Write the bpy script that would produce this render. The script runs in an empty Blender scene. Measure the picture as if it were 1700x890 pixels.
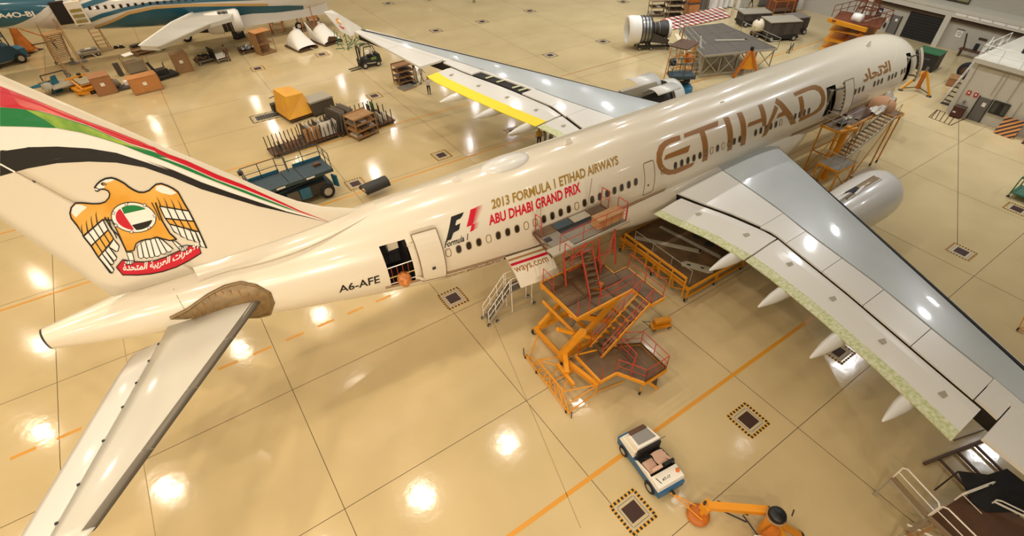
import bpy, bmesh, math, random
from mathutils import Matrix, Vector, Euler
from mathutils.geometry import tessellate_polygon
random.seed(7)
C = bpy.context.scene.collection
SC = bpy.context.scene
PI = math.pi
# ---------------------------------------------------------------- camera
CAM = Vector((-7.157, -19.941, 20.815)); FPX, PCX, PCY = 827.93, 893.85, 497.5
_a, _b, _c = -0.615235, 0.791752, 0.006368
RM = Matrix.Rotation(_a, 3, 'Z') @ Matrix.Rotation(_b, 3, 'X') @ Matrix.Rotation(_c, 3, 'Z')
cd = bpy.data.cameras.new('camera'); cam = bpy.data.objects.new('camera', cd); C.objects.link(cam)
cam.matrix_world = Matrix.Translation(CAM) @ RM.to_4x4()
cd.sensor_width = 36; cd.lens = FPX * 36 / 1700
cd.shift_x = (850 - PCX) / 1700; cd.shift_y = (PCY - 445) / 1700
cd.clip_end = 500
SC.camera = cam
# ---------------------------------------------------------------- world, exposure
wd = bpy.data.worlds.new('hangar_air'); SC.world = wd; wd.use_nodes = True
wd.node_tree.nodes['Background'].inputs[0].default_value = (1.0, .86, .66, 1)
wd.node_tree.nodes['Background'].inputs[1].default_value = .25
SC.view_settings.view_transform = 'Standard'; SC.view_settings.look = 'None'
SC.view_settings.exposure = 0.1; SC.view_settings.gamma = 1; SC.view_settings.use_curve_mapping = False
LAMP_W = 590.0          # each high bay lamp
FILL_W = 520.0        # each unseen fill light added on the near wall
# ---------------------------------------------------------------- helpers
def at(u, v, z=0.0):
    """a point of the photograph on the level z, in metres"""
    d = RM @ Vector(((u - PCX) / FPX, -(v - PCY) / FPX, -1))
    t = (z - CAM.z) / d.z
    return CAM + d * t
def aty(u, v, y):
    d = RM @ Vector(((u - PCX) / FPX, -(v - PCY) / FPX, -1))
    return CAM + d * ((y - CAM.y) / d.y)
def lin(h):
    h = h.lstrip('#'); r = []
    for i in (0, 2, 4):
        c = int(h[i:i + 2], 16) / 255
        r.append(c / 12.92 if c <= .04045 else ((c + .055) / 1.055) ** 2.4)
    return (*r, 1)
MATS = {}
def mat(name, hexc, rough=.5, metal=0.0, noise=0.0, nscale=3.0, bump=0.0, coat=0.0, emit=0.0, alpha=1.0, trans=0.0, hex2=None):
    if name in MATS: return MATS[name]
    m = bpy.data.materials.new(name); m.use_nodes = True; nt = m.node_tree; b = nt.nodes['Principled BSDF']
    b.inputs['Base Color'].default_value = lin(hexc); b.inputs['Roughness'].default_value = rough; b.inputs['Metallic'].default_value = metal
    if coat: b.inputs['Coat Weight'].default_value = coat; b.inputs['Coat Roughness'].default_value = .08
    if trans: b.inputs['Transmission Weight'].default_value = trans
    if alpha < 1: b.inputs['Alpha'].default_value = alpha
    if emit: b.inputs['Emission Color'].default_value = lin(hexc); b.inputs['Emission Strength'].default_value = emit
    if noise or bump or hex2:
        tc = nt.nodes.new('ShaderNodeTexCoord'); n = nt.nodes.new('ShaderNodeTexNoise'); n.inputs['Scale'].default_value = nscale; n.inputs['Detail'].default_value = 5
        nt.links.new(tc.outputs['Object'], n.inputs['Vector'])
        if noise or hex2:
            r = nt.nodes.new('ShaderNodeValToRGB'); c = lin(hexc)
            c2 = lin(hex2) if hex2 else tuple(x * (1 - noise) for x in c[:3]) + (1,)
            r.color_ramp.elements[0].color = c2; r.color_ramp.elements[1].color = c
            r.color_ramp.elements[0].position = .35; r.color_ramp.elements[1].position = .65
            nt.links.new(n.outputs['Fac'], r.inputs['Fac']); nt.links.new(r.outputs['Color'], b.inputs['Base Color'])
        if bump:
            bp = nt.nodes.new('ShaderNodeBump'); bp.inputs['Strength'].default_value = bump; bp.inputs['Distance'].default_value = .02
            nt.links.new(n.outputs['Fac'], bp.inputs['Height']); nt.links.new(bp.outputs['Normal'], b.inputs['Normal'])
    MATS[name] = m; return m
def stripes(name, h1, h2, scale, ang=PI/4, rough=.5, duty=.5):
    """hazard paint: two colours in bands"""
    if name in MATS: return MATS[name]
    m = bpy.data.materials.new(name); m.use_nodes = True; nt = m.node_tree; b = nt.nodes['Principled BSDF']; b.inputs['Roughness'].default_value = rough
    tc = nt.nodes.new('ShaderNodeTexCoord'); mp = nt.nodes.new('ShaderNodeMapping'); mp.inputs['Rotation'].default_value = (0, 0, ang)
    w = nt.nodes.new('ShaderNodeTexWave'); w.inputs['Scale'].default_value = scale; w.bands_direction = 'X'
    r = nt.nodes.new('ShaderNodeValToRGB'); r.color_ramp.interpolation = 'CONSTANT'
    r.color_ramp.elements[0].color = lin(h1); r.color_ramp.elements[1].color = lin(h2); r.color_ramp.elements[1].position = duty
    nt.links.new(tc.outputs['Object'], mp.inputs[0]); nt.links.new(mp.outputs[0], w.inputs['Vector']); nt.links.new(w.outputs['Fac'], r.inputs[0]); nt.links.new(r.outputs[0], b.inputs['Base Color'])
    MATS[name] = m; return m
def thing(name, label, cat, loc=(0, 0, 0), rz=0.0, group=None):
    o = bpy.data.objects.new(name, None); C.objects.link(o); o.empty_display_size = .2
    o.location = loc; o.rotation_euler = (0, 0, rz); o['label'] = label; o['category'] = cat
    if group: o['group'] = group
    return o
def tag(o, label, cat, group=None):
    o['label'] = label; o['category'] = cat
    if group: o['group'] = group
    return o
def link(name, me, par=None, mtx=None):
    o = bpy.data.objects.new(name, me); C.objects.link(o)
    if par is not None: o.parent = par
    if mtx is not None: o.matrix_basis = mtx
    return o
def mesh(name, vs, fs, m, par=None, smooth=False, loc=None, rz=0.0, kind=None):
    me = bpy.data.meshes.new(name); me.from_pydata([tuple(v) for v in vs], [], fs); me.validate()
    for x in (m if isinstance(m, (list, tuple)) else [m]): me.materials.append(x)
    if smooth: me.polygons.foreach_set('use_smooth', [True] * len(me.polygons))
    o = link(name, me, par)
    if loc is not None: o.location = loc; o.rotation_euler = (0, 0, rz)
    if kind: o['kind'] = kind
    return o
UNIT = {}
def unit(kind, m):
    k = (kind, m.name)
    if k in UNIT: return UNIT[k]
    bm = bmesh.new()
    if kind == 'box': bmesh.ops.create_cube(bm, size=1)
    elif kind == 'rod': bmesh.ops.create_cone(bm, cap_ends=True, segments=8, radius1=.5, radius2=.5, depth=1)
    elif kind == 'cyl': bmesh.ops.create_cone(bm, cap_ends=True, segments=24, radius1=.5, radius2=.5, depth=1)
    elif kind == 'cone': bmesh.ops.create_cone(bm, cap_ends=True, segments=16, radius1=.5, radius2=.12, depth=1)
    elif kind == 'ball': bmesh.ops.create_uvsphere(bm, u_segments=16, v_segments=10, radius=.5)
    elif kind == 'tyre':
        prof = [(.28, -.5), (.42, -.5), (.49, -.32), (.5, 0), (.49, .32), (.42, .5), (.28, .5)]
        n = 24; R = [[bm.verts.new((r * math.cos(2*PI*i/n), r * math.sin(2*PI*i/n), z)) for r, z in prof] for i in range(n)]
        for i in range(n):
            for j in range(len(prof) - 1): bm.faces.new((R[i][j], R[(i+1) % n][j], R[(i+1) % n][j+1], R[i][j+1]))
    me = bpy.data.meshes.new(kind); bm.to_mesh(me); bm.free(); me.materials.append(m)
    if kind in ('ball', 'tyre'): me.polygons.foreach_set('use_smooth', [True] * len(me.polygons))
    UNIT[k] = me; return me
def box(par, name, c, s, m, rz=0.0, rx=0.0, ry=0.0, kind='box'):
    o = link(name, unit(kind, m), par); o.location = c; o.scale = s; o.rotation_euler = (rx, ry, rz); return o
def bar(par, name, p, q, w, m, h=None, kind='box'):
    p = Vector(p); q = Vector(q); d = q - p; L = d.length
    if L < 1e-5: return None
    z = d / L; up = Vector((0, 0, 1)) if abs(z.z) < .95 else Vector((1, 0, 0))
    x = up.cross(z).normalized(); y = z.cross(x)
    M = Matrix((x, y, z)).transposed().to_4x4(); M = Matrix.Translation((p + q) / 2) @ M @ Matrix.Diagonal((w, h or w, L, 1))
    return link(name, unit(kind, m), par, M)
def rod(par, name, p, q, d, m): return bar(par, name, p, q, d, m, None, 'rod')
def wheel(par, c, r, w, m, m2, ax=0.0, name='wheel'):
    """tyre with a hub; ax turns the axle about the vertical"""
    o = link(name, unit('tyre', m), par); o.location = c; o.rotation_euler = (PI/2, 0, ax); o.scale = (2*r, 2*r, w)
    h = link('hub', unit('cyl', m2), o); h.scale = (.58, .58, .9)
    return o
def caster(par, x, y, m, m2, r=.1):
    box(par, 'caster_fork', (x, y, r * 1.5), (r * .9, r * .9, r * 1.6), m2)
    wheel(par, (x, y, r), r, r * .6, m, m2, 0, 'caster')
def lathe(par, name, prof, m, n=32, loc=(0, 0, 0), rot=(0, 0, 0), smooth=True, a0=0.0, a1=2*PI):
    full = abs(a1 - a0 - 2*PI) < 1e-6; k = n if full else n + 1
    vs = [(r * math.cos(a0 + (a1-a0)*i/n), r * math.sin(a0 + (a1-a0)*i/n), z) for i in range(k) for r, z in prof]
    J = len(prof); fs = [(i*J+j, ((i+1) % k)*J+j, ((i+1) % k)*J+j+1, i*J+j+1) for i in range(n) for j in range(J-1)]
    o = mesh(name, vs, fs, m, par, smooth); o.location = loc; o.rotation_euler = rot; return o
def prism(par, name, poly, z0, z1, m, loc=None, rz=0.0):
    n = len(poly); vs = [(x, y, z0) for x, y in poly] + [(x, y, z1) for x, y in poly]
    A = sum(poly[i][0]*poly[(i+1) % n][1] - poly[(i+1) % n][0]*poly[i][1] for i in range(n))
    b = list(range(n)); 
    fs = [tuple(b[::-1]), tuple(n+i for i in b)] + [(i, (i+1) % n, n+(i+1) % n, n+i) for i in b]
    if A < 0: fs = [f[::-1] for f in fs]
    return mesh(name, vs, fs, m, par, False, loc, rz)
def hexa(par, name, P, m):
    """solid with eight corners: four below, four above"""
    return mesh(name, P, [(3, 2, 1, 0), (4, 5, 6, 7), (0, 1, 5, 4), (1, 2, 6, 5), (2, 3, 7, 6), (3, 0, 4, 7)], m, par)
def rail(par, pts, m, h=1.1, d=.05, mids=1, gap=1.6, closed=False, toe=None):
    """guard rail along the points: posts, a hand rail and middle rails"""
    pts = [Vector(p) for p in pts]
    if closed: pts.append(pts[0])
    for i in range(len(pts) - 1):
        p, q = pts[i], pts[i+1]; n = max(1, round((q-p).length / gap)); U = Vector((0, 0, h))
        for k in range(n + (1 if i == len(pts)-2 and not closed else 0)):
            b = p.lerp(q, k / n); rod(par, 'rail_post', b, b + U, d, m)
        rod(par, 'hand_rail', p + U, q + U, d, m)
        for j in range(mids): f = (j+1) / (mids+1); rod(par, 'mid_rail', p + U*f, q + U*f, d*.8, m)
        if toe: bar(par, 'toe_board', p + Vector((0, 0, .08)), q + Vector((0, 0, .08)), .03, toe, .16)
def stairs(par, p, q, w, m, mt, n=None, hr=None, h=.95, sides=(1, -1), st=.08):
    """flight from p (bottom) to q (top): two stringers, treads and hand rails"""
    p = Vector(p); q = Vector(q); d = q - p; f = Vector((d.x, d.y, 0)).normalized(); s = Vector((-f.y, f.x, 0))
    n = n or max(3, round(d.z / .22))
    for k in sides and (1, -1): bar(par, 'stringer', p + s*k*w/2, q + s*k*w/2, .05, m, st*2)
    a = math.atan2(f.y, f.x)
    for i in range(n):
        c = p.lerp(q, (i + .7) / n); box(par, 'tread', c, (.24, w, .04), mt, a)
    if hr:
        for k in sides:
            U = Vector((0, 0, h)); e = s*k*w/2
            rod(par, 'hand_rail', p + e + U, q + e + U, .045, hr); rod(par, 'mid_rail', p + e + U*.5, q + e + U*.5, .035, hr)
            for i in range(4): b = p.lerp(q, i/3) + e; rod(par, 'rail_post', b, b + U, .04, hr)
def plates(par, name, poly_rect, nx, ny, t, m, gap=.012):
    """a deck of separate plates: (x0, y0, x1, y1, z)"""
    x0, y0, x1, y1, z = poly_rect; dx = (x1-x0)/nx; dy = (y1-y0)/ny
    for i in range(nx):
        for j in range(ny): box(par, name, (x0+dx*(i+.5), y0+dy*(j+.5), z - t/2), (dx-gap, dy-gap, t), m)
def copy_tree(o, parent=None):
    c = o.copy(); C.objects.link(c); c.parent = parent
    for ch in list(o.children): copy_tree(ch, c)
    return c
HR = .0105           # the hall's grid is turned a little against the aircraft
def H(x, y, z=0.0): return Vector((x*math.cos(HR) - y*math.sin(HR), x*math.sin(HR) + y*math.cos(HR), z))
# ---------------------------------------------------------------- materials
CREAM = mat('aircraft_cream_paint', '#dfd4bd', .28, coat=.6)
WHITE = mat('aircraft_white_paint', '#dcd9d0', .3, coat=.5)
WGREY = mat('wing_grey_paint', '#b9bfbe', .3, coat=.35, noise=.06, nscale=.6)
BRONZE = mat('livery_bronze', '#9a6a35', .35); GOLD = mat('livery_gold', '#9c7a32', .35); TAN = mat('livery_tan', '#a87a48', .35)
RED = mat('livery_red', '#c8142a', .35); GREEN = mat('livery_green', '#0c7a3c', .35); BLACK = mat('livery_black', '#14110f', .4)
LIME = mat('livery_lime', '#a8c244', .35, hex2='#6f9c34', nscale=2.2); SALMON = mat('livery_salmon', '#e8796b', .35, hex2='#cf4f48', nscale=1.1); LWHITE = mat('livery_white', '#f2ece0', .35)
EGOLD = mat('emblem_gold', '#dc9a2c', .4, hex2='#e8b050', nscale=.8)
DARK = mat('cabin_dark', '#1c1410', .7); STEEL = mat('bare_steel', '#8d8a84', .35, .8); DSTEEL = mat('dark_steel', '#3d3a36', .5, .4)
RUBBER = mat('rubber', '#1b1a19', .7); HUB = mat('hub_grey', '#b9b4a8', .4, .3)
PRIMER = mat('wing_primer_tape', '#d9d8b8', .6, hex2='#b3bb7c', nscale=7.0); YTAPE = mat('yellow_masking', '#f0d81c', .5)
CAVITY = mat('rib_cavity_bronze', '#8a7048', .5, .3, noise=.3, nscale=4)
YEL = mat('dock_yellow_paint', '#e0941a', .45, noise=.12, nscale=2); ORG = mat('orange_paint', '#c8701c', .5, noise=.2, nscale=2)
RRED = mat('rail_red_paint', '#b23a22', .45); DECK = mat('deck_brown_plate', '#6d5436', .55, hex2='#56422c', nscale=1.2); GDECK = mat('deck_grey_plate', '#7b7364', .6, noise=.15, nscale=1.5)
GREYP = mat('stand_grey_paint', '#a39a86', .5); BLUEP = mat('lift_blue_paint', '#2d6a86', .45, noise=.15, nscale=2); DBLUE = mat('lift_slate_paint', '#35474e', .55, noise=.2, nscale=2)
WOOD = mat('timber', '#a57c4e', .7, noise=.25, nscale=5); CARD = mat('cardboard', '#b98654', .8, noise=.12, nscale=2); WPAINT = mat('equipment_white', '#e9e4d8', .4)
BROWN = mat('brown_steel', '#5f4026', .55, noise=.25, nscale=2); GREENP = mat('green_paint', '#2f7048', .5, noise=.15); SHEET = mat('plastic_sheet', '#d8d2c4', .25, noise=.1, nscale=4)
# ================================================================ the hangar: floor, ceiling, walls, lamps
def floor_mat(name):
    m = mat(name, '#c9b78e', .11); nt = m.node_tree; b = nt.nodes['Principled BSDF']
    tc = nt.nodes.new('ShaderNodeTexCoord'); gp = tc.outputs['Object']
    n = nt.nodes.new('ShaderNodeTexNoise'); n.inputs['Scale'].default_value = .22; n.inputs['Detail'].default_value = 6; nt.links.new(gp, n.inputs['Vector'])
    r = nt.nodes.new('ShaderNodeValToRGB'); r.color_ramp.elements[0].color = lin('#c2ad80'); r.color_ramp.elements[1].color = lin('#d0ba8c'); r.color_ramp.elements[0].position = .3; r.color_ramp.elements[1].position = .7
    nt.links.new(n.outputs['Fac'], r.inputs[0]); nt.links.new(r.outputs[0], b.inputs['Base Color'])
    n2 = nt.nodes.new('ShaderNodeTexNoise'); n2.inputs['Scale'].default_value = 2.2; n2.inputs['Detail'].default_value = 3; nt.links.new(gp, n2.inputs['Vector'])
    bp = nt.nodes.new('ShaderNodeBump'); bp.inputs['Strength'].default_value = .09; bp.inputs['Distance'].default_value = .05
    nt.links.new(n2.outputs['Fac'], bp.inputs['Height']); nt.links.new(bp.outputs['Normal'], b.inputs['Normal'])
    b.inputs['Specular IOR Level'].default_value = .6
    return m
FLOOR = floor_mat('epoxy_floor'); JOINT = mat('joint_sealant', '#5a4a35', .8); YLINE = mat('floor_line_orange', '#d2912a', .4); BLINE = mat('floor_line_brown', '#a8763e', .5)
fl = mesh('floor', [H(-60, -50, -.02), H(160, -50, -.02), H(160, 170, -.02), H(-60, 170, -.02)], [(0, 1, 2, 3)], JOINT); fl['kind'] = 'structure'
KX = [-60, -36.5, -27.5, -18.35, -8.81, .36, 9.97, 19.3, 28.5, 38.0, 47.0, 56.5, 66, 75, 85, 160]
JY = [-50, -42, -33.5, -25.2, -16.88, -8.2, -.89, 6.45, 14.9, 22.4, 30.5, 37.5, 44.9, 60, 75, 95, 120, 170]
for i in range(len(KX) - 1):
    for j in range(len(JY) - 1):
        g = .014; x0, x1, y0, y1 = KX[i]+g, KX[i+1]-g, JY[j]+g, JY[j+1]-g
        mesh('slab', [H(x0, y0), H(x1, y0), H(x1, y1), H(x0, y1)], [(0, 1, 2, 3)], FLOOR, fl)
def fline(x0, x1, y, w, m=YLINE, name='painted_line'):
    mesh(name, [H(x0, y-w/2, .004), H(x1, y-w/2, .004), H(x1, y+w/2, .004), H(x0, y+w/2, .004)], [(0, 1, 2, 3)], m, fl)
fline(-60, 17, -13.09, .2); fline(-60, 90, 14.43, .16); fline(-60, 27, 23.55, .16); fline(27, 90, 23.9, .14, BLINE)
k = -58.0
while k < -1.5: fline(k, k+.95, 2.63, .17, name='painted_dash'); k += 1.72
CRACK = mat('floor_crack', '#a08a60', .6)
for x0, y0, x1, y1 in ((-15.35, 9, -15.35, -9), (1.9, -2.5, .2, -9.0), (.2, -9, -1.3, -14.5), (10.6, 34, 11.2, 24), (12.5, 30, 13.2, 26)): bar(fl, 'floor_crack', H(x0, y0, .002), H(x1, y1, .002), .035, CRACK, .004)
bar(fl, 'diagonal_joint', (53.6, -4.6, .002), (30.9, -14.6, .002), .04, JOINT, .004)
# floor pits: grating, pale frame and hazard border
HAZ = 1; HAZB = 2; HYEL = mat('hazard_yellow', '#d69c2c', .5); HDIM = mat('hazard_dim', '#8f7440', .5); HBLK = mat('hazard_black', '#1d1a14', .5)
PALE = mat('pit_pale_paint', '#bfae8a', .5); GRATE = mat('pit_grating_brown', '#4b2c22', .6); GRATEG = mat('pit_grating_grey', '#5c564c', .5, .4)
def pit(x, y, label, w=1.42, d=1.5, gw=.72, gd=.72, haz=HAZ, g=GRATE):
    t = thing('service_pit', label, 'floor pit', H(x, y, 0), HR, 'service pits in the hangar floor')
    b = .13
    near = haz is HAZ
    for sx, sy, lx, ly in ((0, -1, w, b), (0, 1, w, b), (-1, 0, b, d-2*b), (1, 0, b, d-2*b)):
        hb = box(t, 'hazard_border', (sx*(w-b)/2, sy*(d-b)/2, .004), (lx, ly, .006), HYEL if near else HDIM)
        n = 7 if near else 5
        for i in range(n):
            f = (i+.25)/n; L = lx if sx == 0 else ly; o_ = (f-.5)*L+L/n*.25
            box(t, 'hazard_block', (sx*(w-b)/2+(o_ if sx == 0 else 0), sy*(d-b)/2+(o_ if sx else 0), .005), (L/n*.5 if sx == 0 else b, L/n*.5 if sx else b, .0075), HBLK)
    box(t, 'cover_plate', (0, 0, .005), (w-2*b-.04, d-2*b-.04, .008), PALE)
    for s in (-1, 1):
        box(t, 'seam', (0, s*(d/2-b-.12), .0095), (w-2*b-.3, .02, .002), DSTEEL); box(t, 'seam', (s*(w/2-b-.12), 0, .0095), (.02, d-2*b-.3, .002), DSTEEL)
    gr = box(t, 'grating', (0, 0, .011), (gw, gd, .006), DARK)
    n = 9
    for i in range(n): box(t, 'grating_bar', ((i+.5)/n*gw - gw/2, 0, .018), (gw/n*.62, gd, .012), g)
    return t
for x, y, lb, kw in (
    (.92, .25, 'floor pit under the rear fuselage, between the dashed line and the portable ladder', {}),
    (8.4, -15.25, 'floor pit with a hose trench, above the blue and white tow tractor', {}),
    (.9, -15.25, 'large hazard bordered floor pit in front of the tow tractor bonnet side', {}),
    (15.85, -15.26, 'floor pit half hidden by the flap fairing at the near wing', {}),
    (30.45, -15.3, 'floor pit on the open floor beyond the near wing leading edge', {}),
    (39.1, -15.4, 'floor pit under the green trestle at the right edge', {}),
    (.86, 15.8, 'floor pit just beyond the blue scissor lift', {}),
    (8.38, 15.95, 'floor pit on the orange line behind the rear fuselage', {}),
    (15.75, 16.1, 'floor pit under the yellow edged flap of the far wing', {}),
    (.8, 45.0, 'floor pit in front of the carton pallets, left of the engine cowls', {}),
    (8.1, 45.35, 'floor pit in front of the two white engine cowls', {}),
    (8.5, 30.6, 'floor pit hidden partly behind the rack of slotted trolleys', {}),
    (23.2, 61.0, 'farthest floor pit at the top edge of the photo', {'haz': HAZB}),
    (23.15, 45.6, 'small distant floor pit nearest beyond the far wing tip', {'haz': HAZB}),
    (30.1, 45.5, 'distant floor pit second from the far wing tip', {'haz': HAZB}),
    (38.3, 45.9, 'distant floor pit at the top centre of the hall', {'haz': HAZB}),
    (30.0, 29.8, 'floor pit beyond the middle of the far wing', {'haz': HAZB}),
    (38.3, 29.9, 'floor pit left of the bare engine on its cradle', {'haz': HAZB}),
    (52.6, 41.8, 'distant floor pit above the bare engine', {'haz': HAZB})): pit(x, y, lb, **kw)
t = pit(-1.5, 31.95, 'long grey grating pit left of the slotted trolleys', 3.0, 1.8, 2.1, 1.0, HAZB, GRATEG)
t = pit(1.85, 35.7, 'small grey grating pit behind the yellow hood trolley', 1.2, 1.0, .7, .6, HAZB, GRATEG)
t = pit(12.8, 31.5, 'grey pit under the four tier rack and the two workers', 1.9, 1.9, 1.2, 1.2, HAZB, GRATEG)
# ceiling and outer walls (mostly outside the picture; they close the hall)
CEIL = mat('ceiling_sheet', '#5f594c', .8); WALLW = mat('wall_white', '#d2cab8', .7, noise=.05, nscale=.5); WALLB = mat('wall_beige', '#8f8570', .7)
def wall(name, p, q, z0, z1, m, th=.3):
    p = Vector(p); q = Vector(q); d = (q-p).normalized(); s = Vector((-d.y, d.x, 0))*th/2
    o = hexa(None, name, [p-s+Vector((0,0,z0)), q-s+Vector((0,0,z0)), q+s+Vector((0,0,z0)), p+s+Vector((0,0,z0)), p-s+Vector((0,0,z1)), q-s+Vector((0,0,z1)), q+s+Vector((0,0,z1)), p+s+Vector((0,0,z1))], m)
    o['kind'] = 'structure'; return o
ce = mesh('ceiling', [H(-60, -50, 29), H(-60, 170, 29), H(160, 170, 29), H(160, -50, 29)], [(0, 1, 2, 3)], CEIL); ce['kind'] = 'structure'
wall('wall_near', H(-60, -50), H(160, -50), 0, 29, WALLB); wall('wall_left', H(-60, -50), H(-60, 170), 0, 29, WALLB); wall('wall_far', H(-60, 170), H(160, 170), 0, 29, WALLB)
# high bay lamps
LAMPH = mat('lamp_housing', '#6b6b68', .4, .6)
def hallcol(x, y):
    f = min(1, max(0, (x + 10) / 50.0)); 
    a, b = (1.0, .84, .64), (1.0, 1.02, 1.04)
    if x < 0 and y < -20: a = (1.0, .84, .64)
    return tuple(a[i]*(1-f) + b[i]*f for i in range(3))
lbm = unit('cone', LAMPH)
for iy, y in enumerate([-40.5, -26, -11, 3.2, 18, 32.5, 47, 61.5, 76, 90.5, 105, 119.5]):
    for ix in range(14):
        x = -33.5 + ix*9.75
        if x > 62: continue
        if y > 70 and ix % 2: continue
        if y < -30 and ix % 2 and x > 0: continue
        P = H(x, y, 26)
        o = link('high_bay_lamp', lbm, None); o.location = P + Vector((0, 0, .36)); o.scale = (1.0, 1.0, .7); tag(o, 'grey high bay lamp hanging under the hangar roof', 'lamp', 'high bay lamps under the roof')
        L = bpy.data.lights.new('lamp_light', 'AREA'); L.shape = 'DISK'; L.size = .95; L.spread = math.radians(152)
        k = 1.2 if x < 2 and y < 30 else .85
        if y < 0 and x < 8: k = .92 if x < 0 else .3
        if y < -20 and x < 0: k = 2.6 if x < -8 else .7
        if y < -35 and x < -8: k = 2.3
        if x > 8: k = .95
        if x > 20: k = .62
        if x > 30: k = .5
        if x > 8 and y < -8: k = .05
        if x > 8 and 0 < y < 8: k = .6
        if x > 28 and -20 < y < 0: k = .35
        if x > 42 and y < 50: k = 1.7
        if y < -20 and x > 8: k *= .5
        if y > 40: k *= 1.1
        if y > 70: k *= 1.4
        L.energy = LAMP_W * k; L.color = hallcol(x, y)
        lo = bpy.data.objects.new('lamp_light', L); C.objects.link(lo); lo.parent = o; lo.location = (0, 0, -.56)
# unseen floodlights added on the near wall to brighten the tail fin
for i, (x, tx, tz) in enumerate(((-36, -10, 10), (-20, -8, 9), (-8, -4, 7))):
    P = H(x, -48.5, 22); d_ = (Vector((tx, 0, tz))-P); q_ = d_.to_track_quat('-Z', 'Y')
    o = link('added_fill_light', unit('box', LAMPH), None); o.location = P; o.rotation_euler = q_.to_euler(); o.scale = (1.2, .9, .3); tag(o, ('added unseen floodlight on the near wall, farthest towards the tail', 'middle one of three added unseen floodlights on the near wall', 'added unseen floodlight on the near wall, nearest the nose')[i], 'lamp')
    bar(o, 'bracket', (0, 0, .5), (0, 0, 2.5), .1, LAMPH)
    L = bpy.data.lights.new('lamp_light', 'AREA'); L.shape = 'RECTANGLE'; L.size = 1.0; L.size_y = 2.2; L.spread = math.radians(60); L.energy = FILL_W; L.color = (1.0, .88, .74)
    lo = bpy.data.objects.new('lamp_light', L); C.objects.link(lo); lo.parent = o; lo.location = (0, 0, -.6)
# ================================================================ the airliner
ST = [(48.5,.02,4.32,4.28),(48.3,.42,4.72,3.9),(47.9,.8,5.1,3.53),(47.2,1.25,5.58,3.12),(46.2,1.7,6.15,2.72),(45.0,2.08,6.75,2.42),(43.5,2.45,7.3,2.2),(42,2.66,7.6,2.15),(40,2.79,7.76,2.13),(38,2.82,7.77,2.13),(7.5,2.82,7.77,2.13),(5.5,2.79,7.77,2.2),(3,2.62,7.77,2.42),(0,2.36,7.77,2.8),(-3,2.08,7.77,3.4),(-6,1.75,7.77,4.15),(-9,1.37,7.76,4.95),(-11.5,1.02,7.72,5.6),(-13.5,.68,7.55,6.15),(-14.85,.42,7.4,6.58)][::-1]
def pchip(x, k):
    xs = [s[0] for s in ST]; ys = [s[k] for s in ST]; n = len(xs)
    h = [xs[i+1]-xs[i] for i in range(n-1)]; d = [(ys[i+1]-ys[i])/h[i] for i in range(n-1)]
    def m(i):
        if i == 0: return d[0]
        if i == n-1: return d[-1]
        if d[i-1]*d[i] <= 0: return 0
        w1 = 2*h[i]+h[i-1]; w2 = h[i]+2*h[i-1]; return (w1+w2)/(w1/d[i-1]+w2/d[i])
    i = 0
    while i < n-2 and x > xs[i+1]: i += 1
    t = (x-xs[i])/h[i]
    return (2*t**3-3*t**2+1)*ys[i]+(t**3-2*t**2+t)*h[i]*m(i)+(-2*t**3+3*t**2)*ys[i+1]+(t**3-t**2)*h[i]*m(i+1)
_sec = {}
def sec(X):
    k = round(X, 3)
    if k not in _sec: _sec[k] = (pchip(X, 1), pchip(X, 2), pchip(X, 3))
    return _sec[k]
def fs(X, th, off=0.0):
    """point of the skin: th is measured upwards from the right (near) side"""
    ry, zt, zb = sec(X); rz = (zt-zb)/2; c, s = math.cos(th), math.sin(th)
    n = Vector((0, -c/max(ry, .05), s/max(rz, .05))).normalized()
    return Vector((X, -ry*c, (zt+zb)/2 + rz*s)) + n*off
def th_of(X, z):
    ry, zt, zb = sec(X); return math.asin(max(-1, min(1, (z-(zt+zb)/2)/((zt-zb)/2))))
plane = thing('airliner', 'cream twin engine airliner with bronze ETIHAD lettering filling the middle of the hangar', 'aircraft', (0, 0, 0))
DOORS = {'rear': (-2.93, -1.75, 4.66, 6.88), 'front': (30.42, 31.55, 4.68, 6.62), 'nose': (41.95, 42.95, 4.66, 6.65)}
CARGO = (3.05, 5.45, -1.15, -.38)
xs = set(); X = -14.85
while X < 48.5: xs.add(round(X, 3)); X += .55 if X < 42 else .25
for a, b, c, d in DOORS.values(): xs |= {a, b}
xs |= {CARGO[0], CARGO[1], 48.3, 48.5}; xs = sorted(xs)
xs = [x for i, x in enumerate(xs) if i == 0 or x - xs[i-1] > .02]
ths = {round(-PI/2 + 2*PI*i/96, 4) for i in range(96)}
for a, b, c, d in DOORS.values(): ths |= {round(th_of((a+b)/2, c), 4), round(th_of((a+b)/2, d), 4)}
ths |= {CARGO[2], CARGO[3]}; ths = sorted(ths)
vs = [fs(x, t) for x in xs for t in ths]; J = len(ths); fc = []
for i in range(len(xs)-1):
    for j in range(J):
        xm = (xs[i]+xs[i+1])/2; t2 = ths[(j+1) % J] + (2*PI if j == J-1 else 0); tm = (ths[j]+t2)/2; cut = False
        for a, b, c, d in DOORS.values():
            if a < xm < b and th_of((a+b)/2, c) < tm < th_of((a+b)/2, d): cut = True
        if CARGO[0] < xm < CARGO[1] and CARGO[2] < tm < CARGO[3]: cut = True
        if not cut: fc.append((i*J+j, (i+1)*J+j, (i+1)*J+(j+1) % J, i*J+(j+1) % J))
fus = mesh('fuselage', vs, fc, CREAM, plane, True)
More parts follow.
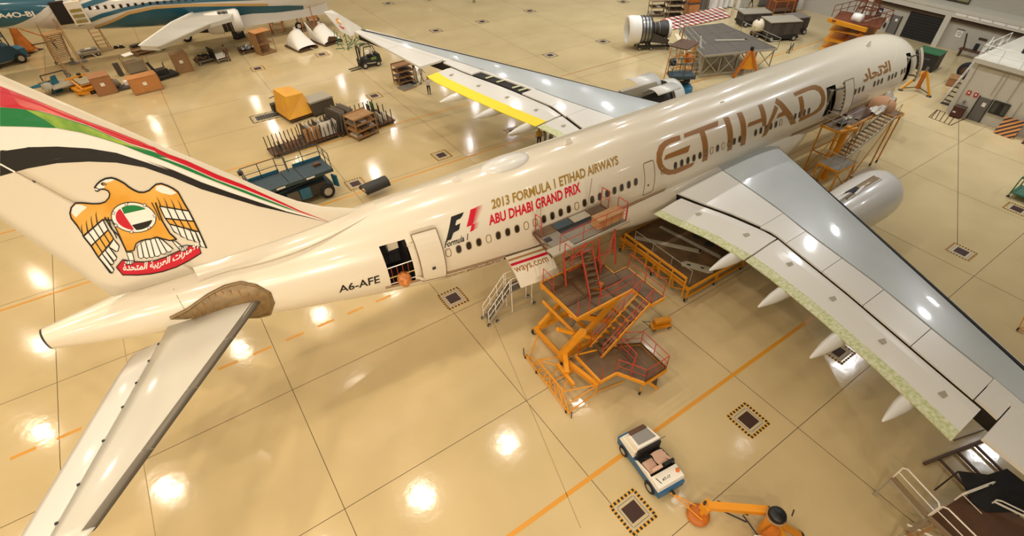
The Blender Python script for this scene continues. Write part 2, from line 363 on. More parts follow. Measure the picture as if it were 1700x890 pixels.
# tail pipe
lathe(plane, 'exhaust_pipe', [(.0, .25), (.30, .25), (.30, 0), (.40, -.02), (.41, .3)], STEEL, 20, (-14.9, 0, 6.99), (0, PI/2, 0))
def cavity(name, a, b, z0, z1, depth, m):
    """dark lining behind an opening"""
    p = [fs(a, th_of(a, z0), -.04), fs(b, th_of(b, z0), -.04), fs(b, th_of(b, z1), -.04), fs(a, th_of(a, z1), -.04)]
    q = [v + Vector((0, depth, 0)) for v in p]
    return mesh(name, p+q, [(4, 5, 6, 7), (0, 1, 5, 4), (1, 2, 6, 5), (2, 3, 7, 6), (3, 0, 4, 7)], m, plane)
def rim(d, a, b, t0, t1, off, dx, turn, m, r=.05):
    q = lambda x, t_: fs(x, t_, off)+Vector((dx, -math.tan(turn)*(x-a), 0))
    for x in (a, b):
        for i in range(6): rod(d, 'door_rim', q(x, t0+(t1-t0)*i/6), q(x, t0+(t1-t0)*(i+1)/6), r, m)
    for t_ in (t0, t1): rod(d, 'door_rim', q(a, t_), q(b, t_), r, m)
def patch(par, name, a, b, t0, t1, off, m, th=.06, nx=6, nt=8, dx=0.0, turn=0.0):
    """a piece of skin with thickness, moved outwards by off and forwards by dx"""
    P = []
    for lay in (off, off+th):
        for i in range(nx+1):
            for j in range(nt+1):
                x = a+(b-a)*i/nx; v = fs(x, t0+(t1-t0)*j/nt, lay)
                v = v + Vector((dx, -math.tan(turn)*(x-a), 0)); P.append(v)
    N = (nx+1)*(nt+1); g = lambda l, i, j: l*N+i*(nt+1)+j; F = []
    for i in range(nx):
        for j in range(nt): F += [(g(1,i,j), g(1,i+1,j), g(1,i+1,j+1), g(1,i,j+1)), (g(0,i,j), g(0,i,j+1), g(0,i+1,j+1), g(0,i+1,j))]
    for i in range(nx): F += [(g(0,i,0), g(0,i+1,0), g(1,i+1,0), g(1,i,0)), (g(1,i,nt), g(1,i+1,nt), g(0,i+1,nt), g(0,i,nt))]
    for j in range(nt): F += [(g(0,0,j+1), g(0,0,j), g(1,0,j), g(1,0,j+1)), (g(1,nx,j+1), g(1,nx,j), g(0,nx,j), g(0,nx,j+1))]
    return mesh(name, P, F, m, par)
def decal(par, name, poly, m, off=.012, surf=None, mx=.3, tris=None):
    """flat print: a polygon in skin coordinates, laid on the surface"""
    surf = surf or (lambda x, h, o: fs(x, h, o))
    bm = bmesh.new()
    if tris: 
        V = [bm.verts.new((x, h, 0)) for x, h in poly]
        for t in tris:
            try: bm.faces.new([V[i] for i in t])
            except ValueError: pass
    else:
        V = [bm.verts.new((x, h, 0)) for x, h in poly]
        for t in tessellate_polygon([[Vector((x, h*2.7, 0)) for x, h in poly]]):
            try: bm.faces.new([V[i] for i in t])
            except ValueError: pass
    for _ in range(5):
        E = [e for e in bm.edges if (Vector((e.verts[0].co.x, e.verts[0].co.y*(2.7 if surf.__code__.co_argcount and mx < .5 else 1)))-Vector((e.verts[1].co.x, e.verts[1].co.y*(2.7 if mx < .5 else 1)))).length > mx]
        if not E: break
        bmesh.ops.subdivide_edges(bm, edges=E, cuts=1); bmesh.ops.triangulate(bm, faces=bm.faces[:])
    for v in bm.verts: v.co = surf(v.co.x, v.co.y, off)
    c = Vector((0, 0, 0)); bm.normal_update()
    if sum(f.normal.y*f.calc_area() for f in bm.faces) > 0: bmesh.ops.reverse_faces(bm, faces=bm.faces[:])
    me = bpy.data.meshes.new(name); bm.to_mesh(me); bm.free(); me.materials.append(m)
    return link(name, me, par)
def text_tris(body, bold=0.0, shear=0.0):
    c = bpy.data.curves.new('lettering', 'FONT'); c.body = body; c.offset = bold; c.shear = shear; c.resolution_u = 3
    o = bpy.data.objects.new('lettering', c); C.objects.link(o); dg = bpy.context.evaluated_depsgraph_get(); dg.update()
    me = bpy.data.meshes.new_from_object(o.evaluated_get(dg)); bpy.data.objects.remove(o); bpy.data.curves.remove(c)
    P = [(v.co.x, v.co.y) for v in me.vertices]; T = [tuple(p.vertices) for p in me.polygons]; bpy.data.meshes.remove(me)
    x0 = min(p[0] for p in P); x1 = max(p[0] for p in P); y0 = min(p[1] for p in P); y1 = max(p[1] for p in P)
    return [((x-x0)/(x1-x0), (y-y0)/(y1-y0)) for x, y in P], T
def text_decal(par, name, body, A, B, D, m, off=.012, surf=None, mx=.3, bold=.012, shear=0.0):
    """lettering in the parallelogram A (lower left), B (lower right), D (upper left), in skin coordinates"""
    P, T = text_tris(body, bold, shear)
    Q = [(A[0]+(B[0]-A[0])*u+(D[0]-A[0])*v, A[1]+(B[1]-A[1])*u+(D[1]-A[1])*v) for u, v in P]
    return decal(par, name, Q, m, off, surf, mx, T)
def flat_text(par, name, body, M, w, h, m, bold=.01, d=.0):
    """lettering on a flat sign: M places the sign's lower left corner"""
    P, T = text_tris(body, bold); o = mesh(name, [(u*w, v*h, d) for u, v in P], T, m, par); o.matrix_basis = M; return o
SEAM = mat('skin_seam', '#7a6240', .6)
# ---- windows
PANE = mat('window_pane', '#2b211a', .12, coat=.5); FRAME = mat('window_frame', '#7d6a4c', .4); PLUG = mat('window_plug', '#e3d3b4', .4)
def oval(w, h, n=16, e=2.6):
    r = []
    for i in range(n):
        a = 2*PI*i/n; c, s = math.cos(a), math.sin(a)
        r.append((w/2*math.copysign(abs(c)**(2/e), c), h/2*math.copysign(abs(s)**(2/e), s)))
    return r
def ring(name, w, h, t, d):
    O = oval(w, h); I = oval(w-2*t, h-2*t); n = len(O); vs = [(x, y, 0) for x, y in O]+[(x, y, d) for x, y in O]+[(x, y, d) for x, y in I]+[(x, y, 0) for x, y in I]; F = []
    for k in range(3):
        for i in range(n): j = (i+1) % n; F.append((k*n+i, k*n+j, (k+1)*n+j, (k+1)*n+i))
    me = bpy.data.meshes.new(name); me.from_pydata(vs, [], F); me.materials.append(FRAME); return me
ring_me = ring('window', .30, .45, .035, .02)
pane_me = {}
for k, m_ in (('pane', PANE), ('plug', PLUG)):
    O = oval(.25, .40); me = bpy.data.meshes.new(k); me.from_pydata([(x, y, .008) for x, y in O], [], [tuple(range(16))]); me.materials.append(m_); pane_me[k] = me
def window(X, plug=False, zz=5.654):
    th = th_of(X, zz); p = fs(X, th); e = fs(X+.1, th_of(X+.1, zz)) - fs(X-.1, th_of(X-.1, zz)); e.normalize()
    u = (fs(X, th+.02)-fs(X, th-.02)).normalized(); n = e.cross(u).normalized(); u = n.cross(e)
    o = link('window', ring_me, plane, Matrix.Translation(p) @ Matrix((e, u, n)).transposed().to_4x4())
    link('plug' if plug else 'pane', pane_me['plug' if plug else 'pane'], o); return o
PLUGS = {0, 4, 8, 9, 14, 26, 34, 36, 47, 49}
IDX = list(range(0, 23)) + [26] + list(range(28, 40)) + list(range(42, 48)) + list(range(49, 54)) + [64, 65, 66, 69, 70, 71, 73, 74, 75, 77, 78]
for i in IDX: window(i*.5334, i in PLUGS)
# ---- doors
t = th_of(-2.3, 4.66), th_of(-2.3, 6.88)
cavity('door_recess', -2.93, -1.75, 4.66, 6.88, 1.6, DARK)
d = patch(plane, 'rear_door', -2.93, -1.75, t[0], t[1], .34, CREAM, .1, 4, 10, 1.42, 0.0); d['label'] = 'cream rear door swung forward'; rim(d, -2.93, -1.75, t[0], t[1], .44, 1.42, 0.0, SEAM)
h_ = box(d, 'door_handle', fs(-.95, th_of(-2.3, 5.5), .47) + Vector((.0, .1, 0)), (.16, .04, .12), DSTEEL)
for zz in (4.9, 6.6): bar(d, 'hinge_arm', fs(-1.75, th_of(-1.75, zz), .02), fs(-1.5, th_of(-1.5, zz), .34), .09, CREAM)
for zz, m_ in ((5.85, LWHITE), (4.78, LWHITE)): rod(plane, 'barrier_bar', fs(-2.93, th_of(-2.93, zz), -.06), fs(-1.75, th_of(-1.75, zz), -.06), .05, m_)
rod(plane, 'barrier_bar', fs(-2.93, th_of(-2.93, 5.3), -.02), fs(-1.75, th_of(-1.75, 5.3), -.02), .06, stripes('barrier_stripes', '#1d1a14', '#e0c46a', 3.0, 0))
for i in range(4): rod(plane, 'barrier_strap', fs(-2.75+i*.26, th_of(-2.7, 4.8), -.06), fs(-2.75+i*.26, th_of(-2.7, 5.85), -.06), .03, RRED)
hexa(plane, 'galley_panel', [(-2.4, -1.0, 5.95), (-1.9, -1.0, 5.95), (-1.9, -.6, 5.95), (-2.4, -.6, 5.95), (-2.4, -1.0, 6.7), (-1.9, -1.0, 6.7), (-1.9, -.6, 6.7), (-2.4, -.6, 6.7)], PLUG)
lathe(plane, 'work_lamp', [(.0, -.36), (.2, -.32), (.33, -.12), (.34, .1), (.24, .32), (.0, .42)], mat('lamp_bag_orange', '#a8602c', .6, hex2='#d98d4a', nscale=6), 14, fs(-2.3, th_of(-2.3, 5.0), .05))
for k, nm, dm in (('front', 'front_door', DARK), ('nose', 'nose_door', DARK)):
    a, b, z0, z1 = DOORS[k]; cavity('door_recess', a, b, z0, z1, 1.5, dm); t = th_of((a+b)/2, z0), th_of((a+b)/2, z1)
    d = patch(plane, nm, a, b, t[0], t[1], .45, CREAM, .12, 4, 10, (1.3 if k == 'front' else .95), .0 if k == 'front' else -.1)
    d['label'] = 'open %s door seen edge on' % ('second' if k == 'front' else 'foremost')
    rim(d, a, b, t[0], t[1], .57, (1.3 if k == 'front' else .95), .0 if k == 'front' else -.1, SEAM)
    for i in range(9):
        f = (i+.5)/9; th = t[0]+(t[1]-t[0])*f; box(d, 'door_latch', fs(a, th, .5)+Vector(((1.26 if k == 'front' else .81), 0, 0)), (.06, .05, .1), DSTEEL)
    for zz in (5.0, 6.3): bar(d, 'hinge_arm', fs(b, th_of(b, zz), -.05), fs(b, th_of(b, zz), .47)+Vector((.15, 0, 0)), .1, STEEL)
    p = fs((a+b)/2, th_of((a+b)/2, 5.2), -.5); box(plane, 'folded_seat', p, (.42, .3, .62), PLUG, 0, .3); box(plane, 'seat_base', p+Vector((0, 0, -.4)), (.45, .4, .28), CAVITY)
    box(plane, 'galley_unit', fs(b-.28, th_of(b, 5.7), -.55), (.4, .5, 1.5), GREYP); rod(plane, 'grab_rail', fs(b-.1, th_of(b, 4.8), -.12), fs(b-.1, th_of(b, 6.5), -.12), .05, STEEL)
# closed emergency exit: a raised seam
def seam(name, pts, w, m, off=.006, surf=None):
    """a thin line laid on the skin"""
    P = []; n = len(pts)
    for i, (x, h) in enumerate(pts):
        a = pts[max(0, i-1)]; b = pts[min(n-1, i+1)]; k = 2.5 if surf is None else 1.0
        tx, ty = b[0]-a[0], (b[1]-a[1])*k; L = math.hypot(tx, ty) or 1; nx, ny = -ty/L*w/2, tx/L*w/2/k
        P += [(x+nx, h+ny), (x-nx, h-ny)]
    S = surf or fs; F = [(2*i, 2*i+1, 2*i+3, 2*i+2) for i in range(n-1)]
    return mesh(name, [S(x, h, off) for x, h in P], F, m, plane)
def rounded(a, b, c, d, r=.12, k=2.6):
    P = []
    for cx, cy, s in ((b-r, d-r/k, 0), (a+r, d-r/k, 1), (a+r, c+r/k, 2), (b-r, c+r/k, 3)):
        for i in range(5): g = (s+i/4)*PI/2; P.append((cx+r*math.cos(g), cy+r/k*math.sin(g)))
    # straight sides need points along the curve of the skin
    Q = []
    for i, p in enumerate(P+[P[0]]):
        if Q and math.hypot(p[0]-Q[-1][0], (p[1]-Q[-1][1])*k) > .4:
            a_ = Q[-1]; Q += [(a_[0]+(p[0]-a_[0])*f/5, a_[1]+(p[1]-a_[1])*f/5) for f in range(1, 5)]
        Q.append(p)
    return Q
seam('exit_outline', rounded(12.45, 13.25, -.16, .545), .05, SEAM)
decal(plane, 'exit_handle', [(12.75+.06*math.cos(a), .06+.03*math.sin(a)) for a in [i*PI/4 for i in range(8)]], DSTEEL)
for X in (-5.6, -8.9): pass
seam('skin_joint', [(-10.6, th_of(-10.6, z)) for z in (7.6, 7.4, 7.2, 7.0, 6.8)], .02, SEAM)
# rear cargo door, open: hinged above, hanging outwards with its stripes and web address
cav = [fs(CARGO[0], CARGO[2], -.03), fs(CARGO[1], CARGO[2], -.03), fs(CARGO[1], CARGO[3], -.03), fs(CARGO[0], CARGO[3], -.03)]
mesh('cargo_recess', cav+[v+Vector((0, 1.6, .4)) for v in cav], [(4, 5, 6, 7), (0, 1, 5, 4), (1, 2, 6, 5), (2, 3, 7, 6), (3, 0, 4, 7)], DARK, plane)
K0, K1 = fs(CARGO[0], CARGO[3], .05), fs(CARGO[1], CARGO[3], .05)
CU = Vector((0, -.87, -.5)).normalized()
def cargo(u, v, o=0.0):
    """u along the hinge 0..1, v down the door in metres"""
    p = K0.lerp(K1, u); bul = .12*math.sin(PI*v/1.85)
    return p + Vector((0, -.80*v, -.60*v)) + Vector((0, -.6, .8))*(bul+o)
nv, nu = 8, 4; P = []
for lay in (0, -.12):
    for i in range(nu+1):
        for j in range(nv+1): P.append(cargo(i/nu, 1.85*j/nv, lay))
N = (nu+1)*(nv+1); g = lambda l, i, j: l*N+i*(nv+1)+j; F = []
for i in range(nu):
    for j in range(nv): F += [(g(0,i,j), g(0,i,j+1), g(0,i+1,j+1), g(0,i+1,j)), (g(1,i,j), g(1,i+1,j), g(1,i+1,j+1), g(1,i,j+1))]
for i in range(nu): F += [(g(0,i,0), g(0,i+1,0), g(1,i+1,0), g(1,i,0)), (g(0,i,nv), g(1,i,nv), g(1,i+1,nv), g(0,i+1,nv))]
for j in range(nv): F += [(g(0,0,j), g(1,0,j), g(1,0,j+1), g(0,0,j+1)), (g(0,nu,j), g(0,nu,j+1), g(1,nu,j+1), g(1,nu,j))]
cg = mesh('cargo_door', P, F, CREAM, plane, False); cg['label'] = 'open cargo door with a red stripe and the end of the web address'
cs = lambda u, v, o: cargo(u, v, o)
for v0, v1, m_ in ((.0, .06, SEAM), (.22, .33, TAN), (.48, .62, RED)): decal(cg, 'stripe', [(0, v0), (1, v0), (1, v1), (0, v1)], m_, .012, cs, .3)
text_decal(cg, 'lettering', 'ways.com', (.02, 1.14), (.88, 1.14), (.02, .74), BRONZE, .012, cs, .3)
# ---- livery on the fuselage
def px(pts): return [hit(u, v) for u, v in pts]
def hit(u, v):
    """skin coordinates of a pixel of the photograph"""
    d = RM @ Vector(((u-PCX)/FPX, -(v-PCY)/FPX, -1))
    def f(t):
        q = CAM+d*t
        if q.x < -14.8 or q.x > 48.3: return 9
        ry, zt, zb = sec(q.x); return (q.y/ry)**2+((q.z-(zt+zb)/2)/((zt-zb)/2))**2-1
    t = 8.0; best = (9e9, t)
    while t < 90:
        v_ = f(t)
        if v_ < best[0]: best = (v_, t)
        if v_ < 0: break
        t += .25
    if v_ >= 0: t = best[1]
    else:
        lo, hi = t-.25, t
        for _ in range(22):
            mm = (lo+hi)/2
            if f(mm) < 0: hi = mm
            else: lo = mm
        t = hi
    q = CAM+d*t; ry, zt, zb = sec(q.x)
    return (q.x, math.atan2((q.z-(zt+zb)/2)/((zt-zb)/2), -q.y/ry))
def c3_(pts): return px([(1060+x/8.09, 200+y/8.09) for x, y in pts])
def c4_(pts): return px([(1240+x/7.415, 130+y/7.415) for x, y in pts])
def c34(pts): return px([(1060+x/3.4, 60+y/3.4) for x, y in pts])
LET = [
 c3_([(555,197),(440,230),(345,275),(275,340),(240,440),(240,560),(265,640),(320,710),(400,733),(490,720),(610,670),(720,615),(755,560),(610,605),(480,655),(420,662),(365,640),(325,590),(310,500),(330,420),(370,350),(430,310),(565,262)]),
 c3_([(340,535),(360,470),(400,450),(695,330),(665,425)]),
 c3_([(607,180),(1068,0),(1068,75),(885,140),(918,240),(935,380),(930,480),(922,530),(850,560),(862,420),(850,290),(815,165),(612,235)]),
 c34([(477,462),(507,455),(527,510),(533,580),(525,640),(500,650),(503,590),(498,530)]),
 c34([(553,435),(582,427),(603,480),(608,540),(600,612),(573,622),(578,560),(575,500)]),
 c4_([(0,605),(20,550),(178,490),(165,420),(132,332),(186,316),(222,400),(240,500),(235,585),(190,595),(186,535)]),
 c4_([(340,330),(385,365),(310,530),(240,695),(175,730),(205,670),(240,590),(290,480)]),
 c4_([(360,240),(430,290),(500,370),(560,450),(605,550),(540,578),(500,490),(470,455),(362,495),(385,440),(440,410),(400,350),(345,305)]),
 c4_([(570,180),(700,120),(800,85),(850,82),(910,105),(950,160),(968,250),(950,330),(910,390),(840,440),(720,500),(635,540),(650,480),(700,460),(800,425),(870,370),(910,300),(915,220),(880,160),(830,138),(760,150),(590,222)]),
 c4_([(630,235),(680,215),(700,300),(705,400),(692,450),(650,480),(655,420),(648,320)])]
for q in LET: decal(plane, 'letter', q, BRONZE, .012)
AR = "\uFEA9\uFE8E\uFEA4\uFE97\uFEFB\uFE8D"
a, b, c = px([(1433, 137), (1479, 118), (1430, 118)])
text_decal(plane, 'arabic_lettering', AR, a, b, c, BRONZE, .012, None, .3, .035)
a, b, c = px([(817, 348), (1027, 273), (815, 332)]); text_decal(plane, 'lettering', '2013 FORMULA 1 ETIHAD AIRWAYS', a, b, c, GOLD, .012, None, .3, .03)
a, b, c = px([(812, 375), (964, 319), (810, 358)]); text_decal(plane, 'lettering', 'ABU DHABI GRAND PRIX', a, b, c, RED, .012, None, .3, .034)
a, b, c = px([(738, 412), (778, 398), (737, 402)]); text_decal(plane, 'lettering', 'Formula 1', a, b, c, BLACK, .012, None, .3, .025, .25)
a, b, c = px([(563, 486), (631, 469), (561, 475)]); text_decal(plane, 'registration', 'A6-AFE', a, b, c, BLACK, .012, None, .3, .02)
text_decal(plane, 'web_address', 'www.etihadairw', (-.2, -.66), (2.95, -.60), (-.2, -.49), BRONZE, .012, None, .3, .01)
f5 = lambda pts: px([(720+x/5.935, 330+y/5.935) for x, y in pts])
decal(plane, 'race_mark', f5([(118,420),(172,178),(298,132),(280,170),(262,195),(225,212),(212,258),(222,262),(262,240),(250,305),(195,335),(188,350),(172,400)]), BLACK)
decal(plane, 'race_mark', f5([(362,108),(420,86),(398,190),(385,250),(402,246),(392,312),(355,328),(372,262),(322,280)]), RED)
for i in range(13):
    f = i/12; y0 = 84+f*150; x0 = 415-f*34; L = 78-28*abs(f-.15); y1 = y0-L*.34
    decal(plane, 'speed_line', f5([(x0, y0), (x0+L, y1), (x0, y0+9)]), RED)
for i in range(6):
    f = i/5; y0 = 246+f*52; x0 = 395-f*6; L = 60-10*f; decal(plane, 'speed_line', f5([(x0, y0), (x0+L, y0-L*.34), (x0, y0+8)]), RED)
def stripe(x0, x1, h0, h1, w, m):
    n = max(2, int((x1-x0)/.6)); seam('stripe', [(x0+(x1-x0)*i/n, h0+(h1-h0)*i/n) for i in range(n+1)], w, m, .011)
for a, b, h0, h1 in ((-3.2, 3.02, -.40, -.37), (5.5, 14.5, -.27, -.25), (27.2, 41.5, -.27, -.27)):
    stripe(a, b, h0, h1, .1, TAN); stripe(a, b, h0-.06, h1-.06, .07, BROWN)
    if a > 20: stripe(a+9, b, h0-.13, h1-.13, .1, BROWN)
# skin details: radome dome and blade aerials
def dome(X, L, W, Hh, th0, label):
    n, k = 20, 8; P = []; F = []
    for j in range(k+1):
        r = math.cos(PI/2*j/k); z = math.sin(PI/2*j/k)
        for i in range(n):
            a = 2*PI*i/n; c, s = math.cos(a), math.sin(a); c = c*(1.0 if c < 0 else 1.0)
            P.append(fs(X+L/2*r*c*(1-.25*c), th0+W/2*r*s/2.82*(1-.25*c), -.02+Hh*z))
    for j in range(k):
        for i in range(n): F.append((j*n+i, j*n+(i+1) % n, (j+1)*n+(i+1) % n, (j+1)*n+i))
    o = mesh('antenna_dome', P, F, WHITE, plane, True); o['label'] = label
dome(5.15, 2.9, 1.5, .3, 1.6, 'white teardrop dome on the fuselage roof')
for X, th, hh in ((2.0, 1.53, .3), (8.85, 1.52, .42), (37.9, 1.35, .42), (20.5, 1.2, .1)):
    b0 = fs(X, th, -.05); n = (fs(X, th, 1)-fs(X, th, 0)); 
    hexa(plane, 'blade_aerial', [b0+Vector((-.3, -.04, 0)), b0+Vector((.25, -.04, 0)), b0+Vector((.25, .04, 0)), b0+Vector((-.3, .04, 0)), b0+n*hh+Vector((-.28, -.02, 0)), b0+n*hh+Vector((-.05, -.02, 0)), b0+n*hh+Vector((-.05, .02, 0)), b0+n*hh+Vector((-.28, .02, 0))], LWHITE)
seam('cockpit_seal', [(41.3-2.2*math.cos(.5+i*.26), 1.57+.95*math.sin(-1.57+i*.26)) for i in range(13)], .1, PLUG)
# belly fairing
P = []; NB = 26; MB_ = 28
for i in range(NB+1):
    f = i/NB; X = 8.2+22.2*f; e = math.sin(PI*min(1, f/.32)/2) if f < .32 else (math.sin(PI*min(1, (1-f)/.2)/2) if f > .8 else 1)
    e = max(.02, e); hw = 2.2+.95*e; zc = 3.15; rz = .9+.85*e
    for j in range(MB_):
        a = 2*PI*j/MB_; c, s = math.cos(a), math.sin(a); P.append((X, hw*math.copysign(abs(c)**.75, c), zc+rz*math.copysign(abs(s)**.8, s)*(1 if s < 0 else .82)))
F = [(i*MB_+j, i*MB_+(j+1) % MB_, (i+1)*MB_+(j+1) % MB_, (i+1)*MB_+j) for i in range(NB) for j in range(MB_)]
mesh('belly_fairing', P, F, CREAM, plane, True)
# ---- wings
def lerp_list(L, y):
    if y <= L[0][0]: a, b = L[0], L[1]
    elif y >= L[-1][0]: a, b = L[-2], L[-1]
    else:
        for a, b in zip(L, L[1:]):
            if a[0] <= y <= b[0]: break
    return a[1]+(b[1]-a[1])*(y-a[0])/(b[0]-a[0])
W = {-1: dict(le=[(2.3, 26.4), (31, 10.35)], sp=[(2.3, 19.5), (3.2, 19.3), (8, 18.15), (10.6, 17.24), (15.1, 15.9), (18.6, 14.55), (21.8, 13.4), (31, 9.6)], gap=[(2.3, 15.1), (4, 15.25), (6.7, 15.8), (9.4, 16.04), (14.35, 14.54), (18.6, 13.06), (20.8, 12.28), (31, 9.1)], te=[(2.3, 12.7), (4.8, 12.9), (7.3, 13.25), (10.3, 13.19), (14.1, 12.33), (18.4, 11.04), (21, 10.07), (21.5, 10.85), (31, 8.55)], tip=31),
     1: dict(le=[(2.3, 26.4), (31.2, 9.0)], sp=[(2.3, 19.4), (6.9, 18.3), (11.2, 16.5), (14, 15.55), (20.1, 13.15), (31.2, 8.35)], gap=[(2.3, 15.4), (6.85, 15.5), (10.3, 15.5), (11.9, 15.0), (14.6, 14.2), (18.9, 12.5), (21.8, 11.7), (31.2, 8.1)], te=[(2.3, 13.7), (7.5, 13.5), (9, 13.04), (11.3, 12.2), (15.6, 10.8), (19.8, 9.6), (20.97, 9.94), (30.3, 8.0), (31.2, 7.8)], tip=31.2)}
def wz(sd, y, X):
    D = W[sd]; a = lerp_list(D['le'], y); b = lerp_list(D['te'], y); f = min(1, max(0, (a-X)/(a-b))); c = a-b
    return 3.7+math.tan(math.radians(4.5))*(y-2.82) + c*(.034*math.sin(PI*f**.6)) - .02*c*max(0, .06-f)/.06*1.5
def wpanel(name, sd, ys, fa, fb, top, th, m, nc=4, dz=0.0, par=None, edge=0.0, thr=None):
    """solid between two chord lines: fa (front) and fb (rear) give X for y"""
    P = []; R = len(ys)
    for lay in (0, 1):
        for y in ys:
            a, b = fa(y), fb(y)
            for k in range(nc+1):
                f = k/nc; X = a+(b-a)*f; z = wz(sd, y, X)+top+dz*f
                e = (1-math.sqrt(max(0, 1-(1-min(1, f/.25))**2)))*edge if edge else 0
                P.append(Vector((X, sd*y, z-e if lay == 0 else z-max(.02, (th+((thr if thr is not None else th)-th)*f)*(1-.6*e/(edge or 1))))))
    N = R*(nc+1); g = lambda l, i, j: l*N+i*(nc+1)+j; F = []
    for i in range(R-1):
        for j in range(nc): F += [(g(0,i,j), g(0,i,j+1), g(0,i+1,j+1), g(0,i+1,j)), (g(1,i,j), g(1,i+1,j), g(1,i+1,j+1), g(1,i,j+1))]
        F += [(g(0,i,0), g(0,i+1,0), g(1,i+1,0), g(1,i,0)), (g(0,i,nc), g(1,i,nc), g(1,i+1,nc), g(0,i+1,nc))]
    for j in range(nc): F += [(g(0,0,j), g(1,0,j), g(1,0,j+1), g(0,0,j+1)), (g(0,R-1,j), g(0,R-1,j+1), g(1,R-1,j+1), g(1,R-1,j))]
    if sd < 0: F = F
    else: F = [f[::-1] for f in F]
    me = mesh(name, P, F, m, par or plane, False)
    bm = bmesh.new(); bm.from_mesh(me.data); bmesh.ops.recalc_face_normals(bm, faces=bm.faces[:]); bm.to_mesh(me.data); bm.free()
    return me
def span(a, b, n): return [a+(b-a)*i/n for i in range(n+1)]
BLK = mat('gap_black', '#15120e', .7); SLATW = mat('slat_white', '#ddd8cc', .3, coat=.4)
for sd in (-1, 1):
    D = W[sd]; le = lambda y: lerp_list(D['le'], y); sp = lambda y: lerp_list(D['sp'], y); gp = lambda y: lerp_list(D['gap'], y); te = lambda y: lerp_list(D['te'], y)
    tip = D['tip']; Y0 = 2.35
    wg = wpanel('wing', sd, span(Y0, tip, 16), lambda y: le(y)-.7, lambda y: sp(y)+.03, 0, .85, WGREY, 10)
    wpanel('wing_core', sd, span(Y0, tip, 12), lambda y: le(y)-.5, lambda y: gp(y)+.05, -.12, .7, BLK, 4)
    # slats along the leading edge, with the dark gap behind
    cuts = [3.3, 8.8, 10.1, 13.7, 17.4, 21.1, 24.8, 28.6, tip-.2]
    for a, b in zip(cuts, cuts[1:]):
        if a == 8.8: continue
        wpanel('slat', sd, span(a+.03, b-.03, 3), lambda y: le(y)+.02, lambda y: le(y)-.5, -.0, .3, SLATW, 4, 0, None, .28)
    wpanel('slat_gap', sd, span(3.3, tip-.2, 14), lambda y: le(y)-.47, lambda y: le(y)-.66, .02, .05, BLK, 2)
    wpanel('leading_edge', sd, span(8.83, 10.07, 2), lambda y: le(y)+.02, lambda y: le(y)-.6, .0, .5, WGREY, 3)
    wpanel('wing_root_edge', sd, span(2.3, 3.27, 2), lambda y: le(y)+.3-(y-2.3)*.2, lambda y: le(y)-.6, .06, .6, CREAM, 4, 0, None, .4)
    # spoilers
    scuts = [3.1, 8.6, 10.4, 12.9, 15.4, 17.9, 20.6] if sd < 0 else [3.1, 8.6, 10.4, 13.2, 15.0, 18.0, 21.2]
    for i, (a, b) in enumerate(zip(scuts, scuts[1:])):
        if sd > 0 and i in (3, 4):
            wpanel('spoiler_well', sd, span(a, b, 3), lambda y: sp(y)-.3, lambda y: gp(y), -.1, .05, DARK, 2)
            wpanel('well_beam', sd, span(a, b, 2), lambda y: sp(y), lambda y: sp(y)-.32, 0, .1, WHITE, 2)
            for f in (.25, .6): y = a+(b-a)*f; bar(plane, 'well_rib', (sp(y)-.2, sd*y, wz(sd, y, sp(y))-.04), (gp(y)+.1, sd*(y+.1), wz(sd, y, gp(y))-.04), .2, PRIMER, .04)
            continue
        wpanel('spoiler', sd, span(a+.015, b-.015, 3), lambda y: sp(y)-.07, (lambda y: gp(y)+.02) if a < 8 else (lambda y: gp(y)-.07), .0, .1, WHITE, 3)
    wpanel('inner_trailing_panel', sd, span(2.3, 3.08, 2), sp, gp, .0, .2, WHITE, 2)
    # flaps, rear edge masked
    if sd < 0: fl_ = [(3.6, 9.75, .55, PRIMER), (9.85, 20.95, .55, PRIMER)]
    else: fl_ = [(3.6, 8.95, .6, PRIMER), (9.1, 20.2, 1.0, YTAPE)]
    for a, b, tw, tm in fl_:
        sk = (lambda y: .0)
        f = wpanel('flap', sd, span(a, b, 7), lambda y: gp(y)-.14, lambda y: te(y)+.02, -.07, .3, WHITE, 5, -.18, None, .06, .04)
        wpanel('edge_masking', sd, span(a, b, 9), lambda y: te(y)+tw, te, -.07-.18+.03+.18*tw/2.8, .05, tm, 2, -.18*tw/2.8, f)
        n = 2 if a < 5 else 4
        for i in range(n):
            y = a+(b-a)*(i+.6)/n; X = gp(y)+(te(y)-gp(y))*.38; box(f, 'access_patch', (X, sd*y, wz(sd, y, X)-.118), (.34, .24, .02), GREYP, sd*.3)
    # ailerons and wing tip
    ac = [21.5, 26, tip-1.2] if sd < 0 else [21.6, 26.2, tip-1.0]
    for a, b in zip(ac, ac[1:]): wpanel('aileron', sd, span(a+.02, b-.02, 3), lambda y: sp(y)-.55, lambda y: te(y), .0, .16, WHITE, 3)
    wpanel('rear_wing_panel', sd, span(scuts[-1], tip, 4), lambda y: sp(y)-.02, lambda y: sp(y)-.52, 0, .14, WHITE, 2)
    if sd < 0: wpanel('hinge_shroud', sd, span(20.62, 21.48, 2), lambda y: sp(y)-.5, lambda y: gp(y), 0, .14, WHITE, 2)
    wpanel('wing_tip', sd, span(ac[-1], tip, 2), lambda y: sp(y)-.5, te, 0, .12, WHITE, 2)
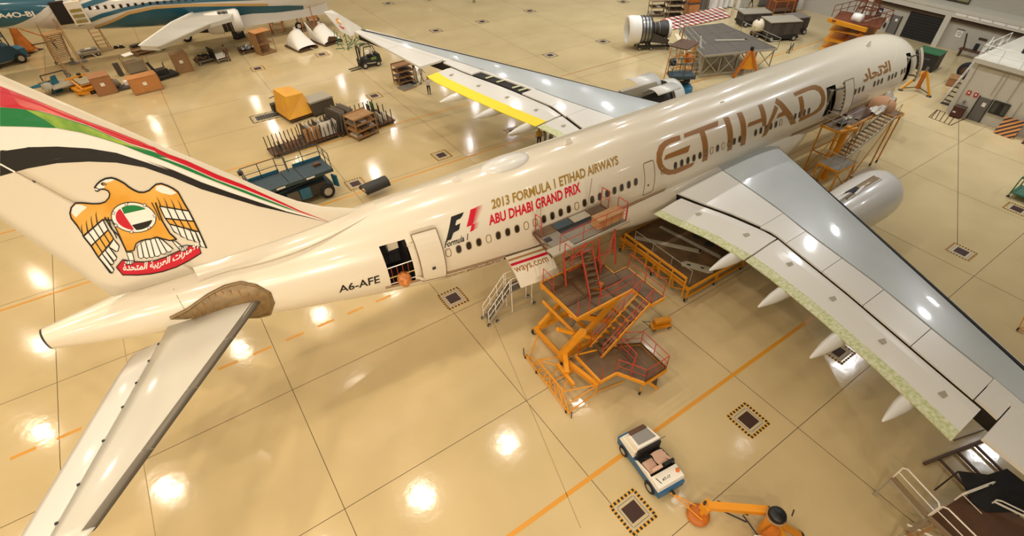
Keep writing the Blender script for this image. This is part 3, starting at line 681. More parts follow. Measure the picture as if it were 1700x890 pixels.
    # flap track fairings
    for y, xt in ((9.0, 11.5), (12.3, 11.1), (15.65, 10.1), (19.1, 9.35)) if sd < 0 else ((9.75, 10.95), (13.0, 9.9), (16.5, 8.9)):
        z = wz(sd, y, te(y))-.55
        lathe(plane, 'flap_track_fairing', [(.0, 0), (.05, .05), (.16, .5), (.28, 1.1), (.36, 2.0), (.36, 3.6), (.2, 4.6), (0, 5.0)], WHITE, 14, (xt, sd*y, z-.06), (0, PI/2-.03, sd*.04))
for yy, ln in ((10.6, .0), (13.1, 0), (16.0, 0), (19.0, 0)): pass
# winglet of the far wing with the small crest
wl = [aty(600, 47.5, 31.2), aty(569, 57, 31.2), aty(538, 20, 32.3), aty(551, 17, 32.3)]
wl = [aty(601, 46.5, 31.2), aty(583, 60, 31.2), aty(565, 52, 31.6), aty(538, 20, 32.3), aty(551, 17, 32.3), aty(564, 24, 31.9)]
nn = Vector((0, .06, .012)); o = mesh('winglet', [v-nn for v in wl]+[v+nn for v in wl], [(0,1,2,3,4,5), (11,10,9,8,7,6)]+[(i, (i+1) % 6, (i+1) % 6+6, i+6) for i in range(6)], WHITE, plane)
# ---- engines
def nacelle(y, xf, z, R, L, m, name='nacelle'):
    prof = [(R*.80, L*.3), (R*.78, L*.08), (R*.84, .02), (R*.9, 0), (R*.96, .08), (R*1.0, .45), (R*1.04, 1.3), (R*1.02, 2.6), (R*.93, L*.8), (R*.82, L)]
    return lathe(plane, name, prof, m, 40, (xf, y, z), (0, -PI/2, 0))
nac = nacelle(-9.45, 28.1, 2.55, 1.62, 6.6, WHITE)
lathe(plane, 'engine_core', [(.0, 3.2), (1.1, 3.2), (1.15, 4.2), (.85, 6.2), (.5, 7.2), (.0, 7.9)], STEEL, 24, (28.1, -9.45, 2.55), (0, -PI/2, 0))
lathe(plane, 'fan', [(0, .9), (.3, 1.2), (.34, 1.35), (1.26, 1.4), (1.26, 1.5), (0, 1.5)], DSTEEL, 24, (28.1, -9.45, 2.55), (0, -PI/2, 0))
P = []; 
for i in range(9):
    f = i/8; X = 26.55-3.7*f; d_ = 28.1-X; rr = 1.62*(1.04-.02*(d_-1.3)/1.3 if d_ < 2.6 else 1.02-.09*(d_-2.6)/2.68)+.02; 
    for s in (-1, 1): a = PI/2+s*(.15+.03*f)+.02; P.append((X, -9.45-rr*math.cos(a), 2.55+rr*math.sin(a)))
op = mesh('cowl_opening', P, [(2*i, 2*i+1, 2*i+3, 2*i+2) for i in range(8)], CAVITY, plane, True); op['label'] = 'long open slot on top of the white near engine cowl'
P2 = [Vector(p) for p in P]
bar(op, 'slot_edge', P2[0]+Vector((0,0,.03)), P2[16]+Vector((0,0,.03)), .05, WHITE); bar(op, 'slot_edge', P2[1]+Vector((0,0,.03)), P2[17]+Vector((0,0,.03)), .05, WHITE)
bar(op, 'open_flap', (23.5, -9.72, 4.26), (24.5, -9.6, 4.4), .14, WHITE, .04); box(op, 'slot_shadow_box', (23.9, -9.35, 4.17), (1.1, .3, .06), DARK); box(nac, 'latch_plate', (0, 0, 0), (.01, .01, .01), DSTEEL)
hexa(plane, 'pylon', [(21.6, -9.7, 3.2), (26.6, -9.55, 3.2), (26.6, -9.35, 3.2), (21.6, -9.2, 3.2), (21.4, -9.65, 4.35), (23.2, -9.5, 4.3), (23.2, -9.4, 4.3), (21.4, -9.25, 4.35)], WHITE)
# far engine: inlet barrel, bare core and two raised fan cowl halves
lathe(plane, 'inlet_barrel', [(1.26, 1.3), (1.26, .2), (1.36, .02), (1.45, 0), (1.55, .08), (1.6, .5), (1.62, 1.3)], WHITE, 36, (28.1, 9.45, 2.55), (0, -PI/2, 0))
lathe(plane, 'bare_engine', [(1.3, 1.3), (1.3, 2.4), (1.0, 2.6), (.95, 4.6), (.6, 6.4), (.2, 7.4)], DSTEEL, 24, (28.1, 9.45, 2.55), (0, -PI/2, 0))
hexa(plane, 'pylon', [(21.8, 9.2, 3.2), (26.6, 9.35, 3.2), (26.6, 9.55, 3.2), (21.8, 9.7, 3.2), (21.6, 9.25, 4.5), (25.6, 9.38, 4.4), (25.6, 9.5, 4.4), (21.6, 9.65, 4.5)], GREYP)
for sgn, c0 in ((1, PI*.52), (-1, PI*.52)):
    P = []; R_ = 1.7; n = 14
    for lay in (R_, R_-.07):
        for X in (26.6, 24.0):
            for i in range(n+1):
                a = c0+ (PI*.62)*i/n     # shell from the hinge outwards, swung up
                yy = -math.cos(a-PI/2-.45)*lay+lay; P.append((X, 9.45+sgn*(.2+.62*lay*(1-math.cos((i/n)*PI*.75))), 3.75+lay*.42*math.sin((i/n)*PI*.75)))
    N = 2*(n+1); F = []
    for i in range(n): F += [(i, i+1, n+1+i+1, n+1+i), (N+i, N+n+1+i, N+n+1+i+1, N+i+1), (i, N+i, N+i+1, i+1), (n+1+i, n+2+i, N+n+2+i, N+n+1+i)]
    F += [(0, n+1, N+n+1, N), (n, N+n, N+2*n+1, 2*n+1)]
    mesh('raised_cowl', P, F, WHITE, plane, True)
# ---- tail fin
FL = [(7.4, -2.0), (7.96, -2.83), (8.34, -3.82), (8.79, -4.6), (9.3, -5.3), (10.13, -6.18), (11.25, -7.17), (12.55, -8.42), (13.65, -9.42), (15.54, -11.16), (17.0, -12.5)]
FT = [(7.4, -12.36), (8.22, -12.57), (11.69, -13.46), (17.0, -14.83)]
FH = [(7.4, -9.45), (7.85, -9.66), (13.35, -12.46), (17.0, -14.1)]
def fin_half(X, z):
    a = lerp_list(FL, z); b = lerp_list(FT, z); c = a-b; f = min(1, max(0, (a-X)/c)); c_ = min(c, 8.5)
    return .5*c_*.098*2.6*(math.sqrt(max(f, 0))*(1-f)**.9)*.9+.004
def finp(X, z, o=0.0): return Vector((X, -fin_half(X, z)-o, z))
def fin_part(name, fa, fb, z0, z1, m, nz=16, nc=14):
    P = []
    for s in (-1, 1):
        for k in range(nz+1):
            z = z0+(z1-z0)*k/nz; a, b = fa(z), fb(z)
            for j in range(nc+1):
                X = a+(b-a)*(j/nc)**1.5; P.append((X, s*fin_half(X, z), z))
    N = (nz+1)*(nc+1); g = lambda l, i, j: l*N+i*(nc+1)+j; F = []
    for i in range(nz):
        for j in range(nc): F += [(g(0,i,j), g(0,i+1,j), g(0,i+1,j+1), g(0,i,j+1)), (g(1,i,j), g(1,i,j+1), g(1,i+1,j+1), g(1,i+1,j))]
        F += [(g(0,i,0), g(1,i,0), g(1,i+1,0), g(0,i+1,0)), (g(0,i,nc), g(0,i+1,nc), g(1,i+1,nc), g(1,i,nc))]
    for j in range(nc): F += [(g(0,0,j), g(0,0,j+1), g(1,0,j+1), g(1,0,j)), (g(0,nz,j), g(1,nz,j), g(1,nz,j+1), g(0,nz,j+1))]
    return mesh(name, P, F, m, plane, True)
fle = lambda z: lerp_list(FL, z); fte = lambda z: lerp_list(FT, z); fhi = lambda z: lerp_list(FH, z)
fin_part('vertical_stabilizer', fle, lambda z: fhi(z)+.012, 7.45, 17.0, CREAM)
fin_part('rudder', lambda z: fhi(z)-.012, fte, 7.78, 16.9, CREAM, 12, 8)
# fin root fillet
P = []; nf = 20
for i in range(nf+1):
    X = -2.2-7.5*i/nf; w = .25+.75*math.sin(PI*min(1, i/nf*1.15)/1.15*.9)
    for j in range(5):
        f = j/4; P.append((X, -(fin_half(X, 8.0)+.02)*(1-f)-w*f, (8.05-.0*f)*(1-f)**2+ (lambda yy: pchip(X, 2)-.06*yy*yy*1.6-.02)(w)*(1-(1-f)**2)))
mesh('fin_fillet', P, [(i*5+j, i*5+j+1, (i+1)*5+j+1, (i+1)*5+j) for i in range(nf) for j in range(4)], CREAM, plane, True)
# fin livery, traced on the fin's side
def fpx(u, v):
    p = aty(u, v, -.2)
    for _ in range(4): p = aty(u, v, -fin_half(p.x, p.z)-.01)
    return (p.x, p.z)
t2 = lambda pts: [fpx(x/4.45, 120+y/4.45) for x, y in pts]
t3 = lambda pts: [fpx(240+x/4.25, 240+y/4.25) for x, y in pts]
FD = lambda name, q, m, off=.012, mx=.6: decal(plane, name, q, m, off, finp, mx)
FD('red_band', t2([(0,102),(250,200),(420,270),(600,345),(820,425),(1040,510),(1246,605)])+t3([(300,115),(520,215),(700,285),(900,375),(1100,468),(1330,555)])+t3([(1100,478),(900,392),(700,312),(500,240),(300,150),(100,70)])+t2([(1140,580),(960,525),(800,460),(640,385),(440,325),(300,285),(180,275),(0,255)]), RED)
FD('red_wash', t2([(60,125),(250,203),(420,273),(600,348),(820,430),(1040,515),(1160,560),(1050,540),(800,452),(640,385),(440,322),(300,285),(190,262),(140,240)]), SALMON, .016)
FD('red_streak', t2([(0,140),(140,172),(300,232),(480,310),(800,430),(1040,520),(1200,585),(1040,535),(800,446),(480,328),(300,250),(140,196),(0,165)]), RED, .019)
FD('green_band', t2([(0,258),(160,270),(300,290),(440,330),(640,392),(800,465),(960,535),(1140,590),(1246,635)])+t3([(100,85),(300,158),(500,248),(700,322),(900,402),(1100,482),(1000,450),(800,378),(600,300),(400,222),(200,140),(0,62)])+t2([(1246,662),(1060,600),(900,535),(760,490),(600,445),(420,412),(200,402),(0,398)]), GREEN)
FD('lime_wash', t2([(190,275),(300,293),(440,333),(640,397),(800,468),(960,535),(1100,585),(900,530),(760,486),(600,443),(415,410),(330,350)]), LIME, .016)
FD('white_band', t2([(0,402),(200,405),(420,416),(600,450),(760,494),(900,540),(1060,604),(1246,668)])+t3([(200,145),(400,228),(600,306),(800,384),(1000,456),(1330,557),(1000,468),(800,402),(600,335),(400,262),(200,175),(0,105)])+t2([(1246,722),(1080,665),(860,595),(660,562),(420,548),(200,556),(0,585)]), LWHITE)
FD('black_band', t2([(0,578),(200,553),(420,548),(660,562),(860,595),(1080,665),(1246,722)])+t3([(0,112),(200,180),(400,266),(600,338),(800,405),(1000,472),(1330,558),(1050,492),(800,435),(600,375),(400,315),(200,232),(0,162)])+t2([(1246,752),(1060,702),(860,668),(660,660),(420,672),(200,712),(0,768)]), BLACK)
seam('rudder_gap', [fpx(*q) for q in ((0, 272), (26, 286), (57, 301), (133, 342), (325, 448))], .018, mat('rudder_gap', '#b89a6e', .6), .011, finp)
seam('rudder_gap', [fpx(*q) for q in ((0, 272), (13, 279), (25, 285.5))], .05, LWHITE, .024, finp)
FD('hinge_mark', [fpx(*q) for q in ((53, 300), (56, 299.5), (60, 302.5), (57, 303))], BLACK, .024)
# ---- national crest on the fin
ep = lambda pts: [fpx(100+x/4.684, 280+y/4.684) for x, y in pts]
crest = bpy.data.objects.new('crest', None); C.objects.link(crest); crest.parent = plane
def CD(name, q, m, off): return decal(crest, name, ep(q), m, off, finp, .8)
def stroke(q, w0, w1=None, m=BLACK, off=.03, name='crest_outline', closed=False):
    w1 = (w1 or w0)*1.45; w0 = w0*1.45; q = list(q) + ([q[0]] if closed else []); L = []; R = []; n = len(q)
    for i, (x, y) in enumerate(q):
        a = q[max(0, i-1)]; b = q[min(n-1, i+1)]
        if closed and i in (0, n-1): a, b = q[-2], q[1]
        dx, dy = b[0]-a[0], b[1]-a[1]; l = math.hypot(dx, dy) or 1; w = (w0+(w1-w0)*i/(n-1))/2
        L.append((x-dy/l*w, y+dx/l*w)); R.append((x+dy/l*w, y-dx/l*w))
    P = ep(L+R); k = len(L)
    return mesh(name, [finp(x, z, off) for x, z in P], [(i, i+1, k+i+1, k+i) for i in range(k-1)], m, crest)
HEAD = [(265,150),(285,120),(312,95),(350,76),(395,70),(430,78),(465,95),(500,115),(530,140),(570,165),(610,182),(650,183),(690,168),(715,145),(745,120),(785,115),(830,130),(875,152),(915,180),(940,225),(970,280),(1000,328)]
LOWR = [(1000,328),(770,290),(790,350),(810,420),(850,500),(905,550)]
BOT = [(905,550),(850,558),(800,545),(750,530),(705,545),(660,550),(620,562),(590,580),(572,635),(545,640),(512,645)]
LSD = [(512,645),(495,600),(470,540),(440,480),(400,400),(330,395),(180,520),(130,440),(85,385),(75,345),(85,300),(118,266),(170,265),(250,272),(310,270),(350,256),(378,225),(385,195),(372,172),(345,160),(315,158),(288,175),(270,168)]
CD('crest_body', HEAD+LOWR[1:]+BOT[1:]+LSD[1:], EGOLD, .012)
CD('crest_head', [(268,150),(287,122),(312,98),(350,80),(395,74),(425,84),(395,100),(360,110),(340,150),(315,155),(288,172),(272,166)], LWHITE, .016)
CD('crest_shoulder', [(88,345),(95,305),(122,278),(165,280),(210,300),(160,340),(120,380)], LWHITE, .016); CD('crest_shoulder', [(745,135),(785,128),(830,142),(875,165),(905,190),(860,205),(790,190),(740,165)], LWHITE, .016)
stroke(HEAD, 10, 8); stroke([(1000,328),(1040,408),(1080,490),(1137,617)], 9); stroke(LSD[4:], 9, 7); stroke(BOT, 7); stroke(LSD[:5], 6); stroke([(180,525),(240,600),(297,690),(400,812)], 9)
stroke([(740,262),(760,320),(790,400),(850,500),(905,550)], 8); stroke([(345,375),(400,470),(455,520),(495,600),(515,645)], 8); stroke([(370,375),(390,440),(440,540)], 6); stroke([(710,262),(745,330),(775,400)], 5)
def grid(A, B, Cc, D, n, m, nm):
    L = lambda p, q, f: (p[0]+(q[0]-p[0])*f, p[1]+(q[1]-p[1])*f)
    for i in range(n):
        f0, f1 = i/n, (i+1)/n; CD(nm, [L(A, B, f0), L(A, B, f1), L(D, Cc, f1), L(D, Cc, f0)], m, .016)
    for i in range(n+1): stroke([L(A, B, i/n), L(D, Cc, i/n)], 6)
    stroke([A, B], 7); stroke([D, Cc], 7)
    for i in range(n): p = L(A, B, (i+.5)/n); stroke([p, L(A, B, (i+.5)/n)], 1) if False else None
grid((180,525),(330,395),(372,475),(240,600), 4, LWHITE, 'feather'); grid((240,600),(372,475),(415,545),(297,688), 4, EGOLD, 'feather')
grid((770,290),(1000,328),(1040,408),(815,385), 4, LWHITE, 'feather'); grid((815,385),(1040,408),(1080,490),(850,430), 4, EGOLD, 'feather')
for i in range(4):
    f = i/4; x, y = 180+150*f, 525-130*f; stroke([(x-4, y), (x-16, y-70), (x-12, y-95)], 7, 1)
    x, y = 780+220*f, 292+36*f; stroke([(x, y), (x-14, y-40), (x-32, y-75)], 7, 1)
for q in ([(297,688),(325,660),(417,785),(405,810),(385,808)], [(325,660),(350,635),(418,730),(405,745),(388,740)], [(350,635),(377,605),(440,690),(430,712),(412,712)], [(377,605),(415,545),(425,560),(458,600),(448,640),(430,642)],
          [(1050,490),(1080,490),(1137,617),(1092,606)], [(1008,478),(1050,490),(1088,572),(1042,566)], [(958,462),(1008,478),(1045,562),(988,550)], [(905,447),(958,462),(988,546),(940,526)], [(850,430),(905,447),(938,520),(885,490)]):
    CD('feather', q, LWHITE, .016); stroke(q, 6, None, BLACK, .03, 'crest_outline', True)
el = lambda cx, cy, a, b, r=.12, n=28: [(cx+a*math.cos(t)*math.cos(r)-b*math.sin(t)*math.sin(r), cy+a*math.cos(t)*math.sin(r)+b*math.sin(t)*math.cos(r)) for t in [2*PI*i/n for i in range(n)]]
CD('disc', el(570, 378, 178, 120), BLACK, .02); CD('disc', el(570, 378, 171, 113), LWHITE, .024); CD('flag_disc', el(573, 379, 146, 99), LWHITE, .028)
def seg(keep):
    return [p for p in el(573, 379, 143, 96, .12, 60) if keep(p)]
lx = lambda y: 468+(y-310)*.66
CD('flag_red', [(lx(300), 300)]+[p for p in sorted(seg(lambda p: p[0] < lx(p[1])), key=lambda p: math.atan2(p[1]-379, -(p[0]-560)))][::-1]+[(lx(475), 475)] if False else [(lx(305), 308)]+sorted(seg(lambda p: p[0] < lx(p[1])-2), key=lambda p: p[1])+[(lx(470), 472)], RED, .032)
g0 = seg(lambda p: p[0] > lx(p[1]) and p[1] < 350-(p[0]-480)*.16); CD('flag_green', sorted(g0, key=lambda p: p[0])+[(lx(348)+2, 350)], GREEN, .032)
g1 = seg(lambda p: p[0] > lx(p[1]) and p[1] > 438-(p[0]-540)*.28); CD('flag_black', sorted(g1, key=lambda p: p[0])+[(lx(438)+3, 437)], BLACK, .032)
for k in range(7):
    a = -PI/2-.35+2*PI*k/7; x, y = 570+165*math.cos(a), 378+112*math.sin(a); P5 = []
    for i in range(10): r = 17 if i % 2 == 0 else 8; P5.append((x+r*math.cos(-PI/2+i*PI/5), y+r*math.sin(-PI/2+i*PI/5)))
    CD('star', P5, LWHITE, .034); stroke(P5, 3, None, BLACK, .037, 'crest_outline', True)
tb = [(596,605),(625,575),(660,556),(700,550),(735,540),(765,540),(795,552)]; tt = [(608,695),(650,693),(695,692),(735,685),(785,668),(830,652),(878,630)]
for i in range(6):
    q = [tb[i], tb[i+1], (tt[i+1][0]-2, tt[i+1][1]-6), ((tt[i][0]+tt[i+1][0])/2, (tt[i][1]+tt[i+1][1])/2+4), (tt[i][0], tt[i][1]-6)]; CD('feather', q, LWHITE, .016); stroke(q, 5, None, BLACK, .03, 'crest_outline', True)
RIB = [(435,765),(485,706),(560,722),(650,724),(740,712),(830,682),(920,640),(1000,598),(1080,605),(1095,655),(1000,715),(900,765),(800,798),(700,818),(600,826),(485,825)]
CD('ribbon', RIB, RED, .02); stroke(RIB, 6, None, BLACK, .034, 'crest_outline', True)
for q in ([(515,650),(560,650),(575,715),(535,712)], [(498,716),(572,712),(560,742),(512,742)], [(868,558),(900,565),(955,612),(925,625)], [(920,606),(992,592),(985,628),(940,642)]): CD('claw', q, LWHITE, .036); stroke(q, 5, None, BLACK, .04, 'crest_outline', True)
for x in (520, 540, 558): stroke([(x, 716), (x-3, 742)], 4, None, BLACK, .042)
for x in (942, 960, 976): stroke([(x, 602), (x+4, 634)], 4, None, BLACK, .042)
CD('eye', el(337, 118, 22, 13), BLACK, .03); CD('eye', el(342, 117, 12, 9), EGOLD, .034); CD('eye', el(340, 117, 6, 6, 0, 10), BLACK, .037)
stroke([(265,150),(280,148),(300,160),(330,155),(350,160)], 5); stroke([(272,168),(292,178),(300,163)], 5)
RT = "\uFE93\uFEAA\uFEA4\uFE98\uFEE4\uFEDF\uFE8D \uFE94\uFEF4\uFE91\uFEAE\uFECC\uFEDF\uFE8D \uFE95\uFE8D\uFEAD\uFE8E\uFEE3\uFEFB\uFE8D"
P, T = text_tris(RT, .03)
def rib(u, v):
    x = 485+585*u; yb = 806+10*math.sin(PI*u)-165*u**2.0-8*u; return (x+8*v, yb-74*v)
decal(crest, 'ribbon_lettering', ep([rib(u, v) for u, v in P]), LWHITE, .036, finp, 2.0, T)
# small crest on the winglet
wa, wb = aty(556, 30, 31.9), aty(571, 36, 31.75); U_ = (wb-wa)/15; V_ = (aty(560, 43, 31.65)-wa)/13
def wcrest(q, m, o): 
    n_ = U_.cross(V_).normalized(); n_ = n_ if n_.y < 0 else -n_
    mesh('crest_print', [wa+U_*x+V_*y+n_*(.07+o) for x, y in q], [tuple(range(len(q)))], m, plane)
wcrest([(0, 2), (2, 0), (6, -2), (9, 0), (14, 2), (13, 8), (9, 7), (7, 9), (4, 7), (2, 9)], EGOLD, .0); wcrest([(4+6*math.cos(a)*.5+2, 3+2.4*math.sin(a)) for a in [i*PI/5 for i in range(10)]], LWHITE, .012); wcrest([(3, 10), (7, 12), (13, 11), (13, 14), (8, 15), (4, 13)], RED, .006)
# ---- tailplane
hz = lambda y: 6.25+(y-1.2)*.1
def hs_side(sd):
    LE = [(.6, -7.5), (1.3, -8.0), (9.0, -13.9), (9.7, -14.6)]; HI = [(.6, -11.3), (1.3, -11.55), (9.7, -15.35)]; TE = [(.6, -12.3), (1.6, -12.6), (2.1, -12.95), (9.7, -16.3)]
    def part(name, fa, fb, y0, y1, m, n=8, k=8):
        P = []
        for s in (1, -1):
            for i in range(n+1):
                y = y0+(y1-y0)*i/n; a, b = lerp_list(fa, y), lerp_list(fb, y); a0 = lerp_list(LE, y); c0 = a0-lerp_list(TE, y)
                for j in range(k+1):
                    X = a+(b-a)*(j/k)**1.4; f = (a0-X)/c0; h = .5*c0*.1*2.4*math.sqrt(max(f, 0))*(1-f)**.95+.008; P.append((X, sd*y, hz(y)+s*h))
        N = (n+1)*(k+1); g = lambda l, i, j: l*N+i*(k+1)+j; F = []
        for i in range(n):
            for j in range(k): F += [(g(0,i,j), g(0,i,j+1), g(0,i+1,j+1), g(0,i+1,j)), (g(1,i,j), g(1,i+1,j), g(1,i+1,j+1), g(1,i,j+1))]
            F += [(g(0,i,0), g(0,i+1,0), g(1,i+1,0), g(1,i,0)), (g(0,i,k), g(1,i,k), g(1,i+1,k), g(0,i+1,k))]
        for j in range(k): F += [(g(0,0,j), g(1,0,j), g(1,0,j+1), g(0,0,j+1)), (g(0,n,j), g(0,n,j+1), g(1,n,j+1), g(1,n,j))]
        if sd > 0: F = [f[::-1] for f in F]
        o = mesh(name, P, F, m, plane, True); 
        bm = bmesh.new(); bm.from_mesh(o.data); bmesh.ops.recalc_face_normals(bm, faces=bm.faces[:]); bm.to_mesh(o.data); bm.free(); return o
    HSG = mat('tailplane_paint', '#c8c4b6', .3, coat=.4)
    hs = part('tailplane', LE, [(y, x+.02) for y, x in HI], .95, 9.7, HSG); part('elevator', [(y, x-.02) for y, x in HI], TE, 1.75, 9.7, WHITE)
    EDGE = mat('tailplane_leading_edge', '#6b6355', .4, .3)
    for y0, y1 in zip((1.3, 3.2, 5.1, 7.0), (3.2, 5.1, 7.0, 8.9)):
        P = []
        for y in (y0+.01, y1-.01):
            X = lerp_list(LE, y)
            for q in ((-.28, .11), (-.08, .07), (.035, 0), (-.08, -.07), (-.28, -.11)): P.append((X+q[0], sd*y, hz(y)+q[1]*1.15+.005*(1 if q[1] > 0 else -1)))
        mesh('leading_edge_strip', P, [(i, i+1, 6+i, 5+i) for i in range(4)], EDGE, hs, True)
    for f in (.06, .16, .28, .4, .55, .72, .85): 
        y = 1.4+8.0*f; X = lerp_list(HI, y); box(hs, 'hinge_bolt', (X, sd*y, hz(y)+.12), (.07, .07, .03), BLACK)
hs_side(-1); hs_side(1)
# bronze cavity at the tailplane root where the seal fairing is off
cv = [hit(*q) for q in ((283,527), (310,514), (345,490), (372,476), (400,469), (425,474), (447,486), (453,502), (447,520), (430,529))]
o = decal(plane, 'root_cavity', cv, CAVITY, .02); o['label'] = 'bare bronze rib cavity around the tailplane root'
ol = cv+[cv[0]]
for a_, b_ in zip(ol, ol[1:]): rod(o, 'seal_strip', fs(a_[0], a_[1], .05), fs(b_[0], b_[1], .05), .13, CAVITY)
for i in range(10):
    f = (i+.5)/10; X = -10.6+2.6*f; zt_ = 6.55+.6*math.sin(PI*f); rod(o, 'rib', fs(X, th_of(X, 6.45), .03), fs(X, th_of(X, min(7.2, zt_)), .03), .045, BRONZE)
# ---- landing gear, under the belly
for y, X in ((-5.3, 17.2), (5.3, 17.2)):
    g_ = rod(plane, 'main_gear_leg', (X, y, .9), (X+.2, y*.94, 3.6), .34, GREYP)
    bar(plane, 'bogie_beam', (X-1.0, y, .72), (X+1.0, y, .72), .26, GREYP)
    for dx in (-1, 1):
        for dy in (-.5, .5): wheel(plane, (X+dx, y+dy, .69), .69, .5, RUBBER, HUB)
rod(plane, 'nose_gear_leg', (42.0, 0, .5), (41.7, 0, 2.6), .28, GREYP)
for dy in (-.38, .38): wheel(plane, (42.0, dy, .52), .52, .38, RUBBER, HUB)
# ================================================================ equipment around the airliner
def rebase(t):
    """move the Empty to the base of its parts, which were written in hall coordinates"""
    P = [c.matrix_basis.translation for c in t.children]
    if not P: return t
    x = sum(p.x for p in P)/len(P); y = sum(p.y for p in P)/len(P); D = Vector((x, y, 0))
    for c in t.children:
        if c.matrix_basis.translation.length == 0 and c.data and not c.get('_u') and c.data.users == 1 and c.type == 'MESH' and c.scale.x == 1: c.location = -D
        else: c.location = c.location - D
    t.location = D; return t
def rpoly(par, pts, z, w, m, name='edge_beam', h=.16):
    for a, b in zip(pts, pts[1:]+pts[:1]): bar(par, name, (a[0], a[1], z), (b[0], b[1], z), w, m, h)
def dock_plate(par, pts, z, m, t=.05, name='deck_plate'): return prism(par, name, pts, z-t, z, m)
# ---- the big yellow scissor dock with stairs
d = thing('access_dock', 'tall orange-yellow scissor dock with red rails and stairs at the rear fuselage', 'access platform')
Z0, Z1, Z2 = 1.3, 3.4, 5.32
# lower landing of three plates
dock_plate(d, [(3.5, -8.1), (5.5, -8.1), (5.5, -10.05), (3.5, -10.05)], Z0, DECK)
dock_plate(d, [(5.52, -8.75), (6.66, -9.45), (6.6, -11.3), (5.2, -11.3), (4.5, -10.08), (5.52, -10.08)], Z0, DECK)
rpoly(d, [(3.5, -8.1), (3.5, -10.05), (4.5, -10.1), (5.2, -11.35), (6.62, -11.35), (6.68, -9.45), (5.5, -8.75)], Z0-.07, .1, YEL)
rail(d, [(4.5, -10.05, Z0), (5.2, -11.3, Z0)], RRED, .95, .045, 1, .9); rail(d, [(5.2, -11.3, Z0), (6.6, -11.3, Z0), (6.66, -9.45, Z0), (5.6, -8.85, Z0)], RRED, 1.0, .045, 1, 1.0, False, BROWN)
rail(d, [(5.5, -9.2, Z0), (5.45, -10.3, Z0), (4.95, -10.6, Z0)], RRED, .95, .045, 1, .7); rod(d, 'rail_post', (3.6, -10, Z0), (3.6, -10, Z0+.95), .05, RRED); rod(d, 'rail_post', (3.6, -8.2, Z0), (3.6, -8.2, Z0+.95), .05, RRED)
stairs(d, (6.5, -11.2, .15), (5.6, -10.0, Z0-.1), .8, YEL, DECK, 5)
# main flight
stairs(d, (4.45, -8.55, Z0), (7.4, -8.5, Z1), .85, YEL, DECK, 10, RRED, .95, (1, -1), .1)
# upper deck, made of plates, with a yellow edge
for a, b in ((3.85, 5.05), (5.05, 6.25), (6.25, 7.4)):
    for c, e in ((-4.6, -6.1), (-6.1, -7.6)): dock_plate(d, [(a+.01, c-.01), (b-.01, c-.01), (b-.01, e+.01), (a+.01, e+.01)], Z1, DECK)
dock_plate(d, [(7.42, -6.2), (8.3, -6.2), (8.3, -8.95), (7.42, -8.95)], Z1, DECK)
rpoly(d, [(3.83, -4.58), (3.83, -7.62), (7.42, -7.62), (7.42, -8.97), (8.32, -8.97), (8.32, -6.2), (7.42, -6.2), (7.42, -4.58)], Z1-.1, .1, YEL, 'edge_beam', .2)
for y in (-5.4, -6.7): bar(d, 'floor_channel', (3.9, y, Z1+.02), (7.4, y, Z1+.02), .14, BROWN, .06)
for x in (5.1, 6.3): bar(d, 'floor_channel', (x, -4.7, Z1+.025), (x, -7.5, Z1+.025), .12, BROWN, .05)
rail(d, [(3.9, -4.7, Z1), (3.9, -5.6, Z1)], RRED, 1.0, .045, 1, .9); rail(d, [(8.28, -8.9, Z1), (8.28, -6.3, Z1)], RRED, 1.0, .045, 1, 1.3)
rail(d, [(7.5, -7.6, Z1), (5.2, -7.58, Z1)], RRED, 1.0, .04, 1, 1.2)
for x, y in ((3.9, -7.55), (4.6, -7.55), (7.45, -8.9)): rod(d, 'rail_post', (x, y, Z1), (x, y, Z1+1.0), .055, RRED)
# loose boxes on the deck
box(d, 'hydraulic_unit', (6.0, -6.6, Z1+.12), (.55, .35, .24), ORG, .4)
# red towers that carry the small platform against the fuselage
for x, y in ((4.9, -5.0), (6.1, -5.2), (8.1, -5.15), (7.0, -5.2)):
    rod(d, 'tower_post', (x-.15, y-.55, Z1), (x, y, Z2-.08), .09, RRED); rod(d, 'tower_post', (x+.25, y+.2, Z1), (x+.1, y+.1, Z2-.08), .08, RRED)
for a, b in (((4.9, -5.5, Z1+.9), (6.1, -5.5, Z1+.9)), ((6.1, -5.5, Z1+.9), (7.9, -5.5, Z1+.95)), ((4.9, -5.3, Z1+1.4), (6.1, -5.3, Z2-.1)), ((7.0, -5.6, Z1+.2), (8.1, -5.15, Z2-.2))): rod(d, 'tower_brace', a, b, .06, RRED)
stairs(d, (5.5, -7.0, Z1), (6.0, -5.4, Z2-.1), .6, RRED, DECK, 8)
dock_plate(d, [(4.9, -5.05), (6.2, -5.05), (6.2, -5.75), (4.9, -5.75)], Z2-.5, DECK); rail(d, [(4.9, -5.1, Z2-.5), (4.9, -5.72, Z2-.5), (6.15, -5.72, Z2-.5)], RRED, 1.0, .045, 1, .7)
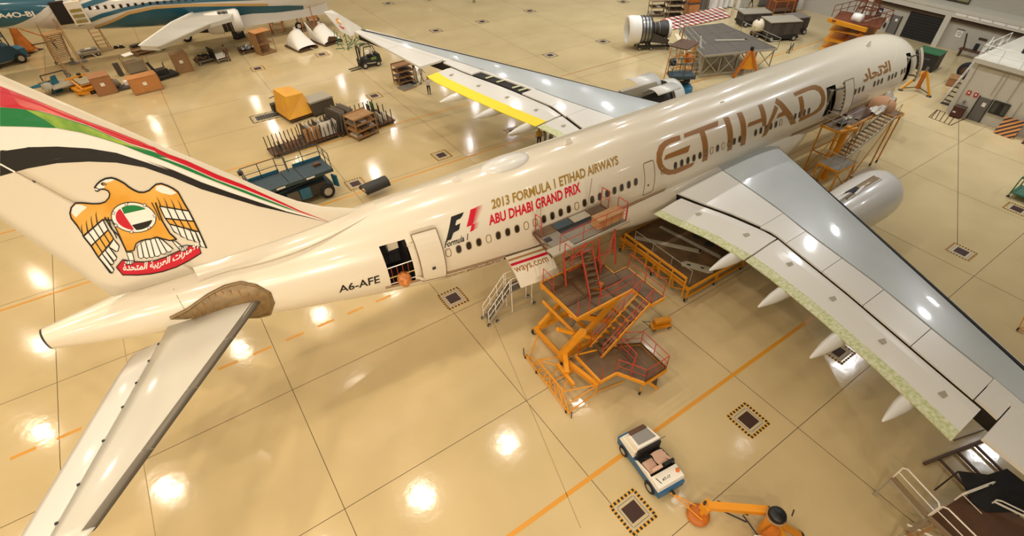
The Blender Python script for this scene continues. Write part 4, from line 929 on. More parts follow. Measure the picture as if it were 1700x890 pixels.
# platform plates at the fuselage
for i, (a, b, c, e, m_) in enumerate(((4.55, 5.6, -2.95, -3.55, DECK), (5.6, 6.7, -2.95, -3.5, DBLUE), (6.7, 7.9, -2.95, -3.5, GREYP), (7.9, 8.95, -2.95, -3.5, DECK), (5.6, 8.95, -3.5, -3.95, BLACK), (4.55, 5.6, -3.55, -4.5, GDECK), (5.6, 7.3, -3.95, -4.9, GDECK), (7.3, 9.1, -3.95, -4.9, GDECK), (4.2, 5.6, -4.5, -5.0, GREYP))):
    dock_plate(d, [(a+.01, c-.01), (b-.01, c-.01), (b-.01, e+.01), (a+.01, e+.01)], Z2, m_, .08)
for x in (4.55, 5.6, 6.7, 7.9, 8.95): bar(d, 'plate_rib', (x, -2.95, Z2+.01), (x, -3.5, Z2+.01), .05, BROWN, .05)
rpoly(d, [(4.5, -2.93), (8.98, -2.93), (9.12, -4.92), (4.2, -5.02)], Z2-.09, .07, BROWN, 'edge_beam', .14)
bar(d, 'edge_beam', (4.2, -5.03, Z2-.06), (9.3, -4.96, Z2-.06), .09, GREYP, .12)
box(d, 'control_pocket', (4.75, -3.9, Z2+.02), (.35, .28, .04), BLACK)
rail(d, [(4.6, -3.0, Z2), (4.62, -3.5, Z2)], RRED, 1.1, .05, 1, .5); rail(d, [(8.95, -3.0, Z2), (9.0, -3.55, Z2)], RRED, 1.1, .05, 1, .55); rail(d, [(9.05, -4.2, Z2), (9.1, -4.85, Z2)], RRED, 1.1, .05, 1, .65)
rail(d, [(4.7, -4.95, Z2), (9.1, -4.9, Z2)], RRED, 1.0, .04, 1, 1.45); rod(d, 'lamp_pole', (8.0, -3.0, Z2), (8.15, -2.98, Z2+1.9), .05, GREYP); rod(d, 'lamp_pole', (4.85, -3.02, Z2), (4.95, -3.0, Z2+1.8), .045, GREYP)
# scissor arms, lower chassis and truss outrigger on castors
for y in (-4.9, -7.3):
    bar(d, 'scissor_arm', (3.6, y, .55), (7.2, y, Z1-.25), .2, YEL, .3); bar(d, 'scissor_arm', (7.2, y+.22, .55), (3.9, y+.22, Z1-.25), .2, YEL, .3)
    bar(d, 'chassis_beam', (3.3, y, .42), (7.9, y, .42), .22, YEL, .26)
for x in (3.3, 5.6, 7.9): bar(d, 'chassis_beam', (x, -4.8, .42), (x, -7.4, .42), .2, YEL, .24)
for x, y in ((3.3, -4.8), (7.9, -4.8), (3.3, -7.4), (7.9, -7.4)): wheel(d, (x, y, .2), .2, .16, RUBBER, HUB)
rod(d, 'hydraulic_ram', (4.6, -6.1, .6), (6.4, -6.1, 2.7), .16, STEEL); rod(d, 'axle_tube', (4.0, -4.6, 1.95), (4.0, -7.65, 1.95), .2, YEL); bar(d, 'link_beam', (3.0, -7.5, 1.0), (3.9, -8.1, 2.9), .24, YEL, .3); bar(d, 'link_beam', (3.4, -7.3, 1.2), (2.6, -8.6, 1.0), .24, YEL, .3); rod(d, 'link_tube', (2.9, -7.3, 2.9), (5.0, -8.0, 1.4), .22, YEL)
bar(d, 'chassis_beam', (3.0, -7.4, .9), (3.45, -10.0, .9), .2, YEL, .26); bar(d, 'chassis_beam', (2.6, -7.8, .9), (2.5, -9.3, .9), .16, YEL, .2)
A_ = [(1.94, -5.9), (1.66, -10.1)]
for z in (.18, .75): rod(d, 'truss_chord', (1.94, -5.95, .18), (1.66, -10.1, .18), .09, YEL) if z < .3 else rod(d, 'truss_chord', (2.05, -6.9, z), (1.95, -9.2, z), .08, YEL)
n = 7
for i in range(n):
    f = i/n; p = Vector((1.94-.28*f, -5.95-4.15*f, .18)); q = Vector((1.94-.28*(f+1/n), -5.95-4.15*(f+1/n), .18)); c = Vector((2.05-.1*f, -6.9-2.3*min(1, (f+.5/n)), .75))
    rod(d, 'truss_brace', p, c, .06, YEL); rod(d, 'truss_brace', c, q, .06, YEL)
for a, b in (((2.0, -6.9, .75), (3.3, -7.4, .6)), ((1.95, -9.2, .75), (3.4, -9.9, .9)), ((1.8, -8.0, .2), (3.3, -8.5, .6)), ((2.0, -6.2, .2), (3.3, -5.2, .5)), ((2.0, -6.9, .75), (3.3, -8.5, .6)), ((1.95, -8.2, .75), (3.3, -7.4, .6)), ((1.7, -9.6, .2), (3.4, -9.9, .8)), ((1.95, -9.2, .75), (3.0, -8.4, .85)), ((3.4, -9.9, .2), (1.7, -10.0, .2)), ((3.4, -9.9, .2), (3.45, -9.95, 1.2)), ((5.0, -10.2, .3), (3.4, -9.9, .3))): rod(d, 'truss_brace', a, b, .07, YEL)
for x, y in ((1.94, -5.95), (1.68, -9.85), (1.85, -7.1), (5.3, -11.1), (6.5, -11.0)): rod(d, 'castor_stem', (x, y, .12), (x, y, Z0-.1 if x > 5 else .3), .06, YEL); wheel(d, (x, y, .11), .11, .09, RUBBER, HUB, .4, 'caster')
rod(d, 'jack_screw', (1.94, -5.75, .02), (1.94, -5.75, .6), .05, DSTEEL); rod(d, 'jack_screw', (1.66, -10.25, .02), (1.66, -10.25, .55), .05, DSTEEL)
rebase(d)
# plywood crate on the platform
t = thing('crate', 'orange plywood crate lying on the platform against the rear fuselage', 'crate', (8.1, -4.42, Z2+.002), .02)
hexa(t, 'body', [(-.75, -.3, 0), (.95, -.3, 0), (.95, .3, 0), (-.75, .3, 0), (-.75, -.3, .5), (.95, -.3, .5), (.95, .3, .5), (-.75, .3, .5)], CARD)
box(t, 'lid', (.1, 0, .52), (1.76, .66, .04), WOOD)
for x in (-.5, .1, .7): box(t, 'slat', (x, -.31, .25), (.08, .02, .5), WOOD)
# ---- broad brown deck under the near wing, with a yellow truss side
d = thing('wing_dock', 'low wide brown deck with a yellow truss edge under the near wing root', 'access platform')
for i in range(4):
    for j in range(3): dock_plate(d, [(12.0+1.3*i, -2.0-1.95*j), (13.29+1.3*i, -2.0-1.95*j), (13.29+1.3*i, -3.94-1.95*j), (12.0+1.3*i, -3.94-1.95*j)], 1.2, DECK)
rpoly(d, [(12, -2), (17.2, -2), (17.2, -7.86), (12, -7.86)], 1.1, .12, YEL, 'edge_beam', .2)
for y in (-2.1, -5, -7.8):
    bar(d, 'chassis_beam', (12, y, .4), (17.2, y, .4), .1, YEL, .14)
    for x in (12.05, 14.6, 17.1): bar(d, 'leg', (x, y, .2), (x, y, 1.05), .1, YEL); wheel(d, (x, y, .15), .15, .1, RUBBER, HUB, 0, 'caster')
for k in range(5): y = -2.1-1.15*k; bar(d, 'truss_brace', (11.98, y, .4), (11.98, y-1.15, 1.0), .06, YEL); bar(d, 'truss_brace', (11.98, y-1.15, .4), (11.98, y-1.15, 1.05), .06, YEL)
bar(d, 'side_beam', (11.7, -2.6, 1.9), (11.75, -7.7, 1.9), .1, YEL, .12); bar(d, 'side_beam', (11.7, -2.6, 1.55), (11.75, -7.7, 1.55), .07, YEL, .07)
for k in range(6): y = -2.6-1.02*k; bar(d, 'side_post', (11.72, y, .5), (11.72, y, 1.95), .07, YEL)
rail(d, [(12.2, -3.0, 1.2), (12.25, -7.6, 1.2)], GREYP, .95, .04, 0, 1.5)
rebase(d)
for (a, b, w, lb) in (((12.6, -2.6), (15.0, -6.0), .3, 'long grey plank lying aslant across the brown wing deck'), ((14.8, -2.7), (15.6, -7.2), .22, 'narrow grey plank pointing to the deck edge under the wing')):
    a = Vector((*a, 0)); b = Vector((*b, 0)); t = thing('plank', lb, 'plank', ((a.x+b.x)/2, (a.y+b.y)/2, 1.203), math.atan2(b.y-a.y, b.x-a.x)); L = (b-a).length
    hexa(t, 'board', [(-L/2, -w/2, 0), (L/2, -w/2, 0), (L/2, w/2, 0), (-L/2, w/2, 0), (-L/2, -w/2, .06), (L/2, -w/2, .06), (L/2, w/2, .06), (-L/2, w/2, .06)], GREYP); box(t, 'end_cap', (L/2-.05, 0, .065), (.12, w+.02, .02), DSTEEL)
t = thing('deck_panel', 'loose grey panel with two slots on the brown wing deck', 'panel', (13.7, -6.9, 1.203), -1.0)
prism(t, 'sheet', [(-.9, -.2), (.7, -.3), (.95, -.1), (.9, .3), (-.7, .3), (-.95, .1)], 0, .05, GREYP); box(t, 'slot', (-.5, 0, .052), (.22, .12, .01), BLACK); box(t, 'slot', (.3, .02, .052), (.22, .12, .01), BLACK)
# ---- small yellow wheeled unit on the floor
t = thing('hydraulic_cart', 'small yellow wheeled pump cart on the floor beside the scissor dock', 'cart', (9.35, -8.45, 0), -.35)
box(t, 'tray', (0, 0, .2), (1.15, .5, .06), YEL); box(t, 'tank', (.1, .1, .42), (.95, .3, .3), YEL, 0, .2); rod(t, 'pipe', (-.5, -.2, .3), (.55, -.2, .3), .07, YEL); rod(t, 'handle', (-.6, 0, .2), (-1.05, .3, .55), .03, DSTEEL); rod(t, 'hose', (-.5, .3, .3), (-.8, .55, .1), .03, RUBBER)
for x in (-.45, .45):
    for y in (-.24, .24): wheel(t, (x, y, .1), .1, .07, RUBBER, HUB)
# ---- portable ladder platform under the cargo door
t = thing('step_ladder', 'pale rolling step ladder standing under the open cargo door', 'ladder')
stairs(t, (1.55, -2.55, .2), (3.0, -2.55, 1.75), .6, GREYP, GDECK, 7, LWHITE, .9, (1, -1), .06)
box(t, 'platform', (3.75, -2.55, 1.78), (1.5, .65, .05), GDECK)
for x in (3.1, 4.45):
    for y in (-2.25, -2.85): rod(t, 'leg', (x, y, .15), (x, y, 2.7), .045, LWHITE)
for y in (-2.25, -2.85): rod(t, 'base_tube', (1.5, y, .15), (4.6, y, .15), .05, GREYP); rod(t, 'hand_rail', (3.0, y, 2.7), (4.45, y, 2.7), .045, LWHITE); rod(t, 'mid_rail', (3.0, y, 2.25), (4.45, y, 2.25), .04, LWHITE)
rod(t, 'base_tube', (4.6, -2.25, .15), (4.6, -2.85, .15), .05, GREYP)
for x, y in ((1.5, -2.2), (1.5, -2.9), (2.05, -2.9), (4.6, -2.2), (4.6, -2.9)): wheel(t, (x, y, .1), .1, .07, RUBBER, HUB, 0, 'caster')
rebase(t)
# ---- stair tower at the second door
d = thing('stair_tower', 'orange legged stair tower with a long flight at the open second door', 'access platform')
dock_plate(d, [(30.4, -3.0), (33.3, -3.0), (33.3, -4.4), (30.4, -4.4)], 4.2, DECK); dock_plate(d, [(33.32, -3.0), (37.4, -3.0), (37.4, -4.35), (33.32, -4.35)], 4.2, DECK)
dock_plate(d, [(36.2, -4.4), (37.4, -4.4), (37.4, -5.5), (36.2, -5.5)], 4.2, DECK)
rpoly(d, [(30.4, -3.0), (37.4, -3.0), (37.4, -5.5), (36.2, -5.5), (36.2, -4.4), (30.4, -4.4)], 4.12, .1, YEL, 'edge_beam', .16)
dock_plate(d, [(28.9, -4.6), (31.0, -4.6), (31.0, -6.2), (28.9, -6.2)], 2.3, GDECK); rpoly(d, [(28.9, -4.6), (31.0, -4.6), (31.0, -6.2), (28.9, -6.2)], 2.22, .08, YEL)
stairs(d, (30.9, -5.0, 2.3), (36.3, -5.0, 4.2), .95, GREYP, DECK, 14, WOOD, .95)
rail(d, [(30.45, -4.35, 4.2), (30.45, -3.05, 4.2)], GREYP, 1.05, .045, 1, .7); rail(d, [(30.45, -4.38, 4.2), (33.0, -4.38, 4.2)], GREYP, 1.05, .045, 1, 1.3); rail(d, [(28.95, -4.65, 2.3), (28.95, -6.15, 2.3), (30.9, -6.15, 2.3)], GREYP, 1.05, .045, 1, .8)
bar(d, 'orange_beam', (30.3, -4.5, 4.2), (31.9, -4.9, 4.2), .18, YEL, .2); bar(d, 'orange_column', (30.9, -4.6, .2), (31.1, -4.55, 4.2), .4, YEL, .3); box(d, 'column_cap', (31.2, -4.6, 4.35), (.42, .3, .22), YEL)
for x, y, z in ((30.4, -3.1, 4.1), (30.4, -4.4, 4.1), (33.3, -4.4, 4.1), (37.3, -5.4, 4.1), (37.3, -3.1, 4.1), (36.3, -5.4, 4.1), (28.9, -4.6, 2.2), (28.9, -6.2, 2.2), (31.0, -6.2, 2.2), (33.3, -3.1, 4.1)): bar(d, 'leg', (x, y, .1), (x, y, z), .09, YEL); wheel(d, (x, y, .12), .12, .1, RUBBER, HUB, 0, 'caster')
for a, b in (((30.4, -3.1, .3), (30.4, -4.4, 4.0)), ((30.4, -4.4, .3), (33.3, -4.4, 4.0)), ((28.9, -4.6, .3), (28.9, -6.2, 2.1)), ((28.9, -6.2, 2.0), (31, -6.2, .3)), ((36.3, -5.4, 4.0), (33.4, -5.5, .2)), ((30.4, -4.4, 2.2), (30.4, -3.1, 2.2)), ((31.0, -6.2, 2.2), (33.3, -5.5, .3))): bar(d, 'brace', a, b, .06, YEL)
for z in (.25, 2.2): rpoly(d, [(30.4, -3.1), (33.3, -3.1), (33.3, -4.4), (30.4, -4.4)], z, .06, YEL, 'tie_bar', .06)
rebase(d)
t = thing('tool_bag', 'dark tool bag on the stair tower at the second door', 'bag', (31.5, -3.9, 4.203)); box(t, 'body', (0, 0, .14), (.7, .4, .28), BLACK); rod(t, 'strap', (-.25, 0, .32), (.25, 0, .32), .04, DSTEEL)
t = thing('cover_cloth', 'brown quilted cover heaped on the stair tower beyond the door', 'cover', (34.4, -3.6, 4.203))
P = []; random.seed(3)
for i in range(9):
    for j in range(6): P.append((-1.2+2.4*i/8, -.6+1.2*j/5, .05+.5*math.sin(PI*i/8)*math.sin(PI*j/5)+random.random()*.08))
mesh('cloth', P, [(i*6+j, (i+1)*6+j, (i+1)*6+j+1, i*6+j+1) for i in range(8) for j in range(5)], BROWN, t, True); box(t, 'binding', (0, -.6, .04), (2.4, .04, .06), BROWN)
t = thing('plastic_film', 'crumpled clear and pink plastic film at the top of the stair flight', 'plastic sheet', (36.6, -3.9, 4.203))
P = [((-1.6+3.0*i/10), (-.8+.9*j/5+.3*i/10), .1+.9*(i/10)*(.5+.5*math.sin(i*1.7+j))+random.random()*.12) for i in range(11) for j in range(6)]
mesh('film', P, [(i*6+j, (i+1)*6+j, (i+1)*6+j+1, i*6+j+1) for i in range(10) for j in range(5)], SHEET, t, False); box(t, 'tape_strip', (0, 0, .08), (1.2, .06, .05), LWHITE)
t = thing('radome_cover', 'tan padded cover leaning at the fuselage above the film', 'cover', (37.0, -3.9, 4.203))
lathe(t, 'pad', [(0, .75), (.5, .7), (.9, .4), (1.0, 0)], mat('padded_cover', '#b98a62', .8), 18); box(t, 'seam_band', (0, -.6, .38), (1.2, .05, .06), BROWN)
t = thing('spare_mat', 'white rags and parts left on the tower deck by the door sill', 'rags', (32.9, -3.6, 4.203))
for k in range(6): box(t, 'rag', (-.5+k*.2, .1*math.sin(k*2), .05), (.3, .22, .08+.04*(k % 3)), LWHITE if k % 2 else GREYP, k*.7)
t = thing('box_trailer', 'low trailer with a flat brown top between stair tower and near engine', 'trailer', (32.2, -6.95, 0), -.05)
box(t, 'top', (0, 0, 1.28), (2.5, 1.25, .06), mat('trailer_top', '#8f7a62', .6)); box(t, 'side_panel', (0, -.6, .95), (2.4, .04, .6), BROWN); box(t, 'chassis', (0, 0, .5), (2.4, 1.1, .12), BROWN); box(t, 'inner_box', (-.3, .1, .9), (1.5, .9, .6), WPAINT)
for x in (-1.15, 1.15):
    for y in (-.55, .55): bar(t, 'post', (x, y, .5), (x, y, 1.25), .06, GREYP); wheel(t, (x*.8, y, .22), .22, .14, RUBBER, HUB)
# ---- tow tractor and the yellow jack it pulls
TB = mat('tractor_blue', '#2a6490', .4, noise=.15, nscale=3); TW = mat('tractor_white', '#ece6d8', .35); GLASS = mat('windscreen_glass', '#8f8c88', .15, coat=.6); SEAT = mat('seat_black', '#1a1715', .6); LINEN = mat('seat_cover_pink', '#c9a48c', .8)
t = thing('tow_tractor', 'small blue and white open tow tractor parked on the orange floor line', 'tow tractor', (2.98, -14.1, 0), -PI/2-.12)
hexa(t, 'lower_body', [(-1.45, -.66, .22), (1.35, -.66, .22), (1.35, .66, .22), (-1.45, .66, .22), (-1.5, -.68, .72), (1.4, -.68, .72), (1.4, .68, .72), (-1.5, .68, .72)], TB)
hexa(t, 'bonnet', [(-1.4, -.66, .72), (-.35, -.68, .72), (-.35, .68, .72), (-1.4, .66, .72), (-1.3, -.6, 1.0), (-.35, -.64, 1.15), (-.35, .64, 1.15), (-1.3, .6, 1.0)], TW)
hexa(t, 'windscreen_frame', [(-1.25, -.58, 1.0), (-.3, -.62, 1.15), (-.3, .62, 1.15), (-1.25, .58, 1.0), (-1.05, -.5, 1.35), (-.28, -.58, 1.52), (-.28, .58, 1.52), (-1.05, .5, 1.35)], TW)
hexa(t, 'windscreen', [(-.98, -.42, 1.37), (-.42, -.46, 1.49), (-.42, .46, 1.49), (-.98, .42, 1.37), (-.98, -.42, 1.40), (-.42, -.46, 1.53), (-.42, .46, 1.53), (-.98, .42, 1.40)], GLASS)
hexa(t, 'vent_grille', [(-1.24, -.42, 1.28), (-1.0, -.44, 1.37), (-1.0, .44, 1.37), (-1.24, .42, 1.28), (-1.24, -.42, 1.33), (-1.0, -.44, 1.41), (-1.0, .44, 1.41), (-1.24, .42, 1.33)], BROWN)
box(t, 'dash_panel', (-.22, 0, 1.1), (.1, 1.2, .5), SEAT); lathe(t, 'steering_wheel', [(.15, 0), (.17, .02), (.19, 0), (.17, -.02), (.15, 0)], SEAT, 16, (.02, -.3, 1.12), (0, -.5, 0)); rod(t, 'steering_column', (-.2, -.3, .95), (.02, -.3, 1.12), .04, DSTEEL)
box(t, 'cockpit_floor', (.25, 0, .74), (1.1, 1.25, .03), SEAT)
for y in (-.3, .32): box(t, 'seat', (.35, y, .85), (.5, .48, .18), LINEN if y < 0 else SEAT); box(t, 'seat_back', (.66, y, 1.08), (.14, .5, .5), LINEN if y < 0 else SEAT, 0, 0, .25)
for y in (-.64, .64): hexa(t, 'side_panel', [(-.2, y-.04, .72), (1.4, y-.04, .72), (1.4, y+.04, .72), (-.2, y+.04, .72), (-.1, y-.04, .8), (.6, y-.04, 1.0), (.6, y+.04, 1.0), (-.1, y+.04, .8)], TW if y < 0 else SEAT)
hexa(t, 'rear_deck', [(.8, -.68, .72), (1.42, -.68, .72), (1.42, .68, .72), (.8, .68, .72), (.82, -.66, 1.0), (1.38, -.66, .96), (1.38, .66, .96), (.82, .66, 1.0)], TW)
box(t, 'rear_bumper', (1.45, 0, .5), (.14, 1.3, .4), TB); box(t, 'hitch', (1.6, 0, .42), (.25, .14, .12), DSTEEL)
lathe(t, 'beacon', [(0, .16), (.06, .15), (.085, .08), (.085, 0)], mat('beacon_orange', '#e0701a', .3), 14, (1.1, .52, .99)); rod(t, 'mirror_arm', (-.3, .62, 1.3), (-.25, .85, 1.45), .03, DSTEEL); rod(t, 'wiper', (.95, -.5, 1.0), (1.25, -.42, 1.0), .03, SEAT)
for x in (-.95, .95):
    for y in (-.62, .62): wheel(t, (x, y, .33), .33 if x > 0 else .3, .24, RUBBER, HUB)
flat_text(t, 'fleet_number', 'AT-17', Matrix.Translation((1.2, -.3, .985)) @ Matrix.Rotation(PI/2, 4, 'Z'), .42, .12, BLACK, .03)
# coat over the seat
t2_ = thing('coat', 'pale pink cloth thrown over the tractor seat', 'cloth', (3.2, -14.45, .96), -PI/2-.12); mesh('cloth', [(-.35+.7*i/5, -.3+.6*j/4, .05+.06*math.sin(i*1.9+j)) for i in range(6) for j in range(5)], [(i*5+j, (i+1)*5+j, (i+1)*5+j+1, i*5+j+1) for i in range(5) for j in range(4)], LINEN, t2_, True); box(t2_, 'sleeve', (.2, .3, .06), (.4, .14, .07), LINEN, .4)
JO = mat('jack_orange', '#e2941f', .45)
t = thing('aircraft_jack', 'orange tripod aircraft jack with a black cap at the bottom edge', 'jack')
hx = at(1113, 818, .45); hd = at(1162, 850, .45); en = at(1275, 848, 1.2); cap = at(1290, 856, 1.75)
for s in (-1, 1): e = Vector((-.3, -.35, 0)).normalized()*s*.42; rod(t, 'tow_bar', hx, hd+Vector((.2, .45, 0))*s*.6+Vector((0, 0, -.1)), .06, JO)
m1 = hx.lerp(hd, .6); rod(t, 'tow_brace', m1+Vector((.08, .16, 0)), m1-Vector((.08, .16, 0)), .045, JO)
lathe(t, 'foot_disc', [(0, .16), (.3, .16), (.46, .1), (.48, 0)], ORG, 22, (hd.x, hd.y, .12)); lathe(t, 'foot_column', [(0, .8), (.09, .8), (.1, 0)], JO, 12, (hd.x+.1, hd.y-.05, .2))
b0 = Vector((hd.x+.15, hd.y-.08, 1.0)); bar(t, 'main_beam', b0, en, .3, JO, .26); box(t, 'beam_bracket', b0+Vector((0, 0, -.1)), (.4, .4, .4), JO); rod(t, 'bracket_bolt', b0+Vector((-.1, .1, .05)), b0+Vector((-.1, .1, .3)), .12, DSTEEL)
lathe(t, 'ram_cap', [(0, .2), (.26, .18), (.33, .1), (.34, 0)], BLACK, 22, cap); lathe(t, 'ram_cylinder', [(.27, 0), (.29, -1.5)], JO, 20, cap)
lathe(t, 'ram_collar', [(.36, 0), (.38, -.08), (.36, -.12)], GREYP, 22, cap)
for dx, dy in ((1.1, -.9), (-.9, -1.1), (.2, -1.5)): bar(t, 'jack_leg', cap+Vector((0, 0, -.5)), Vector((cap.x+dx, cap.y+dy, .12)), .2, JO, .22); lathe(t, 'foot_pad', [(0, .1), (.2, .1), (.24, 0)], DSTEEL, 12, (cap.x+dx, cap.y+dy, .02))
hexa(t, 'mesh_guard', [(cap.x-.75, cap.y-.55, .5), (cap.x-.15, cap.y-.55, .5), (cap.x-.15, cap.y, .5), (cap.x-.75, cap.y, .5), (cap.x-.6, cap.y-.45, 1.5), (cap.x-.2, cap.y-.45, 1.5), (cap.x-.2, cap.y-.1, 1.5), (cap.x-.6, cap.y-.1, 1.5)], ORG)
box(t, 'pump_box', (cap.x-1.3, cap.y-.55, .75), (.9, .7, .35), GDECK, -.5); box(t, 'battery', (cap.x-.95, cap.y-.3, 1.0), (.42, .2, .2), BLACK, -.9)
for a, b in (((-1.2, -.1, 1.1), (-.75, -.5, 1.1)), ((-1.0, .05, 1.1), (-.55, -.35, 1.1)), ((-1.2, -.1, 1.1), (-1.0, .05, 1.1)), ((-.75, -.5, 1.1), (-.55, -.35, 1.1))): rod(t, 'white_frame', cap+Vector((a[0], a[1], a[2]-cap.z+.1)), cap+Vector((b[0], b[1], b[2]-cap.z+.1)), .045, LWHITE)
for o_ in (0, .28): rod(t, 'dark_strut', Vector((hd.x+.5+o_, hd.y-.3+o_*.5, .75)), Vector((hd.x+1.2+o_, hd.y-1.35+o_*.5, .5)), .07, DSTEEL)
rod(t, 'hose', Vector((hd.x+1.3, hd.y-1.1, .5)), Vector((cap.x-.8, cap.y-.1, 1.0)), .06, DSTEEL); rod(t, 'winch', b0+Vector((.35, -.3, -.3)), b0+Vector((.5, -.15, -.2)), .2, ORG)
rod(t, 'valve', (cap.x+1.0, cap.y-.3, .9), (cap.x+1.25, cap.y-.2, .95), .06, DSTEEL)
for dx, dy in ((.8, .45), (-.9, -.6)): wheel(t, (cap.x+dx, cap.y+dy*1.0, .2), .2, .14, RUBBER, HUB, .6)
rebase(t)
# ---- white railed stand in the lower right corner
t = thing('work_stand', 'work stand with white hooped rails and open frame in the lower right corner', 'access platform')
ZS = 1.6
def hoop(par, a, b, h, m=LWHITE, d=.06):
    a = Vector(a); b = Vector(b); U = Vector((0, 0, h)); e = (b-a).normalized()*.14
    for p, q in ((a, a+U*.86), (a+U*.86, a+U+e), (a+U+e, b+U-e), (b+U-e, b+U*.86), (b+U*.86, b)): rod(par, 'rail_hoop', p, q, d, m)
    rod(par, 'mid_rail', a+U*.5, b+U*.5, d*.75, m)
p0 = at(1482, 793, ZS); p1 = at(1540, 857, ZS); p2 = at(1612, 925, ZS)
hoop(t, p0, p1, .95); bar(t, 'deck_beam', p0, p1, .14, mat('stand_timber', '#8f7a5c', .6), .14); bar(t, 'deck_beam', p0+Vector((-.12, 0, -.1)), p1+Vector((-.12, 0, -.1)), .06, GREYP)
hoop(t, p1+Vector((.1, -.05, 0)), p2, .95); bar(t, 'deck_beam', p1, p2, .14, MATS['stand_timber'], .14)
q0 = at(1503, 884, ZS-.2); q1 = at(1545, 866, ZS-.2); bar(t, 'cross_beam', q0, q1, .14, MATS['stand_timber'], .12); bar(t, 'cross_beam', q0+Vector((.3, -.3, 0)), q1+Vector((.3, -.3, 0)), .1, WOOD, .1); bar(t, 'side_beam', q0, q0+Vector((.6, -1.5, 0)), .12, WOOD, .12); bar(t, 'side_beam', q0+Vector((.35, .1, 0)), q0+Vector((.95, -1.3, 0)), .06, LWHITE)
for p in (p0, p1, p2, q0): bar(t, 'leg', (p.x, p.y, 0), p, .09, GREYP)
dk = [at(1545, 857, ZS-.1), at(1600, 822, ZS-.1), at(1680, 850, ZS-.1), at(1760, 900, ZS-.1), at(1700, 960, ZS-.1), at(1620, 925, ZS-.1)]
dock_plate(t, [(v.x, v.y) for v in dk], ZS-.1, BROWN)
r0 = at(1585, 830, ZS-.1); r1 = at(1638, 810, ZS-.1); r2 = at(1662, 822, ZS-.1); hoop(t, r0, r1, .6); rod(t, 'mid_rail', r0+Vector((0, 0, .5)), r0+Vector((.35, -1.0, -.1)), .04, LWHITE)
s0 = at(1643, 838, ZS-.1); s1 = at(1725, 878, ZS-.1); hoop(t, s0, s1, .5); rod(t, 'mid_rail', s0+Vector((0, 0, .3)), s1+Vector((0, 0, .3)), .05, LWHITE)
rebase(t)
t = thing('dark_canopy', 'crumpled black fabric canopy under the near wing tip', 'canopy')
Q = [(1592, 782), (1640, 788), (1672, 778), (1700, 800), (1740, 830), (1700, 850), (1640, 850), (1612, 832)]
zz = [1.75, 1.95, 2.0, 1.9, 1.8, 1.5, 1.55, 1.6]; V = [at(u, v, z) for (u, v), z in zip(Q, zz)]; cc = sum(V, Vector())/len(V)+Vector((0, 0, .12))
mesh('fabric', V+[cc]+[v-Vector((0, 0, .06)) for v in V], [(i, (i+1) % 8, 8) for i in range(8)]+[((i+1) % 8, i, 9+i, 9+(i+1) % 8) for i in range(8)], mat('black_fabric', '#1b1a1c', .85), t)
for v in (V[0], V[3], V[5], V[7]): bar(t, 'pole', (v.x, v.y, 0), v-Vector((0, 0, .05)), .06, DSTEEL)
rebase(t)
t = thing('rail_frame', 'long brown ladder-like rail frame lying on the floor under the wing tip', 'frame')
f0 = at(1534, 770, .12); f1 = at(1640, 728, .12); bar(t, 'rail', f0, f1, .12, BROWN, .12)
for f in (.22, .5, .78):
    p = f0.lerp(f1, f); q = p+(at(1600, 826, .12)-at(1545, 767, .12)); bar(t, 'rung', p, q, .1, BROWN, .08)
bar(t, 'rail', at(1590, 745, .12)+Vector((.3, .3, 0)), f1+Vector((.35, .3, 0)), .05, BROWN); rebase(t)
# ---- right edge: green trestle and yellow frame stand
t = thing('green_trestle', 'green steel trestle table cut by the right edge', 'trestle', (at(1706, 330).x, at(1706, 330).y, 0), 0)
for x in (-.9, .9):
    for y in (-1.0, 1.0): bar(t, 'leg', (x, y, 0), (x, y, 1.6), .07, GREENP); lathe(t, 'foot', [(0, .08), (.1, .08), (.12, 0)], DSTEEL, 10, (x, y, 0))
rpoly(t, [(-.9, -1.0), (.9, -1.0), (.9, 1.0), (-.9, 1.0)], 1.6, .07, GREENP, 'top_beam', .08); rpoly(t, [(-.9, -1.0), (.9, -1.0), (.9, 1.0), (-.9, 1.0)], .35, .05, GREENP, 'tie_bar', .05); box(t, 'shelf', (0, 0, .4), (1.7, 1.9, .03), mat('green_shelf', '#3d6a52', .6)); lathe(t, 'tray_ring', [(.4, 0), (.46, .06), (.5, 0)], BLACK, 18, (.1, 0, 1.62))
e = at(1688, 548); t = thing('yellow_stand', 'yellow tubular stand on castors at the right edge beyond the wing', 'stand', (e.x, e.y, 0), 0)
for p, q in (((0, 0, .15), (1.1, .5, 1.5)), ((0, 0, .15), (1.2, -.6, .15)), ((.1, -.9, .15), (1.1, .2, 1.5)), ((.1, -.9, .15), (1.3, -1.0, .15)), ((0, 0, .15), (.1, -.9, .15)), ((1.1, .5, 1.5), (1.5, -.5, 1.5)), ((1.2, -.6, .15), (1.5, -.5, 1.5))): rod(t, 'tube', p, q, .06, YEL)
for x, y in ((0, 0), (.1, -.9), (1.3, -.6)): wheel(t, (x, y, .1), .1, .08, RUBBER, HUB, 0, 'caster')
